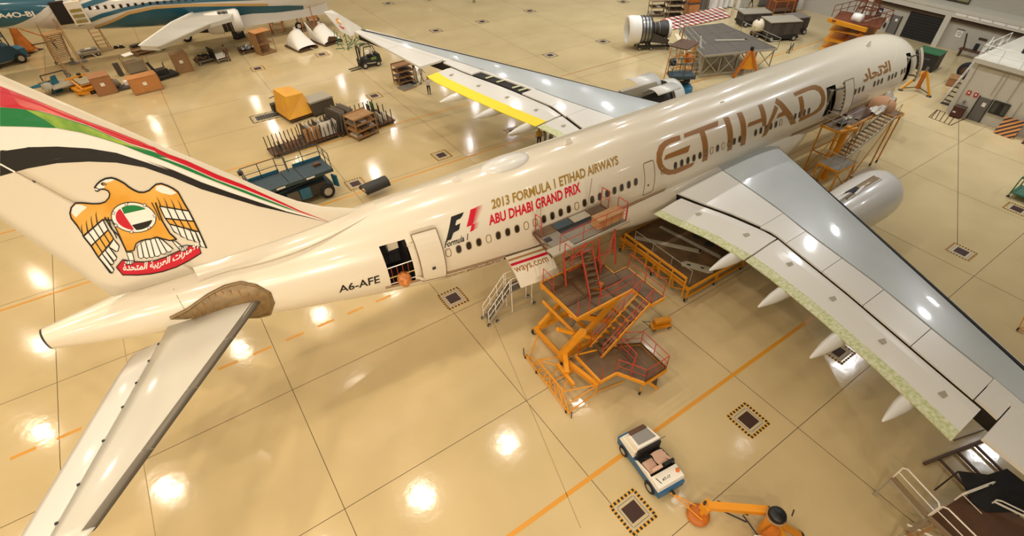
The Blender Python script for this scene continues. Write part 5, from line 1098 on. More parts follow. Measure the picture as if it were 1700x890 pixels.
# ================================================================ far side: blue scissor lift, racks, trucks, people
SKIN = mat('skin', '#8a5a3c', .6); HAIR = mat('hair_black', '#17120f', .8)
def person(loc, rz, label, shirt, trousers, pose='stand', cap=None):
    """one continuous body grown over a skeleton; hair and cap are parts"""
    a = dict(stand=(.12, .05, 0), reach=(.9, .7, .12), walk=(.5, -.45, .06), bend=(.9, .8, .55))[pose]
    lean = a[2]; S = lambda x, y, z: (x+max(0, z-.95)*math.sin(lean)*1.0, y, z-max(0, z-.95)*(1-math.cos(lean)))
    V = []; E = []; R = []
    def add(p, r, par=None):
        V.append(p); R.append(r); i = len(V)-1
        if par is not None: E.append((par, i))
        return i
    pel = add(S(0, 0, .95), .145); ab = add(S(0, 0, 1.12), .13, pel); ch = add(S(.01, 0, 1.32), .15, ab); nk = add(S(.01, 0, 1.47), .062, ch); hd0 = add(S(.03, 0, 1.56), .085, nk); hd1 = add(S(.03, 0, 1.66), .095, hd0); add(S(.02, 0, 1.73), .06, hd1); add(S(.13, 0, 1.62), .022, hd1)
    st = .28 if pose == 'walk' else .06
    for s in (-1, 1):
        hp = add((0, s*.1, .88), .1, pel); kn = add((st*s*.5+.03, s*.11, .48), .07, hp); an = add((st*s, s*.11, .09), .045, kn); hl = add((st*s-.04, s*.11, .045), .045, an); add((st*s+.17, s*.13, .035), .035, hl)
        f = a[0] if s < 0 else a[1]
        sh = add(S(0, s*.2, 1.42), .065, ch); el = add(S(.3*math.sin(f), s*.25, 1.42-.3*math.cos(f)), .048, sh); f2 = f+.35
        wr = add(S(.3*math.sin(f)+.26*math.sin(f2), s*.24, 1.42-.3*math.cos(f)-.26*math.cos(f2)), .034, el); w_ = V[wr]
        dx, dz = math.sin(f2), -math.cos(f2); pm = add((w_[0]+.06*dx, w_[1], w_[2]+.06*dz), .034, wr); q = V[pm]
        for k, L in enumerate((.07, .085, .08, .06)): y = (k-1.5)*.021; m_ = add((q[0]+.045*dx, q[1]+y, q[2]+.045*dz), .0095, pm); add((q[0]+(.045+L*.6)*dx+.01, q[1]+y, q[2]+(.045+L*.6)*dz), .0085, m_)
        add((q[0]-.01*dx+.045, q[1]-s*.03, q[2]+.02*dz), .01, pm)
    me = bpy.data.meshes.new('body'); me.from_pydata(V, E, []); o = bpy.data.objects.new('body', me); C.objects.link(o)
    o.modifiers.new('s', 'SKIN'); o.modifiers.new('u', 'SUBSURF').levels = 1
    for i, v in enumerate(me.skin_vertices[0].data): v.radius = (R[i], R[i]*(1.25 if i in (1, 2) else 1)); v.use_root = (i == 0)
    dg = bpy.context.evaluated_depsgraph_get(); dg.update(); m2 = bpy.data.meshes.new_from_object(o.evaluated_get(dg)); bpy.data.objects.remove(o); bpy.data.meshes.remove(me)
    for x in (SKIN, shirt, trousers, BLACK): m2.materials.append(x)
    for p in m2.polygons:
        c = p.center; ay = abs(c.y); p.use_smooth = True
        p.material_index = 3 if c.z < .1 else 2 if (c.z < .97 and ay < .215) else 1 if (c.z < S(0, 0, 1.46)[2] and not (ay > .18 and (c.z < 1.05 or c.x > .33))) else 0
    m2.name = 'body'; t = thing('person', label, 'person', loc, rz)
    b = link('body', m2, t)
    h = S(.02, 0, 1.69); lathe(t, 'cap' if cap else 'hair', [(0, .09), (.06, .075), (.1, .02), (.105, -.05)], cap or HAIR, 12, h)
    for s in (-1, 1): 
        e = S(.12, s*.035, 1.665); box(t, 'eye', e, (.012, .022, .012), BLACK); 
    e = S(.122, 0, 1.58); box(t, 'mouth', e, (.012, .05, .01), BROWN); return t
SH1 = mat('shirt_grey', '#a59a88', .8); SH2 = mat('shirt_yellow', '#d2a83a', .8); SH3 = mat('shirt_pale', '#c9bcb0', .8); TR = mat('trousers_dark', '#2b2724', .8); TR2 = mat('trousers_grey', '#8a8274', .8)
person(fl_ if False else at(713, 157), 1.0, 'person in pale pink shirt and dark trousers below the yellow flap corner', SH3, TR, 'bend')
person(at(693, 137), 2.6, 'person in grey overalls reaching into the four tier rack', SH1, TR2, 'reach')
person(at(701, 137), .3, 'person in grey overalls walking away right of the four tier rack', SH1, TR2, 'walk')
person(at(895, 244), 1.2, 'person in yellow vest behind the fuselage at the far flap', SH2, TR, 'stand', HAIR)
person(at(905, 245), 2.4, 'person in grey shirt beside the yellow vest behind the fuselage', SH1, TR2, 'reach')
person(at(914, 243), .4, 'person bending in grey work clothes under the far flap root', SH1, TR2, 'bend')
person(at(787, 4), -1.0, 'person at the top edge of whom only dark legs show', SH1, TR, 'stand')
person(at(713, 1), -2.0, 'person at the top edge left of the other dark legs', SH1, TR, 'stand')
person(at(1246, 11), 2.0, 'person in dark clothes striding past the pale panels at the top', TR, TR, 'walk')
person(at(381, 102), 1.9, 'person in brown clothes beside the white tool trolley', BROWN, BROWN, 'stand')
# ---- blue scissor lift behind the fin
t = thing('scissor_lift', 'slate blue scissor lift with railed platform behind the tail fin', 'scissor lift', (-3.4, 15.9, 0), .10)
box(t, 'chassis', (0, 0, .8), (4.6, 1.9, .5), DBLUE); box(t, 'engine_box', (1.2, -.9, 1.0), (1.3, .25, .75), DSTEEL); box(t, 'side_door', (.25, -.98, .95), (.75, .1, .8), BLUEP); box(t, 'side_door', (-.6, -.98, .95), (.8, .1, .8), mat('panel_brown_grey', '#5c5348', .6)); box(t, 'side_door', (-1.5, -.98, .9), (.8, .1, .6), BLUEP); box(t, 'open_cover', (2.55, -.9, 1.1), (.1, .5, .9), BLUEP, .4)
for x in (-1.7, 1.75):
    for y in (-.95, .95): wheel(t, (x, y, .55), .55, .4, RUBBER, HUB)
for k in range(3):
    for y in (-.6, .6): bar(t, 'scissor_arm', (-1.9, y, 1.1+.3*k), (1.9, y, 1.35+.3*k), .1, DBLUE, .14); bar(t, 'scissor_arm', (1.9, y+.1, 1.1+.3*k), (-1.9, y+.1, 1.35+.3*k), .1, DBLUE, .14)
for x0, x1 in ((-2.9, -.55), (-.53, .45), (.47, 2.6)): box(t, 'platform_plate', ((x0+x1)/2, 0, 2.05), (x1-x0-.02, 2.0, .12), DBLUE)
box(t, 'platform_edge', (-.15, -1.02, 2.0), (5.5, .06, .24), DBLUE); box(t, 'toe_plate', (1.5, .98, 2.2), (2.1, .05, .25), BLUEP); box(t, 'toe_plate', (-1.7, .98, 2.2), (2.3, .05, .25), BLUEP)
for x in (-1.2, .9): box(t, 'warning_label', (x, -1.06, 2.0), (.6, .01, .12), LWHITE)
rail(t, [(-2.9, -.95, 2.1), (-2.9, .95, 2.1), (-.6, .95, 2.1)], DBLUE, 1.1, .06, 1, 1.2); rail(t, [(.0, .95, 2.1), (2.55, .95, 2.1), (2.55, -.95, 2.1)], DBLUE, 1.15, .06, 1, 1.2); rail(t, [(-.6, .95, 2.1), (.0, .6, 2.1)], DBLUE, 1.1, .06, 1, .5)
box(t, 'control_box', (-2.95, .6, 3.1), (.3, .3, .25), DSTEEL); box(t, 'toolbox', (1.9, .1, 2.2), (.5, .3, .18), BROWN)
# ---- trolleys with upright posts and panels
def post_trolley(loc, rz, L, W_, label, np_, hp, panels, grp='slotted panel trolleys'):
    t = thing('panel_trolley', label, 'trolley', loc, rz, grp)
    box(t, 'bed', (0, 0, .25), (L, W_, .08), BROWN)
    for y in (-W_/2, W_/2):
        bar(t, 'side_bar', (-L/2, y, .3), (L/2, y, .3), .06, BROWN)
        for i in range(np_): x = -L/2+L*(i+.3)/np_; bar(t, 'post', (x, y, .25), (x, y, hp), .06, DSTEEL)
    for x in (-L/2+.2, L/2-.2):
        for y in (-W_/2+.1, W_/2-.1): wheel(t, (x, y, .11), .11, .08, RUBBER, HUB)
    for (x, w, h, m_, tl) in panels: box(t, 'panel', (x, 0, .32+h/2), (.04, w, h), m_, 0, 0, tl)
    return t
PNK = mat('panel_pinkish', '#b98f74', .7); PWH = mat('panel_white', '#d8d0c2', .6); PGR = mat('panel_grey', '#7d7468', .6); PDK = mat('panel_dark', '#4a4138', .6)
post_trolley(at(480, 249), .12, 3.0, 1.5, 'slotted trolley with black posts and few small boards, leftmost of the group', 9, 1.35, [(x, .8, .55, m_, 0) for x, m_ in ((-.9, PGR), (-.6, PDK), (-.1, PNK), (.2, PNK), (.5, PNK), (.8, PNK), (1.1, PGR))])
post_trolley(at(533, 229), .14, 2.9, 2.1, 'slotted trolley with an orange-brown and a white sheet across its front', 8, 1.3, [(-1.2+i*.36, 1.7, 1.15-.05*(i % 3), (PDK, PWH, PGR)[i % 3], .12) for i in range(8)])
e = at(532, 226); t = thing('cover_sheet', 'square sheet half orange brown half white standing at the trolley front', 'panel', (e.x-.1, e.y-1.0, .33), .14); box(t, 'left_half', (-.7, 0, .55), (1.3, .05, 1.1), CARD, 0, -.25); box(t, 'right_half', (.6, 0, .6), (1.25, .05, 1.15), PWH, 0, -.25)
post_trolley(at(571, 216), .3, 2.0, 2.2, 'slotted trolley packed with tall grey panels in the middle of the group', 6, 1.5, [(-.85+i*.3, 1.9, 1.75-.1*(i % 2), (PDK, PGR, PGR)[i % 3], .2) for i in range(6)])
post_trolley(at(630, 207), .12, 2.6, 1.4, 'slotted trolley with dark bins and white boards, rightmost of the group', 6, 1.4, [(-.8, 1.0, .9, PDK, 0), (-.4, 1.0, .9, PDK, 0), (.1, 1.0, .7, PWH, 0), (.6, 1.0, .7, PWH, 0)])
post_trolley(at(610, 196), .12, 2.6, 1.0, 'slotted trolley with black posts behind the timber shelf rack', 6, 1.3, [(.3, .7, .9, PDK, 0), (.7, .7, 1.0, GREENP, 0)])
YH = mat('hood_yellow', '#e0a62a', .5, hex2='#d8973a', nscale=1)
e = at(500, 200); t = thing('yellow_hood', 'bright yellow cowl hood on a trolley behind the slotted trolleys', 'cowl', (e.x, e.y+1.2, 0), .2)
hexa(t, 'hood', [(-1.3, -1.3, .4), (1.2, -1.3, .4), (1.2, 1.5, .4), (-1.2, 1.5, .4), (-.75, -.7, 2.2), (.95, -.5, 2.0), (.7, 1.4, 2.2), (-.8, 1.5, 2.3)], YH); box(t, 'base', (0, 0, .25), (2.5, 2.6, .1), BROWN); box(t, 'rear_pump', (-1.0, 1.9, .6), (.7, .5, .7), DSTEEL); rod(t, 'rear_bar', (-1.2, 2.1, 1.4), (.6, 2.2, 1.6), .08, DSTEEL)
for x in (-1, 1):
    for y in (-1.1, 1.1): wheel(t, (x, y, .12), .12, .09, RUBBER, HUB)
e = at(533, 192); t = thing('grey_bin', 'grey flat topped container beside the yellow hood', 'container', (e.x+.3, e.y+1.0, 0), .2); hexa(t, 'body', [(-1.1, -.9, .15), (1.1, -.9, .15), (1.1, .9, .15), (-1.1, .9, .15), (-1.1, -.9, 1.2), (1.1, -.9, 1.2), (1.1, .9, 1.3), (-1.1, .9, 1.3)], PDK); box(t, 'lid', (0, 0, 1.3), (2.3, 1.9, .08), GREYP); rod(t, 'lid_bar', (-1.1, -.9, 1.36), (1.1, -.9, 1.36), .06, STEEL)
for x in (-.9, .9): bar(t, 'skid', (x, -.9, .07), (x, .9, .07), .14, DSTEEL)
def shelf_rack(name, loc, rz, L, W_, hs, label, m_, loadm=None, slope=0, grp=None):
    t = thing(name, label, 'rack', loc, rz, grp)
    for x in (-L/2, L/2):
        for y in (-W_/2, W_/2): bar(t, 'upright', (x, y, 0), (x, y, hs[-1]+.1), .08, m_)
    for k, z in enumerate(hs):
        box(t, 'shelf', (0, 0, z), (L, W_, .05), m_)
        bar(t, 'shelf_beam', (-L/2, -W_/2, z+.05), (L/2, -W_/2, z+.05), .07, m_, .12); bar(t, 'shelf_beam', (-L/2, W_/2, z+.05), (L/2, W_/2, z+.05), .07, m_, .12)
        if loadm and k < len(hs)-1:
            for i in range(3): box(t, 'stored_part', (-L/2+L*(i+.5)/3, 0, z+.1), (L/3*.75, W_*.7, .12), loadm[(i+k) % len(loadm)])
    return t
shelf_rack('timber_rack', at(604, 224), .28, 2.1, 1.5, (.2, .75, 1.3, 1.85), 'timber shelf rack with grey top in front of the slotted trolleys', WOOD, (PWH, CARD, PGR)); 
e = at(604, 224); 
shelf_rack('parts_rack', at(672, 137), .1, 1.8, 1.2, (.25, .75, 1.3, 1.85), 'brown four tier parts rack left of the two grey workers', mat('rack_brown', '#8a6238', .6), (PDK, STEEL, BROWN))
e = at(673, 148); t = thing('pallet_board', 'grey board lying on the floor in front of the four tier rack', 'board', (e.x+.3, e.y+.3, .022), .2); box(t, 'sheet', (0, 0, .02), (1.6, 1.3, .03), GDECK); box(t, 'edge', (0, -.66, .025), (1.6, .03, .05), WOOD)
e = at(626, 322); t = thing('cradle', 'dark half pipe cradle on the floor behind the fuselage roof', 'cradle', (e.x, e.y, .01), .16)
lathe(t, 'trough', [(.55, -1.0), (.55, 1.0)], DSTEEL, 14, (0, 0, .56), (0, PI/2, 0), True, PI*.5, PI*1.5); lathe(t, 'trough_liner', [(.51, -1.0), (.51, 1.0)], GDECK, 14, (0, 0, .56), (0, PI/2, 0), True, PI*.5, PI*1.5)
for x in (-.9, 0, .9): bar(t, 'rib', (x, -.55, .56), (x, .55, .56), .05, DSTEEL)
# ---- forklift
FK = mat('forklift_black', '#22211c', .5); FG = mat('forklift_green', '#6f8a35', .5)
e = at(612, 110); t = thing('forklift', 'black and green forklift truck with lowered forks under the far wing tip', 'forklift', (e.x, e.y, 0), PI+.05)
hexa(t, 'body', [(-1.2, -.6, .3), (.7, -.6, .3), (.7, .6, .3), (-1.2, .6, .3), (-1.25, -.58, 1.05), (.4, -.55, .95), (.4, .55, .95), (-1.25, .58, 1.05)], FK); hexa(t, 'counterweight', [(-1.45, -.55, .35), (-.9, -.58, .35), (-.9, .58, .35), (-1.45, .55, .35), (-1.35, -.5, 1.2), (-.9, -.55, 1.25), (-.9, .55, 1.25), (-1.35, .5, 1.2)], FK)
for y in (-.6, .6): box(t, 'side_badge', (-.55, y, .9), (.6, .02, .25), FG); bar(t, 'sill_stripe', (-1.2, y, .4), (.7, y, .55), .03, GREYP, .12)
for y in (-.5, .5): bar(t, 'guard_post', (.55, y, .9), (.3, y, 2.15), .07, FK); bar(t, 'guard_post', (-1.0, y, 1.2), (-.7, y, 2.15), .07, FK); bar(t, 'roof_beam', (.3, y, 2.15), (-.7, y, 2.15), .07, FK); bar(t, 'mast', (.85, y*.7, .1), (.85, y*.7, 2.25), .12, FK); bar(t, 'fork', (1.0, y*.6, .08), (2.2, y*.6, .05), .12, FK, .05); bar(t, 'fork_back', (1.0, y*.6, .08), (1.0, y*.6, .9), .1, FK, .06)
for i in range(5): bar(t, 'roof_bar', (.2-.22*i, -.5, 2.17), (.2-.22*i, .5, 2.17), .04, FK)
bar(t, 'mast_head', (.85, -.4, 2.2), (.85, .4, 2.2), .12, FK); bar(t, 'carriage', (.97, -.5, .75), (.97, .5, .75), .1, FK, .3); box(t, 'seat', (-.35, 0, 1.15), (.5, .5, .2), DSTEEL); box(t, 'seat_back', (-.62, 0, 1.45), (.12, .5, .5), PWH); rod(t, 'steering_column', (.35, 0, .95), (.1, 0, 1.4), .05, DSTEEL); box(t, 'load_sheet', (-.1, .1, 1.5), (.4, .35, .3), LWHITE)
for x, r in ((.6, .34), (-.95, .28)):
    for y in (-.6, .6): wheel(t, (x, y, r), r, .22, RUBBER, HUB)
e = at(588, 74); t = thing('green_trestle_stand', 'tangled green tubular stand behind the far wing tip', 'stand', (e.x, e.y, 0), .3)
random.seed(11); 
for i in range(34):
    a = Vector((random.uniform(-1.9, 1.9), random.uniform(-1.2, 1.2), random.choice((0, .5, 1.1)))); b = a+Vector((random.uniform(-1, 1), random.uniform(-.6, .6), random.choice((.5, .6, .1)))); rod(t, 'tube', a, b, .08, GREENP)
for x in (-1.6, 1.6):
    for y in (-1, 1): rod(t, 'leg', (x, y, 0), (x*.9, y*.8, 1.6), .09, GREENP)
# ---- two engine cowls on dollies
def cowl(e, rz, label, flap):
    t = thing('engine_cowl', label, 'engine cowl', (e.x, e.y+1.2, 0), rz)
    P = []; n, k = 18, 7
    for i in range(k+1):
        f = i/k; y = 1.5-3.2*f; W_ = 1.0+.25*f; h = 1.45*(1-f**1.5)+.3
        for j in range(n+1): a = PI*j/n; zz_ = .2+h*math.sin(a)**.7; P.append((W_*math.cos(a), y-(.85*(zz_-.2)*(1-f)**1.5), zz_))
    mesh('shell', P, [(i*(n+1)+j, (i+1)*(n+1)+j, (i+1)*(n+1)+j+1, i*(n+1)+j+1) for i in range(k) for j in range(n)], WPAINT, t, True)
    P2 = [(x*.88, y*.97+.03, .2+(z-.2)*.9) for x, y, z in P]; mesh('inner_liner', P2, [(i*(n+1)+j, i*(n+1)+j+1, (i+1)*(n+1)+j+1, (i+1)*(n+1)+j) for i in range(k) for j in range(n)], BROWN, t, True)
    lp = [Vector(P[j]) for j in range(n+1)]
    for a, b in zip(lp, lp[1:]): rod(t, 'lip', a, b, .14, WPAINT)
    box(t, 'dolly', (0, -.1, .14), (2.5, 3.4, .12), BROWN); rod(t, 'draw_bar', (.3, -1.7, .2), (.6, -2.5, .1), .06, LWHITE); box(t, 'inner_label', (.5, 1.35, 1.6), (.3, .05, .5), LWHITE)
    for x in (-1, 1):
        for y in (-1.4, 1.3): wheel(t, (x, y, .12), .12, .1, RUBBER, HUB)
    if flap: hexa(t, 'open_flap', [(-1.3, -.4, .6), (-1.2, -.4, .6), (-1.2, 1.0, .6), (-1.3, 1.0, .6), (-1.7, -.2, 1.7), (-1.6, -.2, 1.7), (-1.3, 1.3, 2.2), (-1.4, 1.3, 2.2)], WPAINT); hexa(t, 'torn_cover', [(-.8, -1.7, .35), (.8, -1.7, .35), (.8, -1.5, .35), (-.8, -1.5, .35), (-.4, -1.75, .95), (.5, -1.75, .75), (.5, -1.6, .75), (-.4, -1.6, .95)], BROWN)
cowl(at(505, 83), .25, 'white engine cowl with brown open mouth on a dolly, left of the two', False); cowl(at(546, 73), .3, 'white engine cowl with side flap on a dolly, nearest the far wing tip', True)
# ---- crates, carts and pallets in front of the teal airliner
def crate(e, rz, s, m_, label, name='carton', lidm=None, tape=True):
    t = thing(name, label, 'crate', (e.x, e.y+s[1]/2, 0), rz); x, y, z = s
    box(t, 'pallet', (0, 0, .07), (x, y, .12), WOOD); hexa(t, 'body', [(-x/2+.02, -y/2+.02, .13), (x/2-.02, -y/2+.02, .13), (x/2-.02, y/2-.02, .13), (-x/2+.02, y/2-.02, .13), (-x/2+.04, -y/2+.04, z), (x/2-.04, -y/2+.04, z), (x/2-.04, y/2-.04, z), (-x/2+.04, y/2-.04, z)], m_)
    box(t, 'lid', (0, 0, z+.02), (x, y, .05), lidm or m_)
    if tape: box(t, 'label_sheet', (-.05, -y/2+.01, z*.6), (.35, .02, .3), LWHITE); box(t, 'edge_batten', (x/2, -y/2, z/2), (.06, .06, z), WOOD)
    return t
CARD2 = mat('crate_orange', '#c48548', .7, noise=.1); CARD3 = mat('crate_pinkbrown', '#a8764c', .75, noise=.1)
crate(at(179, 158), .15, (1.7, 1.7, 1.7), CARD3, 'brown carton with one white label right of the yellow lift cart')
crate(at(248, 154), .12, (2.6, 1.3, 1.5), CARD2, 'wide orange crate with white labels on its front')
crate(at(309, 121), .12, (1.5, 1.3, 1.9), mat('wrapped_brown', '#9a7650', .5), 'tall shrink wrapped brown pallet load', 'wrapped_pallet')
e = at(445, 90); t = thing('open_box', 'open sided plywood box with pale lid left of the engine cowls', 'crate', (e.x, e.y+.7, 0), .3)
for n_, c_, s_ in (('back_panel', (0, .7, 1.2), (1.9, .05, 2.3)), ('side_panel', (-.93, 0, 1.2), (.05, 1.4, 2.3)), ('shelf', (0, 0, 1.1), (1.8, 1.35, .05)), ('floor_panel', (0, 0, .1), (1.9, 1.4, .1)), ('lid', (0, 0, 2.37), (1.95, 1.5, .06))): box(t, n_, c_, s_, CARD2 if n_ == 'lid' else WOOD)
bar(t, 'post', (.93, -.68, .1), (.93, -.68, 2.3), .06, WOOD); lathe(t, 'red_knob', [(0, .1), (.1, .08), (.12, 0)], BROWN, 10, (-.5, -.7, 1.7))
e = at(415, 88); t = thing('foil_cart', 'crumpled silver foil load on a flat cart left of the open plywood box', 'cart', (e.x, e.y+.5, 0), .2); random.seed(5)
box(t, 'bed', (0, 0, .3), (2.0, 1.3, .08), BROWN); mesh('foil', [(-.9+1.8*i/8, -.6+1.2*j/6, .36+.35*random.random()) for i in range(9) for j in range(7)], [(i*7+j, (i+1)*7+j, (i+1)*7+j+1, i*7+j+1) for i in range(8) for j in range(6)], STEEL, t); box(t, 'board', (.9, .5, .8), (.7, .06, 1.3), WOOD, .3)
for x in (-.8, .8):
    for y in (-.5, .5): wheel(t, (x, y, .13), .13, .09, RUBBER, HUB)
e = at(276, 130); t = thing('engine_pallet', 'dark machine part standing on a black pallet', 'machine part', (e.x, e.y+.5, 0), .3); box(t, 'pallet', (0, 0, .2), (2.2, 1.7, .25), FK); box(t, 'block', (-.1, .2, .55), (1.1, .9, .5), DSTEEL); bar(t, 'arm', (-.6, .4, .6), (-.9, .5, 1.6), .25, DSTEEL); rod(t, 'pipe', (.1, -.2, .5), (.4, .2, 1.3), .16, STEEL); rod(t, 'shaft', (.4, .3, .4), (.5, .4, 1.4), .05, STEEL)
e = at(205, 150); t = thing('motor_pallet', 'small motor on a dark flat pallet between the two brown crates', 'machine part', (e.x, e.y+.6, 0), .15); box(t, 'pallet', (0, 0, .1), (2.0, 1.3, .16), PDK); lathe(t, 'motor', [(0, .5), (.3, .5), (.34, .3), (.34, -.3), (0, -.35)], PGR, 14, (-.5, 0, .55), (0, 1.2, 0)); box(t, 'bracket', (-.6, .3, .7), (.5, .1, .6), WOOD); box(t, 'wrapping', (.6, .3, .35), (.5, .5, .35), LWHITE)
e = at(212, 124); t = thing('framed_case', 'glass sided case in a timber frame behind the orange crate', 'case', (e.x+1.0, e.y+.4, 0), .2); box(t, 'body', (0, 0, .6), (1.7, 1.1, 1.0), mat('case_grey', '#8d8370', .3)); box(t, 'top_sheet', (-.1, .2, 1.75), (1.0, .6, .04), LWHITE, .3, .2)
for x in (-.9, .9):
    for y in (-.6, .6): bar(t, 'post', (x, y, 0), (x, y, 1.6), .06, WOOD)
bar(t, 'top_rail', (-.9, -.6, 1.2), (.9, -.6, 1.2), .06, WOOD); box(t, 'box', (-1.6, -.1, .7), (.5, .4, 1.2), PDK)
e = at(143, 158); t = thing('yellow_lift_cart', 'yellow loader cart with grey deck and rounded front bumper', 'cart', (e.x+.1, e.y+1.2, 0), .35)
box(t, 'chassis', (0, 0, .35), (1.9, 2.2, .3), YEL); lathe(t, 'bumper', [(1.15, 0), (1.2, .1), (1.15, .25)], YEL, 14, (0, -.7, .2), (0, 0, 0), True, PI, 2*PI); box(t, 'deck', (.3, .1, .8), (1.1, 1.3, .12), GREYP); bar(t, 'mast', (-.5, -1.1, .5), (-.5, 1.2, 1.1), .14, YEL); bar(t, 'cross_bar', (-1.0, .8, 1.2), (1.0, .9, 1.2), .12, YEL); bar(t, 'cross_bar', (-.8, -.4, .7), (.6, -.5, .7), .12, YEL); rod(t, 'motor', (.4, 1.0, 1.0), (.4, 1.0, 1.4), .4, FK); box(t, 'bumper_pad', (0, -1.85, .3), (.5, .08, .3), BLACK)
for x in (-.85, .85):
    for y in (-.8, .9): wheel(t, (x, y, .22), .22, .16, RUBBER, HUB)
TEAL = mat('teal_paint', '#1d6378', .35, coat=.3)
e = at(106, 158); t = thing('teal_fin_cart', 'grey cart carrying a small teal tail fin fairing behind our fin', 'cart', (e.x-.2, e.y+1.3, 0), .3)
box(t, 'bed', (.3, -.2, .7), (2.0, 2.3, .1), GREYP); box(t, 'hazard_step', (.3, -1.4, .4), (1.6, .3, .08), stripes('hazard_step', '#1d1a14', '#c99a30', 1.2, .5)); prism(t, 'fin_panel', [(-.9, 0), (.2, 0), (.35, 1.5), (-.1, 1.5)], -.04, .04, TEAL).rotation_euler = (PI/2, 0, .3); t.children[-1].location = (-.4, .6, 1.0)
prism(t, 'flat_panel', [(-2.6, -.1), (-.6, .5), (-.3, -.1), (-1.2, -.6)], .95, 1.05, TEAL)
for p, q in (((1.3, .9, .1), (1.3, .9, 1.5)), ((-.7, .9, .1), (-.7, .9, 1.5)), ((-.7, .9, 1.5), (1.3, .9, 1.5)), ((1.3, .9, 1.5), (1.3, -1.3, .8)), ((1.3, -1.3, .1), (1.3, -1.3, .8)), ((-.7, -1.3, .1), (-.7, -1.3, .8))): bar(t, 'frame_bar', p, q, .08, DSTEEL)
lathe(t, 'round_cover', [(0, .5), (.4, .4), (.5, 0)], GREYP, 14, (-.9, -.6, .75))
e = at(345, 105); t = thing('tool_trolley', 'trolley heaped with dark hoses and red parts', 'trolley', (e.x, e.y+.5, 0), .25); box(t, 'bed', (0, 0, .35), (2.2, 1.5, .1), GDECK); random.seed(9)
for i in range(9): lathe(t, 'hose_coil', [(.25, 0), (.33, .07), (.25, .14), (.17, .07), (.25, 0)], (DSTEEL, BROWN, RUBBER)[i % 3], 12, (random.uniform(-.8, .8), random.uniform(-.5, .5), .42+.1*(i % 3)), (random.uniform(-.5, .5), random.uniform(-.5, .5), 0))
bar(t, 'hoop', (-.9, .7, .4), (-.5, .7, 1.2), .06, GREYP); bar(t, 'hoop', (-.5, .7, 1.2), (.6, .7, 1.1), .06, GREYP); bar(t, 'hoop', (.6, .7, 1.1), (1.0, .7, .4), .06, GREYP); box(t, 'red_part', (-1.1, -.3, .5), (.3, .5, .35), BROWN)
for x in (-.9, .9):
    for y in (-.6, .6): wheel(t, (x, y, .14), .14, .1, RUBBER, HUB)
e = at(370, 103); t = thing('white_trolley', 'white topped trolley with black uprights beside the hose trolley', 'trolley', (e.x, e.y+.5, 0), .3); box(t, 'top', (0, 0, .55), (1.4, 1.4, .12), WPAINT); box(t, 'back_sheet', (-.75, .1, 1.0), (.05, 1.5, 1.1), FK); box(t, 'tray', (0, 0, .25), (1.3, 1.3, .06), GREYP)
for x in (-.65, .65):
    for y in (-.65, .65): bar(t, 'leg', (x, y, .12), (x, y, .5), .06, GREYP); wheel(t, (x, y, .1), .1, .08, RUBBER, HUB)
e = at(398, 63); t = thing('grey_bin_cart', 'dark grey box unit under the nose of the teal airliner engine', 'box unit', (e.x, e.y, 0), .4); box(t, 'body', (0, 0, .75), (1.2, .7, 1.3), DSTEEL); box(t, 'panel', (0, -.36, .9), (.6, .03, .5), GREYP); box(t, 'base', (0, 0, .06), (1.3, .8, .1), BLACK)
e = at(151, 95); t = thing('flat_cart', 'low grey flat cart with draw bar right of the boarding stairs', 'cart', (e.x, e.y+.6, 0), .1); box(t, 'bed', (0, 0, .45), (2.1, 1.3, .2), GREYP); box(t, 'load', (.1, .1, .62), (1.6, .9, .14), PGR); box(t, 'sheet', (.1, .1, .72), (.6, .4, .05), LWHITE); rod(t, 'draw_bar', (.2, -.6, .35), (.5, -1.4, .1), .07, LWHITE)
for x in (-.8, .8):
    for y in (-.5, .5): wheel(t, (x, y, .2), .2, .14, RUBBER, HUB)
e = at(130, 103); t = thing('floor_mat', 'grey mat with a white card on the floor beside the boarding stairs', 'mat', (e.x, e.y, .01), .1); box(t, 'sheet', (0, 0, .015), (1.7, 1.4, .02), PGR); box(t, 'card', (.1, .2, .035), (.5, .25, .02), LWHITE)
e = at(178, 84); t = thing('plank_steps', 'timber steps standing under the teal fuselage', 'steps', (e.x, e.y, 0), 1.75); stairs(t, (-.4, 0, .1), (1.6, 0, 2.2), 1.1, WOOD, CARD, 6); bar(t, 'rear_leg', (1.5, -.5, 0), (1.5, -.5, 2.1), .08, WOOD); bar(t, 'rear_leg', (1.5, .5, 0), (1.5, .5, 2.1), .08, WOOD); box(t, 'top_board', (1.8, 0, 2.22), (.6, 1.2, .06), WOOD)
for q_, lb in (((194, 80), 'left one of two black shoes-like chocks under the teal fuselage'), ((203, 79), 'right one of two black chocks under the teal fuselage')):
    e = at(*q_); t = thing('wheel_chock', lb, 'chock', (e.x, e.y, 0), .3); prism(t, 'wedge', [(-.3, 0), (.3, 0), (.05, .3), (-.05, .3)], -.25, .25, FK).rotation_euler = (PI/2, 0, 0); box(t, 'handle', (0, 0, .32), (.1, .3, .04), LWHITE)
e = at(241, 90); t = thing('parts_cart', 'timber parts cart with black tray under the teal airliner wing tip', 'cart', (e.x, e.y+.3, 0), .25)
for z in (.3, .8): box(t, 'tray', (0, 0, z), (2.2, 1.2, .08), WOOD)
box(t, 'black_part', (-.2, .1, .95), (1.5, .7, .2), FK); rod(t, 'handle', (.2, -.6, .4), (.5, -1.0, .2), .05, WOOD)
for x in (-1, 1):
    for y in (-.55, .55): bar(t, 'post', (x, y, .1), (x, y, .95), .07, WOOD); wheel(t, (x, y, .1), .1, .08, RUBBER, HUB)
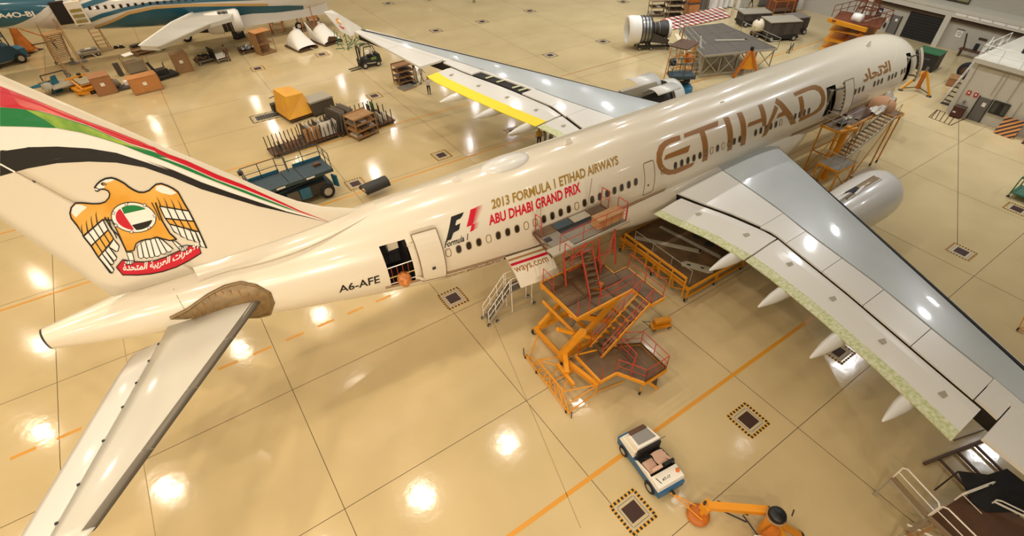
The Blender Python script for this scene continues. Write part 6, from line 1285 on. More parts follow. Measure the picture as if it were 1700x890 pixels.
e = at(268, 82); t = thing('black_bin', 'black waste bin under the teal airliner wing', 'bin', (e.x, e.y, 0), .2); lathe(t, 'body', [(0, 0), (.38, 0), (.5, 1.2)], FK, 14); lathe(t, 'lid', [(.53, 1.2), (.5, 1.28), (0, 1.35)], GREYP, 14)
e = at(18, 108); t = thing('scissor_lift', 'dark blue scissor lift with a raised guard at the left edge', 'scissor lift', (e.x-.5, e.y+.4, 0), .4)
hexa(t, 'body', [(-1.6, -1, .5), (2.1, -1, .5), (2.1, 1, .5), (-1.6, 1, .5), (-1.6, -1, 1.7), (1.2, -1, 1.9), (1.2, 1, 1.9), (-1.6, 1, 1.7)], mat('lift_dark_blue', '#23475a', .45)); box(t, 'bonnet', (1.7, 0, 1.0), (1.2, 1.9, .7), BLUEP); rail(t, [(-1.5, -.9, 1.8), (1.2, -.9, 1.9), (1.2, .9, 1.9), (-1.5, .9, 1.8)], DBLUE, 1.8, .12, 1, 1.4); box(t, 'control_desk', (.5, 0, 2.5), (.5, .7, .9), FK)
for x in (-1.1, 1.4):
    for y in (-1, 1): wheel(t, (x, y, .5), .5, .35, RUBBER, HUB)
# tail jack and boarding stairs of the teal airliner
t = thing('tail_jack', 'orange tripod jack holding up the tail of the teal airliner', 'jack'); b = at(48, 88); tp = Vector((b.x-.2, b.y, 5.6))
lathe(t, 'cone', [(.0, 3.2), (.22, 3.2), (.5, 1.8), (.95, .5), (.9, .3)], ORG, 6, (b.x, b.y, 0), (0, 0, 0), False); rod(t, 'ram', (b.x, b.y, 3.0), tp, .3, BROWN); rod(t, 'strut', (b.x, b.y, 2.9), (b.x+3.2, b.y-.4, .9), .14, ORG); rod(t, 'strut', (b.x+.6, b.y-.2, .8), (b.x+3.2, b.y-.4, .9), .14, BROWN); rod(t, 'foot', (b.x+2.8, b.y-.4, .1), (b.x+2.7, b.y-.4, .8), .2, FK)
for a in (0, 2.1, 4.2): rod(t, 'jack_leg', (b.x, b.y, .8), (b.x+1.3*math.cos(a+.5), b.y+1.3*math.sin(a+.5), .08), .16, ORG); lathe(t, 'foot_pad', [(0, .12), (.25, .1), (.28, 0)], DSTEEL, 10, (b.x+1.3*math.cos(a+.5), b.y+1.3*math.sin(a+.5), 0))
for x_ in (-1.6, -1.2): rod(t, 'frame_post', (b.x+x_, b.y+.5, 0), (b.x+x_-.3, b.y+.5, 3.0), .07, GREYP)
rebase(t)
def boarding(a, b, za, zb, w, label, m_, platform=1.2, name='boarding_stairs'):
    t = thing(name, label, 'boarding stairs'); a = Vector((a.x, a.y, za)); b = Vector((b.x, b.y, zb))
    stairs(t, a, b, w, m_, m_, None, m_, 1.0); f = Vector(((b-a).x, (b-a).y, 0)).normalized(); s = Vector((-f.y, f.x, 0))
    c = b+f*platform/2; box(t, 'platform', c, (platform, w*1.15, .1), m_, math.atan2(f.y, f.x))
    for k in (-1, 1):
        for q in (b, b+f*platform): e_ = q+s*k*w*.55; rod(t, 'leg', (e_.x, e_.y, .1), e_, .09, m_); wheel(t, (e_.x, e_.y, .14), .14, .1, RUBBER, HUB, 0, 'caster')
        e_ = a+s*k*w*.5; wheel(t, (e_.x, e_.y, .16), .16, .12, RUBBER, HUB, 0, 'caster'); rod(t, 'base_tube', (e_.x, e_.y, .2), ((b+f*platform+s*k*w*.55).x, (b+f*platform+s*k*w*.55).y, .2), .06, m_)
    rail(t, [b+s*w*.55, b+f*platform+s*w*.55], m_, 1.0, .05, 1, 1.0); return rebase(t)
STW = mat('stairs_tan', '#b08a5c', .6)
boarding(at(108, 104), at(84, 52, 4.0), .15, 4.0, 1.5, 'tan boarding stairs at the open rear door of the teal airliner', STW)
boarding(at(460, 38), at(450, 16, 2.6), .15, 2.6, 1.3, 'orange timber steps at the front fuselage of the teal airliner', ORG, 1.0); boarding(at(520, 34), at(503, 2, 3.2), .15, 3.2, 1.4, 'taller orange steps nearest the nose of the teal airliner', ORG, 1.2)
# ================================================================ hangar side wall with bays, office box, far right equipment
WGRY = mat('bay_wall_grey', '#b9b1a0', .75, noise=.05, nscale=.8); WBEAM = mat('beam_pale', '#cfc8b6', .6); WBR = mat('brown_paint_and_shade', '#4a3626', .6); SHUT = mat('roller_shutter_dark', '#23211f', .7); SIGNR = mat('sign_red', '#c23030', .5); DOORG = mat('door_grey', '#6f6a64', .5)
XW = 71.0
def slabw(name, x0, x1, y0, y1, z0, z1, m, par=None, kind='structure'):
    o = hexa(par, name, [(x0, y0, z0), (x1, y0, z0), (x1, y1, z0), (x0, y1, z0), (x0, y0, z1), (x1, y0, z1), (x1, y1, z1), (x0, y1, z1)], m)
    if kind and par is None: o['kind'] = kind
    return o
wr = slabw('wall_right', XW+.25, XW+.6, -40, 80, 0, 4.0, WGRY)
slabw('wall_upper', XW+2.2, XW+2.5, -40, 80, 4.3, 29, WGRY)
slabw('trim_1', XW-.3, XW+2.2, -40, 80, 3.9, 4.3, WBEAM); slabw('trim_2', XW-.25, XW+.2, -40, 80, 3.35, 3.9, WBEAM); slabw('trim_shade', XW+.0, XW+.24, -40, 80, 2.9, 3.35, WBR)  # lowest strip is the beam's shadow, painted as a dark brown slab
cols = mesh('wall_columns', [(XW+.3, -40, 0), (XW+.35, -40, 0), (XW+.35, -40.05, 0)], [(0, 1, 2)], WBEAM); cols['kind'] = 'structure'
for y in (-22.5, -13, -3.4, 6.03, 15.5, 25.0, 34.5, 44): slabw('column', XW-.3, XW+.25, y-.32, y+.32, 0, 3.4, WBEAM, wr)
for y in [-10+i*1.35 for i in range(12)]: box(wr, 'beam_panel', (XW-.27, y, 3.72), (.05, 1.15, .26), LWHITE)
slabw('shutter', XW+.12, XW+.26, 6.36, 10.4, 0, 3.0, SHUT, wr)
for k in range(9): box(wr, 'shutter_slat', (XW+.1, 8.38, .2+.31*k), (.04, 4.0, .27), SHUT)
slabw('door_1', XW+.1, XW+.24, 11.2, 12.2, 0, 2.05, DOORG); o = bpy.data.objects['door_1']; box(o, 'door_notice', (XW+.08, 11.6, 1.6), (.02, .3, .3), LWHITE); rod(o, 'door_handle', (XW+.05, 12.05, 1.0), (XW+.05, 12.05, 1.15), .04, STEEL)
for y in (11.12, 12.28): box(wr, 'door_jamb', (XW+.18, y, 1.05), (.12, .08, 2.15), WBR)
t = thing('wall_poster', 'dark blue framed poster on the bay wall between the columns', 'poster', (XW+.23, 14.1, 1.9)); box(t, 'frame', (0, 0, 0), (.03, .75, 1.1), BLACK); box(t, 'print', (-.02, 0, 0), (.01, .62, .95), mat('poster_blue', '#243a52', .4)); box(t, 'print_band', (-.027, 0, .15), (.006, .5, .2), LWHITE)
def nosmoke(y, z, label, bar_=True):
    t = thing('wall_sign', label, 'sign', (XW+.22, y, z)); box(t, 'plate', (0, 0, 0), (.03, .62, .66), LWHITE)
    lathe(t, 'ring', [(.17, 0), (.2, .012), (.22, 0)], DSTEEL, 18, (-.02, 0, .04), (0, -PI/2, 0)); bar(t, 'slash', (-.03, .13, .17), (-.03, -.13, -.09), .03, DSTEEL)
    if bar_: box(t, 'caption_strip', (0, 0, .5), (.03, .9, .05), DSTEEL)
nosmoke(13.0, 1.15, 'white round prohibition sign by the grey door beside the dark shutter', False); nosmoke(4.2, 1.75, 'white round prohibition sign in the right bay beyond the nose'); nosmoke(23.3, 1.9, 'white prohibition sign in the bay behind the orange lift', False)
t = thing('wall_extinguisher', 'dark fire extinguisher on the wall by the grey door', 'fire extinguisher', (XW+.12, 12.75, .75)); lathe(t, 'bottle', [(0, -.3), (.11, -.28), (.11, .2), (.04, .3), (0, .32)], SHUT, 12); rod(t, 'hose', (-.1, .05, .25), (-.1, .12, -.1), .03, BLACK)
for y0, nm in ((12.0, 'tube_light'), (-2.2, 'tube_light')):
    t = thing(nm, 'bright white tube light under the beam %s' % ('left of the dark shutter' if y0 > 0 else 'above the office roof deck'), 'lamp', (XW+.1, y0, 2.95)); box(t, 'batten', (0, 0, .04), (.1, 1.5, .05), WBEAM); tb_ = rod(t, 'tube', (0, -.7, 0), (0, .7, 0), .06, mat('tube_glow', '#f4f6ff', .4, emit=9.0))
for y, z, w in ((1.6, 1.8, .9),): t = thing('wall_plaque', 'small brown plaque on the right bay wall', 'sign', (XW+.22, y, z)); box(t, 'plate', (0, 0, 0), (.03, w, .22), WBR); box(t, 'rim', (-.015, 0, .12), (.03, w, .02), DSTEEL)
wl_ = mesh('window_1', [(XW+2.15, 5.5, 4.45), (XW+2.15, 16, 4.45), (XW+2.15, 16, 6.2), (XW+2.15, 5.5, 6.2)], [(0, 1, 2, 3)], mat('mezzanine_glass', '#9a9468', .2)); wl_['kind'] = 'structure'
for y in [5.5+i*1.5 for i in range(8)]: bar(wl_, 'mullion', (XW+2.1, y, 4.4), (XW+2.1, y, 6.25), .1, WBR)
bar(wl_, 'sill', (XW+2.05, 5.5, 4.45), (XW+2.05, 16, 4.45), .12, WBR)
# office box: walls, flat roof deck with rails
ob = slabw('wall_office', 52.4, 66, -24, -3.9, 0, 4.6, WALLW)
slabw('roof_edge', 52.2, 66.1, -24, -3.75, 4.6, 4.95, WBEAM, ob)
slabw('door_2', 52.34, 52.42, -6.82, -5.85, 0, 2.1, DOORG); o = bpy.data.objects['door_2']; box(o, 'door_notice', (52.32, -6.45, 1.55), (.02, .3, .35), LWHITE); rod(o, 'door_handle', (52.3, -6.7, .95), (52.3, -6.7, 1.15), .04, STEEL)
for y in (-5.79, -6.88): box(o, 'door_jamb', (52.36, y, 1.07), (.1, .07, 2.2), DSTEEL)
wn = slabw('window_2', 52.36, 52.41, -8.3, -7.05, 1.1, 2.15, mat('office_glass', '#3a3d3c', .1, coat=.5))
for a, b in (((52.34, -8.3, 1.1), (52.34, -7.05, 1.1)), ((52.34, -8.3, 2.15), (52.34, -7.05, 2.15)), ((52.34, -8.3, 1.1), (52.34, -8.3, 2.15)), ((52.34, -7.05, 1.1), (52.34, -7.05, 2.15))): bar(wn, 'window_frame', a, b, .07, DSTEEL)
box(wn, 'dark_blind', (52.345, -7.7, 1.6), (.02, .4, .9), SHUT)
for y, z0, z1 in ((-4.35, .9, 4.4), (-6.5, 2.4, 4.4), (-6.85, 2.3, 4.5), (-7.9, 2.3, 4.4), (-8.9, .9, 2.6)): rod(ob, 'conduit', (52.34, y, z0), (52.34, y, z1), .05, GREYP)
bar(ob, 'cornice', (52.36, -4.3, 4.4), (52.36, -12, 4.4), .06, GREYP)
for y, lb in ((-4.85, 'left of two red safety signs on the white office wall'), (-5.45, 'right of two red safety signs, nearest the grey office door')): t = thing('safety_sign', lb, 'sign', (52.37, y, 2.1)); box(t, 'plate', (0, 0, 0), (.03, .34, .38), SIGNR); box(t, 'symbol', (-.02, 0, .02), (.01, .14, .16), LWHITE)
t = thing('door_lamp', 'small pale disc plate above the office door', 'plate', (52.36, -4.9, 1.35)); lathe(t, 'disc', [(0, .04), (.12, .03), (.14, 0)], GREYP, 14, (0, 0, 0), (0, -PI/2, 0)); box(t, 'stem', (-.01, 0, -.2), (.03, .03, .2), GREYP)
t = thing('roof_rail', 'white tubular guard rail round the office roof deck', 'guard rail'); rail(t, [(58.2, -3.9, 4.95), (52.4, -3.95, 4.95), (52.35, -14, 4.95)][::1], LWHITE, 1.1, .06, 1, 1.7); rebase(t)
t = thing('roof_clutter', 'dark equipment lying on the office roof deck', 'equipment', (55.5, -7.5, 4.952)); 
for i in range(5): box(t, 'unit', (-1+i*.9, -1.2+(i*1.7) % 2.6, .3), (.9, .7, .6), SHUT, i*.4)
t = thing('office_stairs', 'steep grey stairs with white rails up the side of the office', 'stairs'); stairs(t, (54.2, -3.15, .05), (57.6, -3.3, 4.6), .85, GREYP, DSTEEL, 13, LWHITE, .95, (1, -1), .08); box(t, 'foot_plate', (54.1, -3.15, .03), (.4, .9, .05), DSTEEL); rebase(t)
t = thing('fire_box', 'dark red hose box at the foot of the office wall', 'fire box', (51.9, -5.0, 0), .05); box(t, 'cabinet', (0, 0, .5), (.7, .9, .85), mat('box_dark_red', '#5a2f26', .6)); box(t, 'lid', (0, 0, .95), (.76, .96, .06), WBR); box(t, 'white_tag', (-.36, .2, .5), (.02, .25, .12), LWHITE)
for y in (-.3, .3): box(t, 'foot', (0, y, .04), (.6, .1, .08), BLACK)
t = thing('hazard_board', 'orange and black striped board leaning at the office wall', 'barrier', (51.45, -9.3, 0))
hexa(t, 'board', [(-.25, -.8, .02), (-.2, -.8, .02), (-.2, .75, .02), (-.25, .75, .02), (.55, -.8, 1.35), (.6, -.8, 1.35), (.6, .75, 1.35), (.55, .75, 1.35)], stripes('board_stripes', '#16120e', '#d2873a', 1.5, -.42, .5, .42)); box(t, 'back_foot', (.5, 0, .1), (.1, 1.3, .2), DSTEEL)
t = thing('orange_board', 'orange board cut off by the right edge beside the striped board', 'barrier', (51.3, -11.3, 0)); box(t, 'board', (0, 0, .5), (.08, .9, .9), mat('board_red_orange', '#c8602c', .5)); box(t, 'foot', (0, 0, .03), (.5, .9, .06), DSTEEL)
# hatched floor marking
hm = bpy.data.objects['floor']
c4 = [(49.7, -3.65), (52.1, -3.3), (52.2, -5.75), (49.6, -5.65)]
for a, b in zip(c4, c4[1:]+c4[:1]): bar(hm, 'floor_marking', (*a, .006), (*b, .006), .1, BROWN, .004)
for k in range(5): f = (k+.5)/5; bar(hm, 'floor_marking', (c4[0][0]+(c4[3][0]-c4[0][0])*f, c4[0][1]+(c4[3][1]-c4[0][1])*f, .006), (c4[0][0]+2.4, c4[0][1]+.3-2.3*max(0, f-.2), .006), .08, BROWN, .004)
# nose jack, wheel, boxes, green container
t = thing('nose_jack', 'orange three legged jack standing in front of the airliner nose', 'jack', (54.9, .2, 0), .3)
rod(t, 'column', (0, 0, .3), (0, 0, 2.0), .4, ORG); rod(t, 'ram', (0, 0, 2.0), (0, 0, 2.4), .25, STEEL)
for a in (0, 2.1, 4.2): bar(t, 'leg', (.1*math.cos(a), .1*math.sin(a), 2.0), (1.5*math.cos(a), 1.5*math.sin(a), .1), .16, YEL); rod(t, 'tie', (.1, 0, .4), (1.4*math.cos(a), 1.4*math.sin(a), .25), .1, BROWN); lathe(t, 'foot_pad', [(0, .12), (.22, .1), (.25, 0)], DSTEEL, 10, (1.5*math.cos(a), 1.5*math.sin(a), 0))
t = thing('tow_bar_stand', 'orange pipe frame beside the nose jack', 'stand', (51.6, 1.5, 0), .3)
for p, q in (((-1.5, 0, .3), (2.0, .2, 1.4)), ((2.0, .2, 1.4), (2.4, -.2, .1)), ((-1.5, 0, .3), (-1.5, .3, .05)), ((2.0, .2, 1.4), (2.2, .9, .1)), ((-1.5, 0, .15), (2.4, 0, .15))): rod(t, 'pipe', p, q, .13, ORG)
t = thing('wheel_assembly', 'large black aircraft tyre with brown hub standing by the office stairs', 'wheel', (62.6, -.9, 0), .35)
w = wheel(t, (0, 0, .82), .82, .6, RUBBER, BROWN, 1.25, 'tyre'); box(t, 'chock_block', (.5, .3, .08), (.3, .3, .16), WOOD)
t = thing('tyre_stack', 'second dark tyre lying behind the upright tyre', 'wheel', (63.6, -2.0, 0)); o = link('tyre', unit('tyre', RUBBER), t); o.location = (0, 0, .35); o.scale = (1.5, 1.5, .7); lathe(t, 'hub', [(0, .62), (.3, .6), (.4, .3)], DSTEEL, 14)
t = thing('brown_box', 'low brown wooden box in front of the upright tyre', 'box', (59.9, -1.0, 0), .3); box(t, 'body', (0, 0, .4), (1.6, .9, .7), CARD3); box(t, 'lid', (0, 0, .78), (1.66, .96, .06), WOOD); box(t, 'label_sheet', (.2, -.46, .45), (.2, .02, .12), LWHITE)
t = thing('green_container', 'green topped container with black sides beyond the nose', 'container', (62.3, 3.1, 0), .1); box(t, 'body', (0, 0, .9), (2.0, 2.4, 1.7), FK); box(t, 'lid', (0, 0, 1.8), (2.1, 2.5, .12), GREENP); rod(t, 'handle', (-1.02, -.5, 1.2), (-1.02, .5, 1.2), .05, STEEL); box(t, 'skid', (0, 0, .04), (2.1, 2.3, .08), DSTEEL)
t = thing('wall_bench', 'dark brown bench with a plank leaning at the right bay wall', 'bench', (69.8, 1.2, 0)); box(t, 'top', (0, 0, .8), (.9, 3.4, .08), BROWN); bar(t, 'plank', (.2, 1.4, .8), (.6, 2.0, 2.2), .12, WBR); box(t, 'case', (.3, .3, 1.2), (.3, .4, .7), SHUT)
for y in (-1.5, 1.5): box(t, 'leg', (0, y, .38), (.7, .1, .76), BROWN)
# ---- bare engine on its cradle
A = at(1040, 50, 2.0); B = at(1112, 48, 2.0); dr = (B-A); L_ = dr.length; rz = math.atan2(dr.y, dr.x)
t = thing('bare_engine', 'turbofan engine with white fan cowl and bare steel core on a dark cradle', 'engine', (A.x, A.y, 0), rz); k_ = L_/6.0
Rx = lambda prof, m, nm, n=28: lathe(t, nm, prof, m, n, (0, 0, 2.0), (0, PI/2, 0))
Rx([(1.2, .6), (1.25, .1), (1.38, 0), (1.5, .05), (1.56, .5), (1.5, 1.7*k_)], WPAINT, 'fan_cowl'); Rx([(1.46, 1.7*k_), (1.5, 1.9*k_), (1.44, 2.2*k_), (1.46, 2.6*k_), (1.38, 3.2*k_)], STEEL, 'fan_case'); Rx([(1.2, 3.2*k_), (.75, 3.3*k_), (.7, 4.2*k_), (.95, 4.8*k_), (.9, 5.6*k_)], DSTEEL, 'core'); Rx([(.9, 5.6*k_), (.98, 5.75*k_), (.92, 6.0*k_), (.8, 6.0*k_)], LWHITE, 'nozzle_ring'); Rx([(0, 1.0), (.3, 1.1), (1.2, 1.2)], DSTEEL, 'fan')
for i in range(7): lathe(t, 'pipe_ring', [(.78, 0), (.84, .05), (.78, .1)], STEEL if i % 2 else BROWN, 20, ((3.4+.3*i)*k_, 0, 2.0), (0, PI/2, 0))
for i in range(4): lathe(t, 'case_flange', [(1.48, 0), (1.54, .06), (1.48, .12)], DSTEEL, 26, ((1.75+.45*i)*k_, 0, 2.0), (0, PI/2, 0))
for y in (-1, 1): bar(t, 'cradle_beam', (1.3, y, .45), (6.0*k_, y, .45), .16, FK, .22); bar(t, 'cradle_arm', (3.0*k_, y, .5), (3.4*k_, y*.8, 1.7), .18, FK); bar(t, 'cradle_arm', (5.6*k_, y, .5), (5.3*k_, y*.8, 1.6), .16, FK); prism(t, 'side_plate', [(3.2*k_, .9), (5.6*k_, .6), (5.8*k_, 1.1), (3.4*k_, 1.9)], y-.03, y+.03, PDK).rotation_euler = (PI/2, 0, 0)
for x in (1.6, 3.4*k_, 5.8*k_):
    bar(t, 'cross_tube', (x, -1, .45), (x, 1, .45), .14, BROWN)
    for y in (-1.05, 1.05): wheel(t, (x, y, .2), .2, .14, RUBBER, HUB)
rod(t, 'tow_bar', (6.0*k_, 0, .4), (6.0*k_+1.6, .2, .15), .08, DSTEEL)
# red and white barrier mesh
t = thing('barrier_net', 'long red and white chequered barrier mesh behind the bare engine', 'barrier', (0, 0, 0))
n0, n1 = at(1114, 50, .05), at(1212, 28, .05); RW = mat('net_red', '#b3463a', .7)
for i in range(24):
    for j in range(4):
        a = n0.lerp(n1, i/24); b = n0.lerp(n1, (i+1)/24); o_ = Vector((.35, .75, .12))
        p0_ = a+o_*j; box(t, 'mesh_square', (a+b)/2+o_*(j+.5), ((b-a).length*.98, .8, .02), RW if (i+j) % 2 else LWHITE, math.atan2((b-a).y, (b-a).x))
for f in (0, .5, 1): p = n0.lerp(n1, f); rod(t, 'stake', (p.x, p.y, 0), (p.x, p.y, .8), .05, RW)
rebase(t)
# ---- big grey deck
t = thing('grey_dock', 'broad grey work deck on trestles with white railed steps beyond the fuselage', 'access platform')
G = [at(1128, 46, 2.4), at(1200, 38, 2.4), at(1291, 80, 2.4), at(1168, 92, 2.4)]
for i in range(4):
    for j in range(3):
        q = lambda a, b: (G[0].lerp(G[1], a)).lerp(G[3].lerp(G[2], a), b); dock_plate(t, [tuple(q(i/4+.002, j/3+.002))[:2], tuple(q((i+1)/4-.002, j/3+.002))[:2], tuple(q((i+1)/4-.002, (j+1)/3-.002))[:2], tuple(q(i/4+.002, (j+1)/3-.002))[:2]], 2.4, mat('grey_deck_dark', '#5d554a', .6, noise=.15, nscale=1.5))
rpoly(t, [tuple(v)[:2] for v in G], 2.3, .12, GREYP, 'edge_beam', .2)
for i in range(5):
    for j in range(4): p = q(i/4*.96+.02, j/3*.96+.02); bar(t, 'leg', (p.x, p.y, 0), (p.x, p.y, 2.25), .1, GREYP)
for i in range(4): a, b = q(i/4+.02, .98), q((i+1)/4, .98); bar(t, 'brace', (a.x, a.y, .3), (b.x, b.y, 2.2), .08, GREYP); bar(t, 'brace', (b.x, b.y, .3), (a.x, a.y, 2.2), .08, GREYP); bar(t, 'tie_bar', (a.x, a.y, .3), (b.x, b.y, .3), .08, GREYP)
rail(t, [G[0], G[3]], GREYP, 1.1, .07, 1, 2.2); rail(t, [G[1].lerp(G[2], .35), G[2]], GREYP, 1.0, .06, 1, 2.4); rail(t, [G[2], G[3].lerp(G[2], .88)], GREYP, .8, .06, 1, .9)
stairs(t, (38.8, 16.3, .1), (40.0, 18.1, 2.4), 1.6, PLUG, PLUG, 7, LWHITE, 1.0); box(t, 'side_plank', (41.0, 20.6, 2.0), (.5, 5.2, .06), PLUG, -.62)
rebase(t)
t = thing('plank', 'narrow grey board lying on the broad grey deck', 'plank', (at(1213, 67, 2.42).x, at(1213, 67, 2.42).y, 2.405), -.55); box(t, 'board', (0, 0, .04), (3.6, .35, .06), GREYP); box(t, 'knob', (1.7, 0, .12), (.2, .2, .1), DSTEEL)
# yellow stand with small lift in front of the deck steps
b = at(1125, 148); t = thing('yellow_stand', 'tall yellow frame stand left of the grey deck steps', 'stand', (b.x+1.5, b.y+1.5, 0), .3)
for x in (-1.2, 1.2):
    for y in (-.8, .8): rod(t, 'leg', (x*1.2, y*1.2, 0), (x, y, 3.6), .1, YEL)
box(t, 'deck', (0, 0, 3.7), (2.8, 2.0, .1), BROWN)
for z in (1.0, 2.2): rpoly(t, [(-1.25, -.85), (1.25, -.85), (1.25, .85), (-1.25, .85)], z, .1, YEL, 'tie_bar', .1)
for s in (-1, 1): bar(t, 'brace', (s*1.3, -.9, .3), (-s*1.2, -.85, 2.2), .1, YEL); bar(t, 'brace', (s*1.25, -.85, 2.2), (-s*1.2, -.8, 3.5), .1, YEL)
lathe(t, 'reel', [(0, .3), (.4, .3), (.4, -.3), (0, -.3)], ORG, 14, (-.6, -.9, 2.7), (PI/2, 0, 0)); rod(t, 'pole', (.4, .6, 3.7), (.6, .6, 5.2), .12, WOOD)
b = at(1130, 158); t = thing('scissor_lift', 'small slate blue scissor lift with railed basket next to the fuselage roof', 'scissor lift', (b.x+.2, b.y+.6, 0), -.55)
box(t, 'base', (0, 0, .55), (2.4, 1.5, .5), BLUEP); hexa(t, 'wedge_front', [(-1.2, -.75, .3), (1.2, -.75, .3), (1.2, -.75, .8), (-1.2, -.75, .8), (-1.0, -1.2, .3), (1.0, -1.2, .3), (1.0, -1.0, .7), (-1.0, -1.0, .7)], BLUEP)
for k in range(2): bar(t, 'scissor_arm', (-1.0, 0, .8+.4*k), (1.0, 0, 1.2+.4*k), .2, DBLUE); bar(t, 'scissor_arm', (1.0, .15, .8+.4*k), (-1.0, .15, 1.2+.4*k), .2, DBLUE)
box(t, 'basket_floor', (0, 0, 1.75), (2.5, 1.5, .3), DBLUE); rail(t, [(-1.2, -.7, 1.9), (1.2, -.7, 1.9), (1.2, .7, 1.9), (-1.2, .7, 1.9)], DBLUE, 1.2, .08, 1, 1.2, True); box(t, 'control_box', (-.9, .5, 2.8), (.5, .4, .5), FK)
for x in (-.9, .9):
    for y in (-.75, .75): wheel(t, (x, y, .3), .3, .22, RUBBER, HUB)
b = at(1236, 126); t = thing('orange_jack', 'orange pyramid jack with black tip behind the fuselage roof', 'jack', (b.x, b.y, 0), .5)
for a in (.3, 2.4, 4.5): bar(t, 'leg', (.1*math.cos(a), .1*math.sin(a), 2.6), (1.5*math.cos(a), 1.5*math.sin(a), .05), .28, ORG, .2)
lathe(t, 'cone_shell', [(.18, 2.6), (.75, .9), (.7, .8)], YEL, 3, (0, 0, 0), (0, 0, .3), False); rod(t, 'tip', (0, 0, 2.6), (0, 0, 2.95), .4, BLACK); rod(t, 'dial', (.2, -.5, 1.6), (.24, -.56, 1.62), .3, DSTEEL); rod(t, 'spare_pole', (1.6, .6, 0), (1.7, .6, 2.2), .06, GREENP)
# ---- shelves, boxes and panels at the top
shelf_rack('parts_rack', at(1090, 26), -.5, 2.2, 1.4, (.3, 1.1, 1.9), 'low pipe rack with white tubes at the top, left of the square shelf unit', mat('rack_tan', '#8d7456', .6), (PWH, BROWN))
shelf_rack('shelf_unit', at(1118, 29), -.5, 2.4, 2.0, (.25, 1.0, 1.75, 2.5), 'square three tier shelf unit with beige top at the top edge', mat('rack_tan', '#8d7456', .6), (BROWN, PDK))
e = at(1149, 27); t = thing('orange_boxes', 'two orange boxes stacked beside the square shelf unit', 'box', (e.x+.4, e.y+.8, 0), -.3); box(t, 'lower_box', (0, 0, .75), (1.6, 1.6, 1.4), CARD2); box(t, 'strap', (0, 0, 1.5), (1.65, 1.65, .15), PDK); box(t, 'upper_box', (.1, .1, 2.2), (1.5, 1.4, 1.2), ORG)
e = at(1162, 20); t = thing('curtain_frame', 'grey curtained frame between the orange boxes and white panels', 'screen', (e.x+.5, e.y+.6, 0), -.3)
for i in range(7): rod(t, 'curtain_fold', (-1.2+.4*i, .1*(i % 2), .1), (-1.2+.4*i, .1*(i % 2), 2.9), .42, PGR)
bar(t, 'top_rail', (-1.4, 0, 3.0), (1.4, 0, 3.0), .08, DSTEEL)
for i in range(4):
    e = at(1176+i*9, 16-i*1.2); t = thing('leaning_panel', ('white curved panel standing nearest the grey curtain', 'second white panel from the grey curtain', 'third white panel from the grey curtain', 'white panel farthest from the grey curtain')[i], 'panel', (e.x+.3, e.y, .0), -.9)
    hexa(t, 'sheet', [(-.9, -.08, .1), (.9, -.08, .1), (.9, .0, .1), (-.9, .0, .1), (-.7, .5, 2.9), (.9, .9, 3.0), (.9, .98, 3.0), (-.7, .58, 2.9)], PWH); bar(t, 'stand_bar', (-.8, .05, .05), (.9, .05, .05), .1, DSTEEL)
for i, (u, v, w) in enumerate(((1226, 15, .9), (1236, 13, .8))):
    e = at(u, v); t = thing('wrapped_pole', ('pale wrapped upright bundle left of the striding person', 'pale wrapped bundle touching the striding person')[i], 'bundle', (e.x, e.y, 0)); hexa(t, 'wrap', [(-.4, -.3, .05), (.4, -.3, .05), (.4, .3, .05), (-.4, .3, .05), (-.1, -.2, 3.0), (.8, -.2, 3.0), (.8, .2, 3.0), (-.1, .2, 3.0)], SHEET); box(t, 'base', (0, 0, .03), (.9, .7, .05), DSTEEL)
for i, (u, v) in enumerate(((1266, 10), (1282, 7))):
    e = at(u, v); t = thing('screen_panel', ('grey upright screen right of the striding person', 'pale upright screen second from the striding person')[i], 'screen', (e.x, e.y, 0), -.4); box(t, 'sheet', (0, 0, 1.5), (1.6, .1, 3.0), (PGR, PWH)[i]); box(t, 'foot', (0, 0, .03), (1.6, .7, .06), DSTEEL)
e = at(1312, 8); t = thing('red_machine', 'reddish brown machine block at the top edge left of the first wall column', 'machine', (e.x-4.2, e.y-1.2, 0), -.4); box(t, 'body', (0, 0, 1.0), (3.6, 2.0, 1.6), mat('machine_rust', '#7d4a34', .6, noise=.3, nscale=3)); box(t, 'base', (0, 0, .1), (3.8, 2.2, .2), FK); rod(t, 'roller', (-1.5, -1.0, .6), (1.5, -1.0, .6), .5, BROWN)
# ground power units and carts
def gse(u, v, s, label, rz=-.45, top=None):
    e = at(u, v); t = thing('ground_unit', label, 'ground equipment', (e.x, e.y+s[1]/2, 0), rz); x, y, z = s
    box(t, 'chassis', (0, 0, .45), (x, y, .25), FK); box(t, 'body', (0, 0, .6+(z-.6)/2), (x*.94, y*.9, z-.6), mat('unit_dark', '#4b4238', .6, noise=.35, nscale=2)); box(t, 'roof', (0, 0, z), (x, y, .1), top or GREYP)
    for f in (-.3, .1, .4): box(t, 'door_panel', (x*f, -y*.46, .6+(z-.6)/2), (x*.22, .04, (z-.6)*.8), PDK)
    for a in (-.36, .36):
        for b_ in (-.5, .5): wheel(t, (x*a, y*b_, .35), .35, .22, RUBBER, HUB)
    return t
gse(1303, 68, (4.2, 2.6, 2.2), 'long dark ground power unit with beige roof by the first wall column'); gse(1326, 58, (2.6, 2.2, 2.0), 'dark equipment block behind the long dark power unit', -.3, PGR); gse(1258, 44, (4.0, 2.2, 1.6), 'flat topped grey equipment cart behind the broad grey deck')
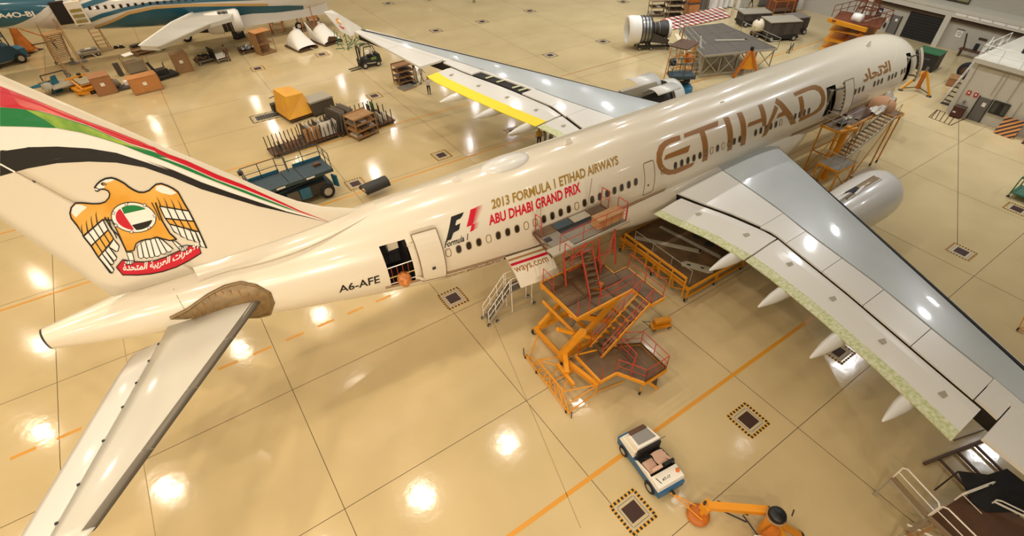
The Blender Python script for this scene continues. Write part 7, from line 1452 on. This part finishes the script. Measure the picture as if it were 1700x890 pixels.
e = at(1266, 62); t = thing('white_tank', 'cream tank cart behind the edge of the broad grey deck', 'tank', (e.x, e.y+.5, 0), -.4); o = lathe(t, 'tank', [(0, -1.2), (.6, -1.1), (.75, -.7), (.75, .7), (.6, 1.1), (0, 1.2)], PLUG, 18, (0, 0, 1.3), (0, PI/2, 0)); box(t, 'cradle', (0, 0, .45), (2.2, 1.2, .3), BROWN); lathe(t, 'filler_cap', [(0, .15), (.15, .12), (.18, 0)], FK, 12, (-.8, -.1, 1.95))
for x in (-.8, .8):
    for y in (-.6, .6): wheel(t, (x, y, .28), .28, .18, RUBBER, HUB)
e = at(1245, 30); t = thing('white_beam', 'white pipe beam lying across a low rack at the top', 'beam', (e.x, e.y, 0), -.6); rod(t, 'pipe', (-1.8, 0, 1.0), (1.8, 0, 1.0), .4, LWHITE)
for x in (-1.2, 1.2): box(t, 'trestle', (x, 0, .4), (.15, 1.0, .8), DSTEEL)
e = at(1300, 38); t = thing('orange_rack', 'rusty orange pipe rack on the equipment behind the power unit', 'rack', (e.x, e.y+1, 0), -.4)
for x in (-1.4, 1.4):
    for y in (-.7, .7): bar(t, 'post', (x, y, 0), (x, y, 2.6), .08, ORG)
rpoly(t, [(-1.4, -.7), (1.4, -.7), (1.4, .7), (-1.4, .7)], 2.6, .08, ORG, 'top_beam', .08); box(t, 'shelf', (0, 0, 1.4), (2.7, 1.3, .06), BROWN)
# ---- orange scissor dock beyond the front fuselage
t = thing('orange_lift', 'tall orange scissor dock with rust red tower and rails beyond the front fuselage', 'access platform'); 
bx, by = 59.5, 10.8; dp = (ORG, mat('dock_rust', '#7d4226', .6, noise=.2, nscale=2))
for k, z in enumerate((.5, 1.5, 2.5)):
    box(t, 'cross_plate', (bx-.6+.3*k, by+.2, z), (3.6, 4.6, .16), YEL, .35); bar(t, 'scissor_arm', (bx-2, by-1.5, z), (bx+2, by-1.0, z+.95), .22, ORG); bar(t, 'scissor_arm', (bx+2, by+1.2, z), (bx-2, by+1.0, z+.95), .22, ORG)
box(t, 'deck', (bx, by, 3.6), (4.4, 5.0, .18), dp[1], .35); bar(t, 'yellow_bumper', (bx-2.6, by+2.2, 3.5), (bx-2.6, by-2.4, 3.5), .35, YEL, .4)
rail(t, [(bx-2, by-2.2, 3.7), (bx+2, by-2.4, 3.7), (bx+2.4, by+2.2, 3.7), (bx-1.8, by+2.4, 3.7)], dp[1], 1.1, .08, 1, 1.5)
for x in (-.9, .9):
    for y in (-.9, .9): bar(t, 'tower_post', (bx+x+1.0, by+y, 3.7), (bx+x*.6+1.0, by+y*.6, 6.8), .12, dp[1])
for z in (4.6, 5.4, 6.2, 6.8): rpoly(t, [(bx+.3, by-.7), (bx+1.7, by-.7), (bx+1.7, by+.7), (bx+.3, by+.7)], z, .1, dp[1], 'tower_brace', .1)
for s in (-1, 1): bar(t, 'tower_brace', (bx+.2, by+s*.8, 3.8), (bx+1.6, by+s*.7, 5.4), .08, dp[1]); bar(t, 'tower_brace', (bx+1.6, by+s*.7, 5.4), (bx+.4, by+s*.6, 6.7), .08, dp[1])
lathe(t, 'drum', [(0, .5), (.45, .5), (.45, -.5), (0, -.5)], LWHITE, 16, (bx-1.4, by-.4, 4.1), (PI/2, 0, 0)); rod(t, 'boom', (bx-1.2, by-1.2, 3.9), (bx+.6, by-2.0, 4.3), .1, GREYP)
for x in (-1.9, 1.9):
    for y in (-1.9, 1.9): wheel(t, (bx+x, by+y, .3), .3, .2, RUBBER, HUB)
box(t, 'base_frame', (bx, by, .3), (4.2, 4.4, .2), ORG, .35); rebase(t)
e = at(1312, 86); t = thing('floor_tool', 'small dark trestle on the floor in front of the orange dock', 'trestle', (e.x, e.y, 0), .4)
for p, q in (((-.9, 0, .05), (.9, .3, .7)), ((-.9, .3, .05), (.9, 0, .7)), ((-.6, 0, .4), (.8, .1, .4)), ((.9, 0, .05), (.9, 0, .7))): rod(t, 'tube', p, q, .08, DSTEEL)
# ================================================================ the teal airliner in the far left corner
ON = thing('teal_airliner', 'teal and white airliner with gold stripes parked in the upper left corner', 'aircraft', (0, 0, 0))
ry_ = 2.55; OY = lambda x: 56.6-.055*x; OZ = 4.55
OST = [(-38, .4, 7.4), (-30, .7, 6.9), (-24, 1.1, 6.3), (-19, 1.55, 5.75), (-14, 1.9, 5.3), (-9, 2.12, 5.0), (-3, 2.3, 4.75), (3, 2.5, 4.6), (6, 2.55, OZ), (9, 2.5, OZ-.02), (11.5, 2.2, OZ-.1), (13.2, 1.6, OZ-.25), (14.2, 1.25, OZ-.35)]
def osec(x):
    for a, b in zip(OST, OST[1:]):
        if a[0] <= x <= b[0]: f = (x-a[0])/(b[0]-a[0]); return a[1]+(b[1]-a[1])*f, a[2]+(b[2]-a[2])*f
    return OST[-1][1:] if x > 0 else OST[0][1:]
def ofs(x, th, o=0.0): r, z = osec(x); return Vector((x, OY(x)-(r+o)*math.cos(th), z+(r+o)*math.sin(th)))
oxs = [-38+.5*i for i in range(105)]; TN = 48
OV = [ofs(x, -PI/2+2*PI*j/TN) for x in oxs for j in range(TN)]; OF = [(i*TN+j, (i+1)*TN+j, (i+1)*TN+(j+1) % TN, i*TN+(j+1) % TN) for i in range(len(oxs)-1) for j in range(TN)]
ofu = mesh('fuselage', OV, OF, [mat('teal_white_paint', '#dcd8d0', .3, coat=.4), mat('teal_livery', '#155a70', .35, coat=.3)], ON, True)
for sd_ in (0, 1):
    V = []
    for i in range(25):
        th = -PI/2+PI*i/24; xe = -16.6+3.4*th
        for k in range(21): V.append(ofs(-37.9+(xe+37.9)*k/20, (PI-th) if sd_ else th, .022))
    mesh('teal_tail', V, [(i*21+k, i*21+k+1, (i+1)*21+k+1, (i+1)*21+k) for i in range(24) for k in range(20)], MATS['teal_livery'], ON, True)
# sweeping bands, each a strip of the skin
OG = mat('gold_livery', '#c8a060', .4); OT = MATS['teal_livery']; OW = MATS['teal_white_paint']
def oband(name, pts, m, off=.03):
    """pts: (x, th_low, th_high)"""
    V = []; xs_ = [pts[0][0]+(pts[-1][0]-pts[0][0])*i/40 for i in range(41)]
    for x in xs_:
        for a, b in zip(pts, pts[1:]):
            if a[0] <= x <= b[0]: break
        f = (x-a[0])/(b[0]-a[0]); lo = a[1]+(b[1]-a[1])*f; hi = a[2]+(b[2]-a[2])*f
        V += [ofs(x, lo+(hi-lo)*k/5, off) for k in range(6)]
    return mesh(name, V, [(i*6+k, (i+1)*6+k, (i+1)*6+k+1, i*6+k+1) for i in range(40) for k in range(5)], m, ON, True)
oband('teal_belly', [(-12.6, -1.5, -1.0), (-11, -1.5, -.62), (-9, -1.5, -.2), (-6.5, -1.5, -.04), (-3, -1.5, -.06), (1, -1.5, -.2), (7, -1.35, -.45), (9, -1.0, -.6)], OT)
oband('gold_band', [(-12.5, -.97, -.82), (-11, -.62, -.48), (-9, -.2, -.06), (-6.5, -.04, .08), (-3, -.06, .06), (1, -.2, -.08), (5, -.35, -.25)], OG, .04)
oband('teal_band', [(-13.8, -.75, -.55), (-11.5, -.3, -.1), (-9, .0, .14), (-6.5, .13, .26), (-2, .08, .26), (6, -.1, .1)], OT, .035)
oband('teal_band', [(-15, -.45, -.2), (-12.5, .2, .4), (-9.5, .55, .8), (-6, .75, 1.1), (2, .95, 1.5)], OT, .035)
oband('gold_band', [(-14.6, .1, .25), (-12.8, .5, .66), (-10.8, .9, 1.1), (-8.5, 1.2, 1.5)], OG, .045)
oband('white_band', [(-17.8, -.9, -.6), (-15.8, -.1, .25), (-13.8, .6, .85), (-11.5, 1.1, 1.5)], OW, .04)
for i in range(26):
    x = -12.0+.68*i; th = .2; p = ofs(x, th, .05); box(ON, 'window', p, (.26, .04, .36), PANE, 0, th)
# open rear door, its inside facing us
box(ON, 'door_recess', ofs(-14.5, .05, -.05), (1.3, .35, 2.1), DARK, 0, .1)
o = box(ON, 'rear_door', ofs(-13.2, .05, .5), (1.35, .14, 2.2), LWHITE, 0, .15); dp_ = ofs(-13.2, .05, .6); o['label'] = 'open rear door showing its lining'
for k in range(4): box(ON, 'door_lining', dp_+Vector((0, -.02, -.75+.5*k)), (1.0, .06, .3), mat('door_lining', '#a89858', .6, noise=.4, nscale=4), 0, .15)
def osurf(x, h, o): return ofs(x, h, o)
text_decal(ON, 'registration', 'A4O-BJ', (-19.6, -.24), (-16.7, -.16), (-19.6, .12), LWHITE, .05, osurf, .5, .03)
for a, b in ((.5, 1.5), (2.6, 3.6)): 
    for p, q in (((a, .32), (b, .32)), ((b, .32), (b, .72)), ((b, .72), (a, .72)), ((a, .72), (a, .32))): bar(ON, 'exit_outline', ofs(*p, .05), ofs(*q, .05), .1, LWHITE)
# wing, engine, gear
WP = [at(232, 76, 4.3), at(262, 77, 4.3), at(345, 40, 3.9), at(382, 30, 3.9), at(392, 12, 3.9), at(330, 16, 3.9), at(285, 38, 4.1)]
n = len(WP); U = Vector((0, 0, .38)); mesh('wing', [v-U for v in WP]+[v for v in WP], [tuple(range(n))[::-1], tuple(range(n, 2*n))]+[(i, (i+1) % n, n+(i+1) % n, n+i) for i in range(n)], mat('teal_wing_grey', '#c2beb2', .35, coat=.3), ON)
for a, b in ((0, 6), (6, 5)): bar(ON, 'flap_edge', WP[a]+Vector((0, 0, .03)), WP[b]+Vector((0, 0, .03)), .25, WPAINT, .1)
bar(ON, 'wing_slat', WP[1]+Vector((0, 0, -.1)), WP[2]+Vector((0, 0, -.1)), .5, GREYP, .2)
eA = at(341, 39, 3.1); eB = at(400, 31, 3.1); er = (eB-eA); erz = math.atan2(er.y, er.x); eL = er.length
lathe(ON, 'engine_cowl', [(.9, 0), (1.08, .3), (1.15, eL*.42)], WPAINT, 28, (eA.x, eA.y, 3.0), (0, PI/2, erz)); lathe(ON, 'engine_core', [(1.02, eL*.42), (1.0, eL*.7)], mat('engine_dirty', '#4a3f36', .5, .4, noise=.5, nscale=5), 28, (eA.x, eA.y, 3.0), (0, PI/2, erz)); lathe(ON, 'inlet_ring', [(1.13, eL*.7), (1.15, eL*.9), (1.02, eL), (.85, eL*.98), (.82, eL*.7)], WPAINT, 28, (eA.x, eA.y, 3.0), (0, PI/2, erz)); lathe(ON, 'exhaust_nozzle', [(.85, 0), (.7, -1.2), (.45, -2.6), (0, -3.0)], mat('engine_dirty', '#4a3f36'), 24, (eA.x, eA.y, 3.0), (0, PI/2, erz))
for k in range(4): lathe(ON, 'engine_pipe', [(1.03, 0), (1.1, .06), (1.03, .12)], STEEL if k % 2 else DSTEEL, 24, eA+Vector((math.cos(erz), math.sin(erz), 0))*eL*(.46+.06*k)+Vector((0, 0, -.1)), (0, PI/2, erz))
gp_ = at(307, 56, .9); wheel(ON, (gp_.x, gp_.y, .62), .62, .45, RUBBER, LWHITE, .1); wheel(ON, (gp_.x+.1, gp_.y+.7, .62), .62, .45, RUBBER, LWHITE, .1); rod(ON, 'gear_leg', (gp_.x, gp_.y+.35, .7), (gp_.x+.2, gp_.y+.6, 3.8), .3, GREYP)
ng = Vector((8.2, OY(8.2), 0)); rod(ON, 'nose_gear_leg', ng+Vector((0, 0, .4)), ng+Vector((0, 0, 2.3)), .22, GREYP); wheel(ON, (ng.x, ng.y, .45), .45, .3, RUBBER, LWHITE)
slabw('belly_skirt', -1.5, 12, OY(4)-1.9, OY(4)+1.5, 1.75, 3.0, OW, ON)
lathe(ON, 'nose_bulkhead', [(1.25, 0), (1.0, .25), (.0, .35)], mat('engine_dirty', '#4a3f36'), 18, (14.2, OY(14.2), OZ-.35), (0, PI/2, 0))
for i in range(9): a = i*.7; box(ON, 'nose_unit', (14.6, OY(14.2)+.75*math.cos(a), OZ-.35+.75*math.sin(a)), (.5, .4, .4), (DSTEEL, STEEL, GREYP)[i % 3], 0, a)
# tail root fairing of the teal airliner, seen at the left edge
hexa(ON, 'tailplane', [(-31, 50, 6.0), (-24.5, 53.5, 5.9), (-24.5, 55.5, 5.9), (-31, 55, 6.0), (-31, 50, 6.25), (-24.5, 53.5, 6.3), (-24.5, 55.5, 6.3), (-31, 55, 6.25)], GREYP)
hexa(ON, 'tail_fin', [(-37, 57.9, 8.0), (-26, 57.6, 7.8), (-26, 58.0, 7.8), (-37, 58.4, 8.0), (-41, 58.0, 14), (-37, 57.9, 14), (-37, 58.1, 14), (-41, 58.2, 14)], OT)
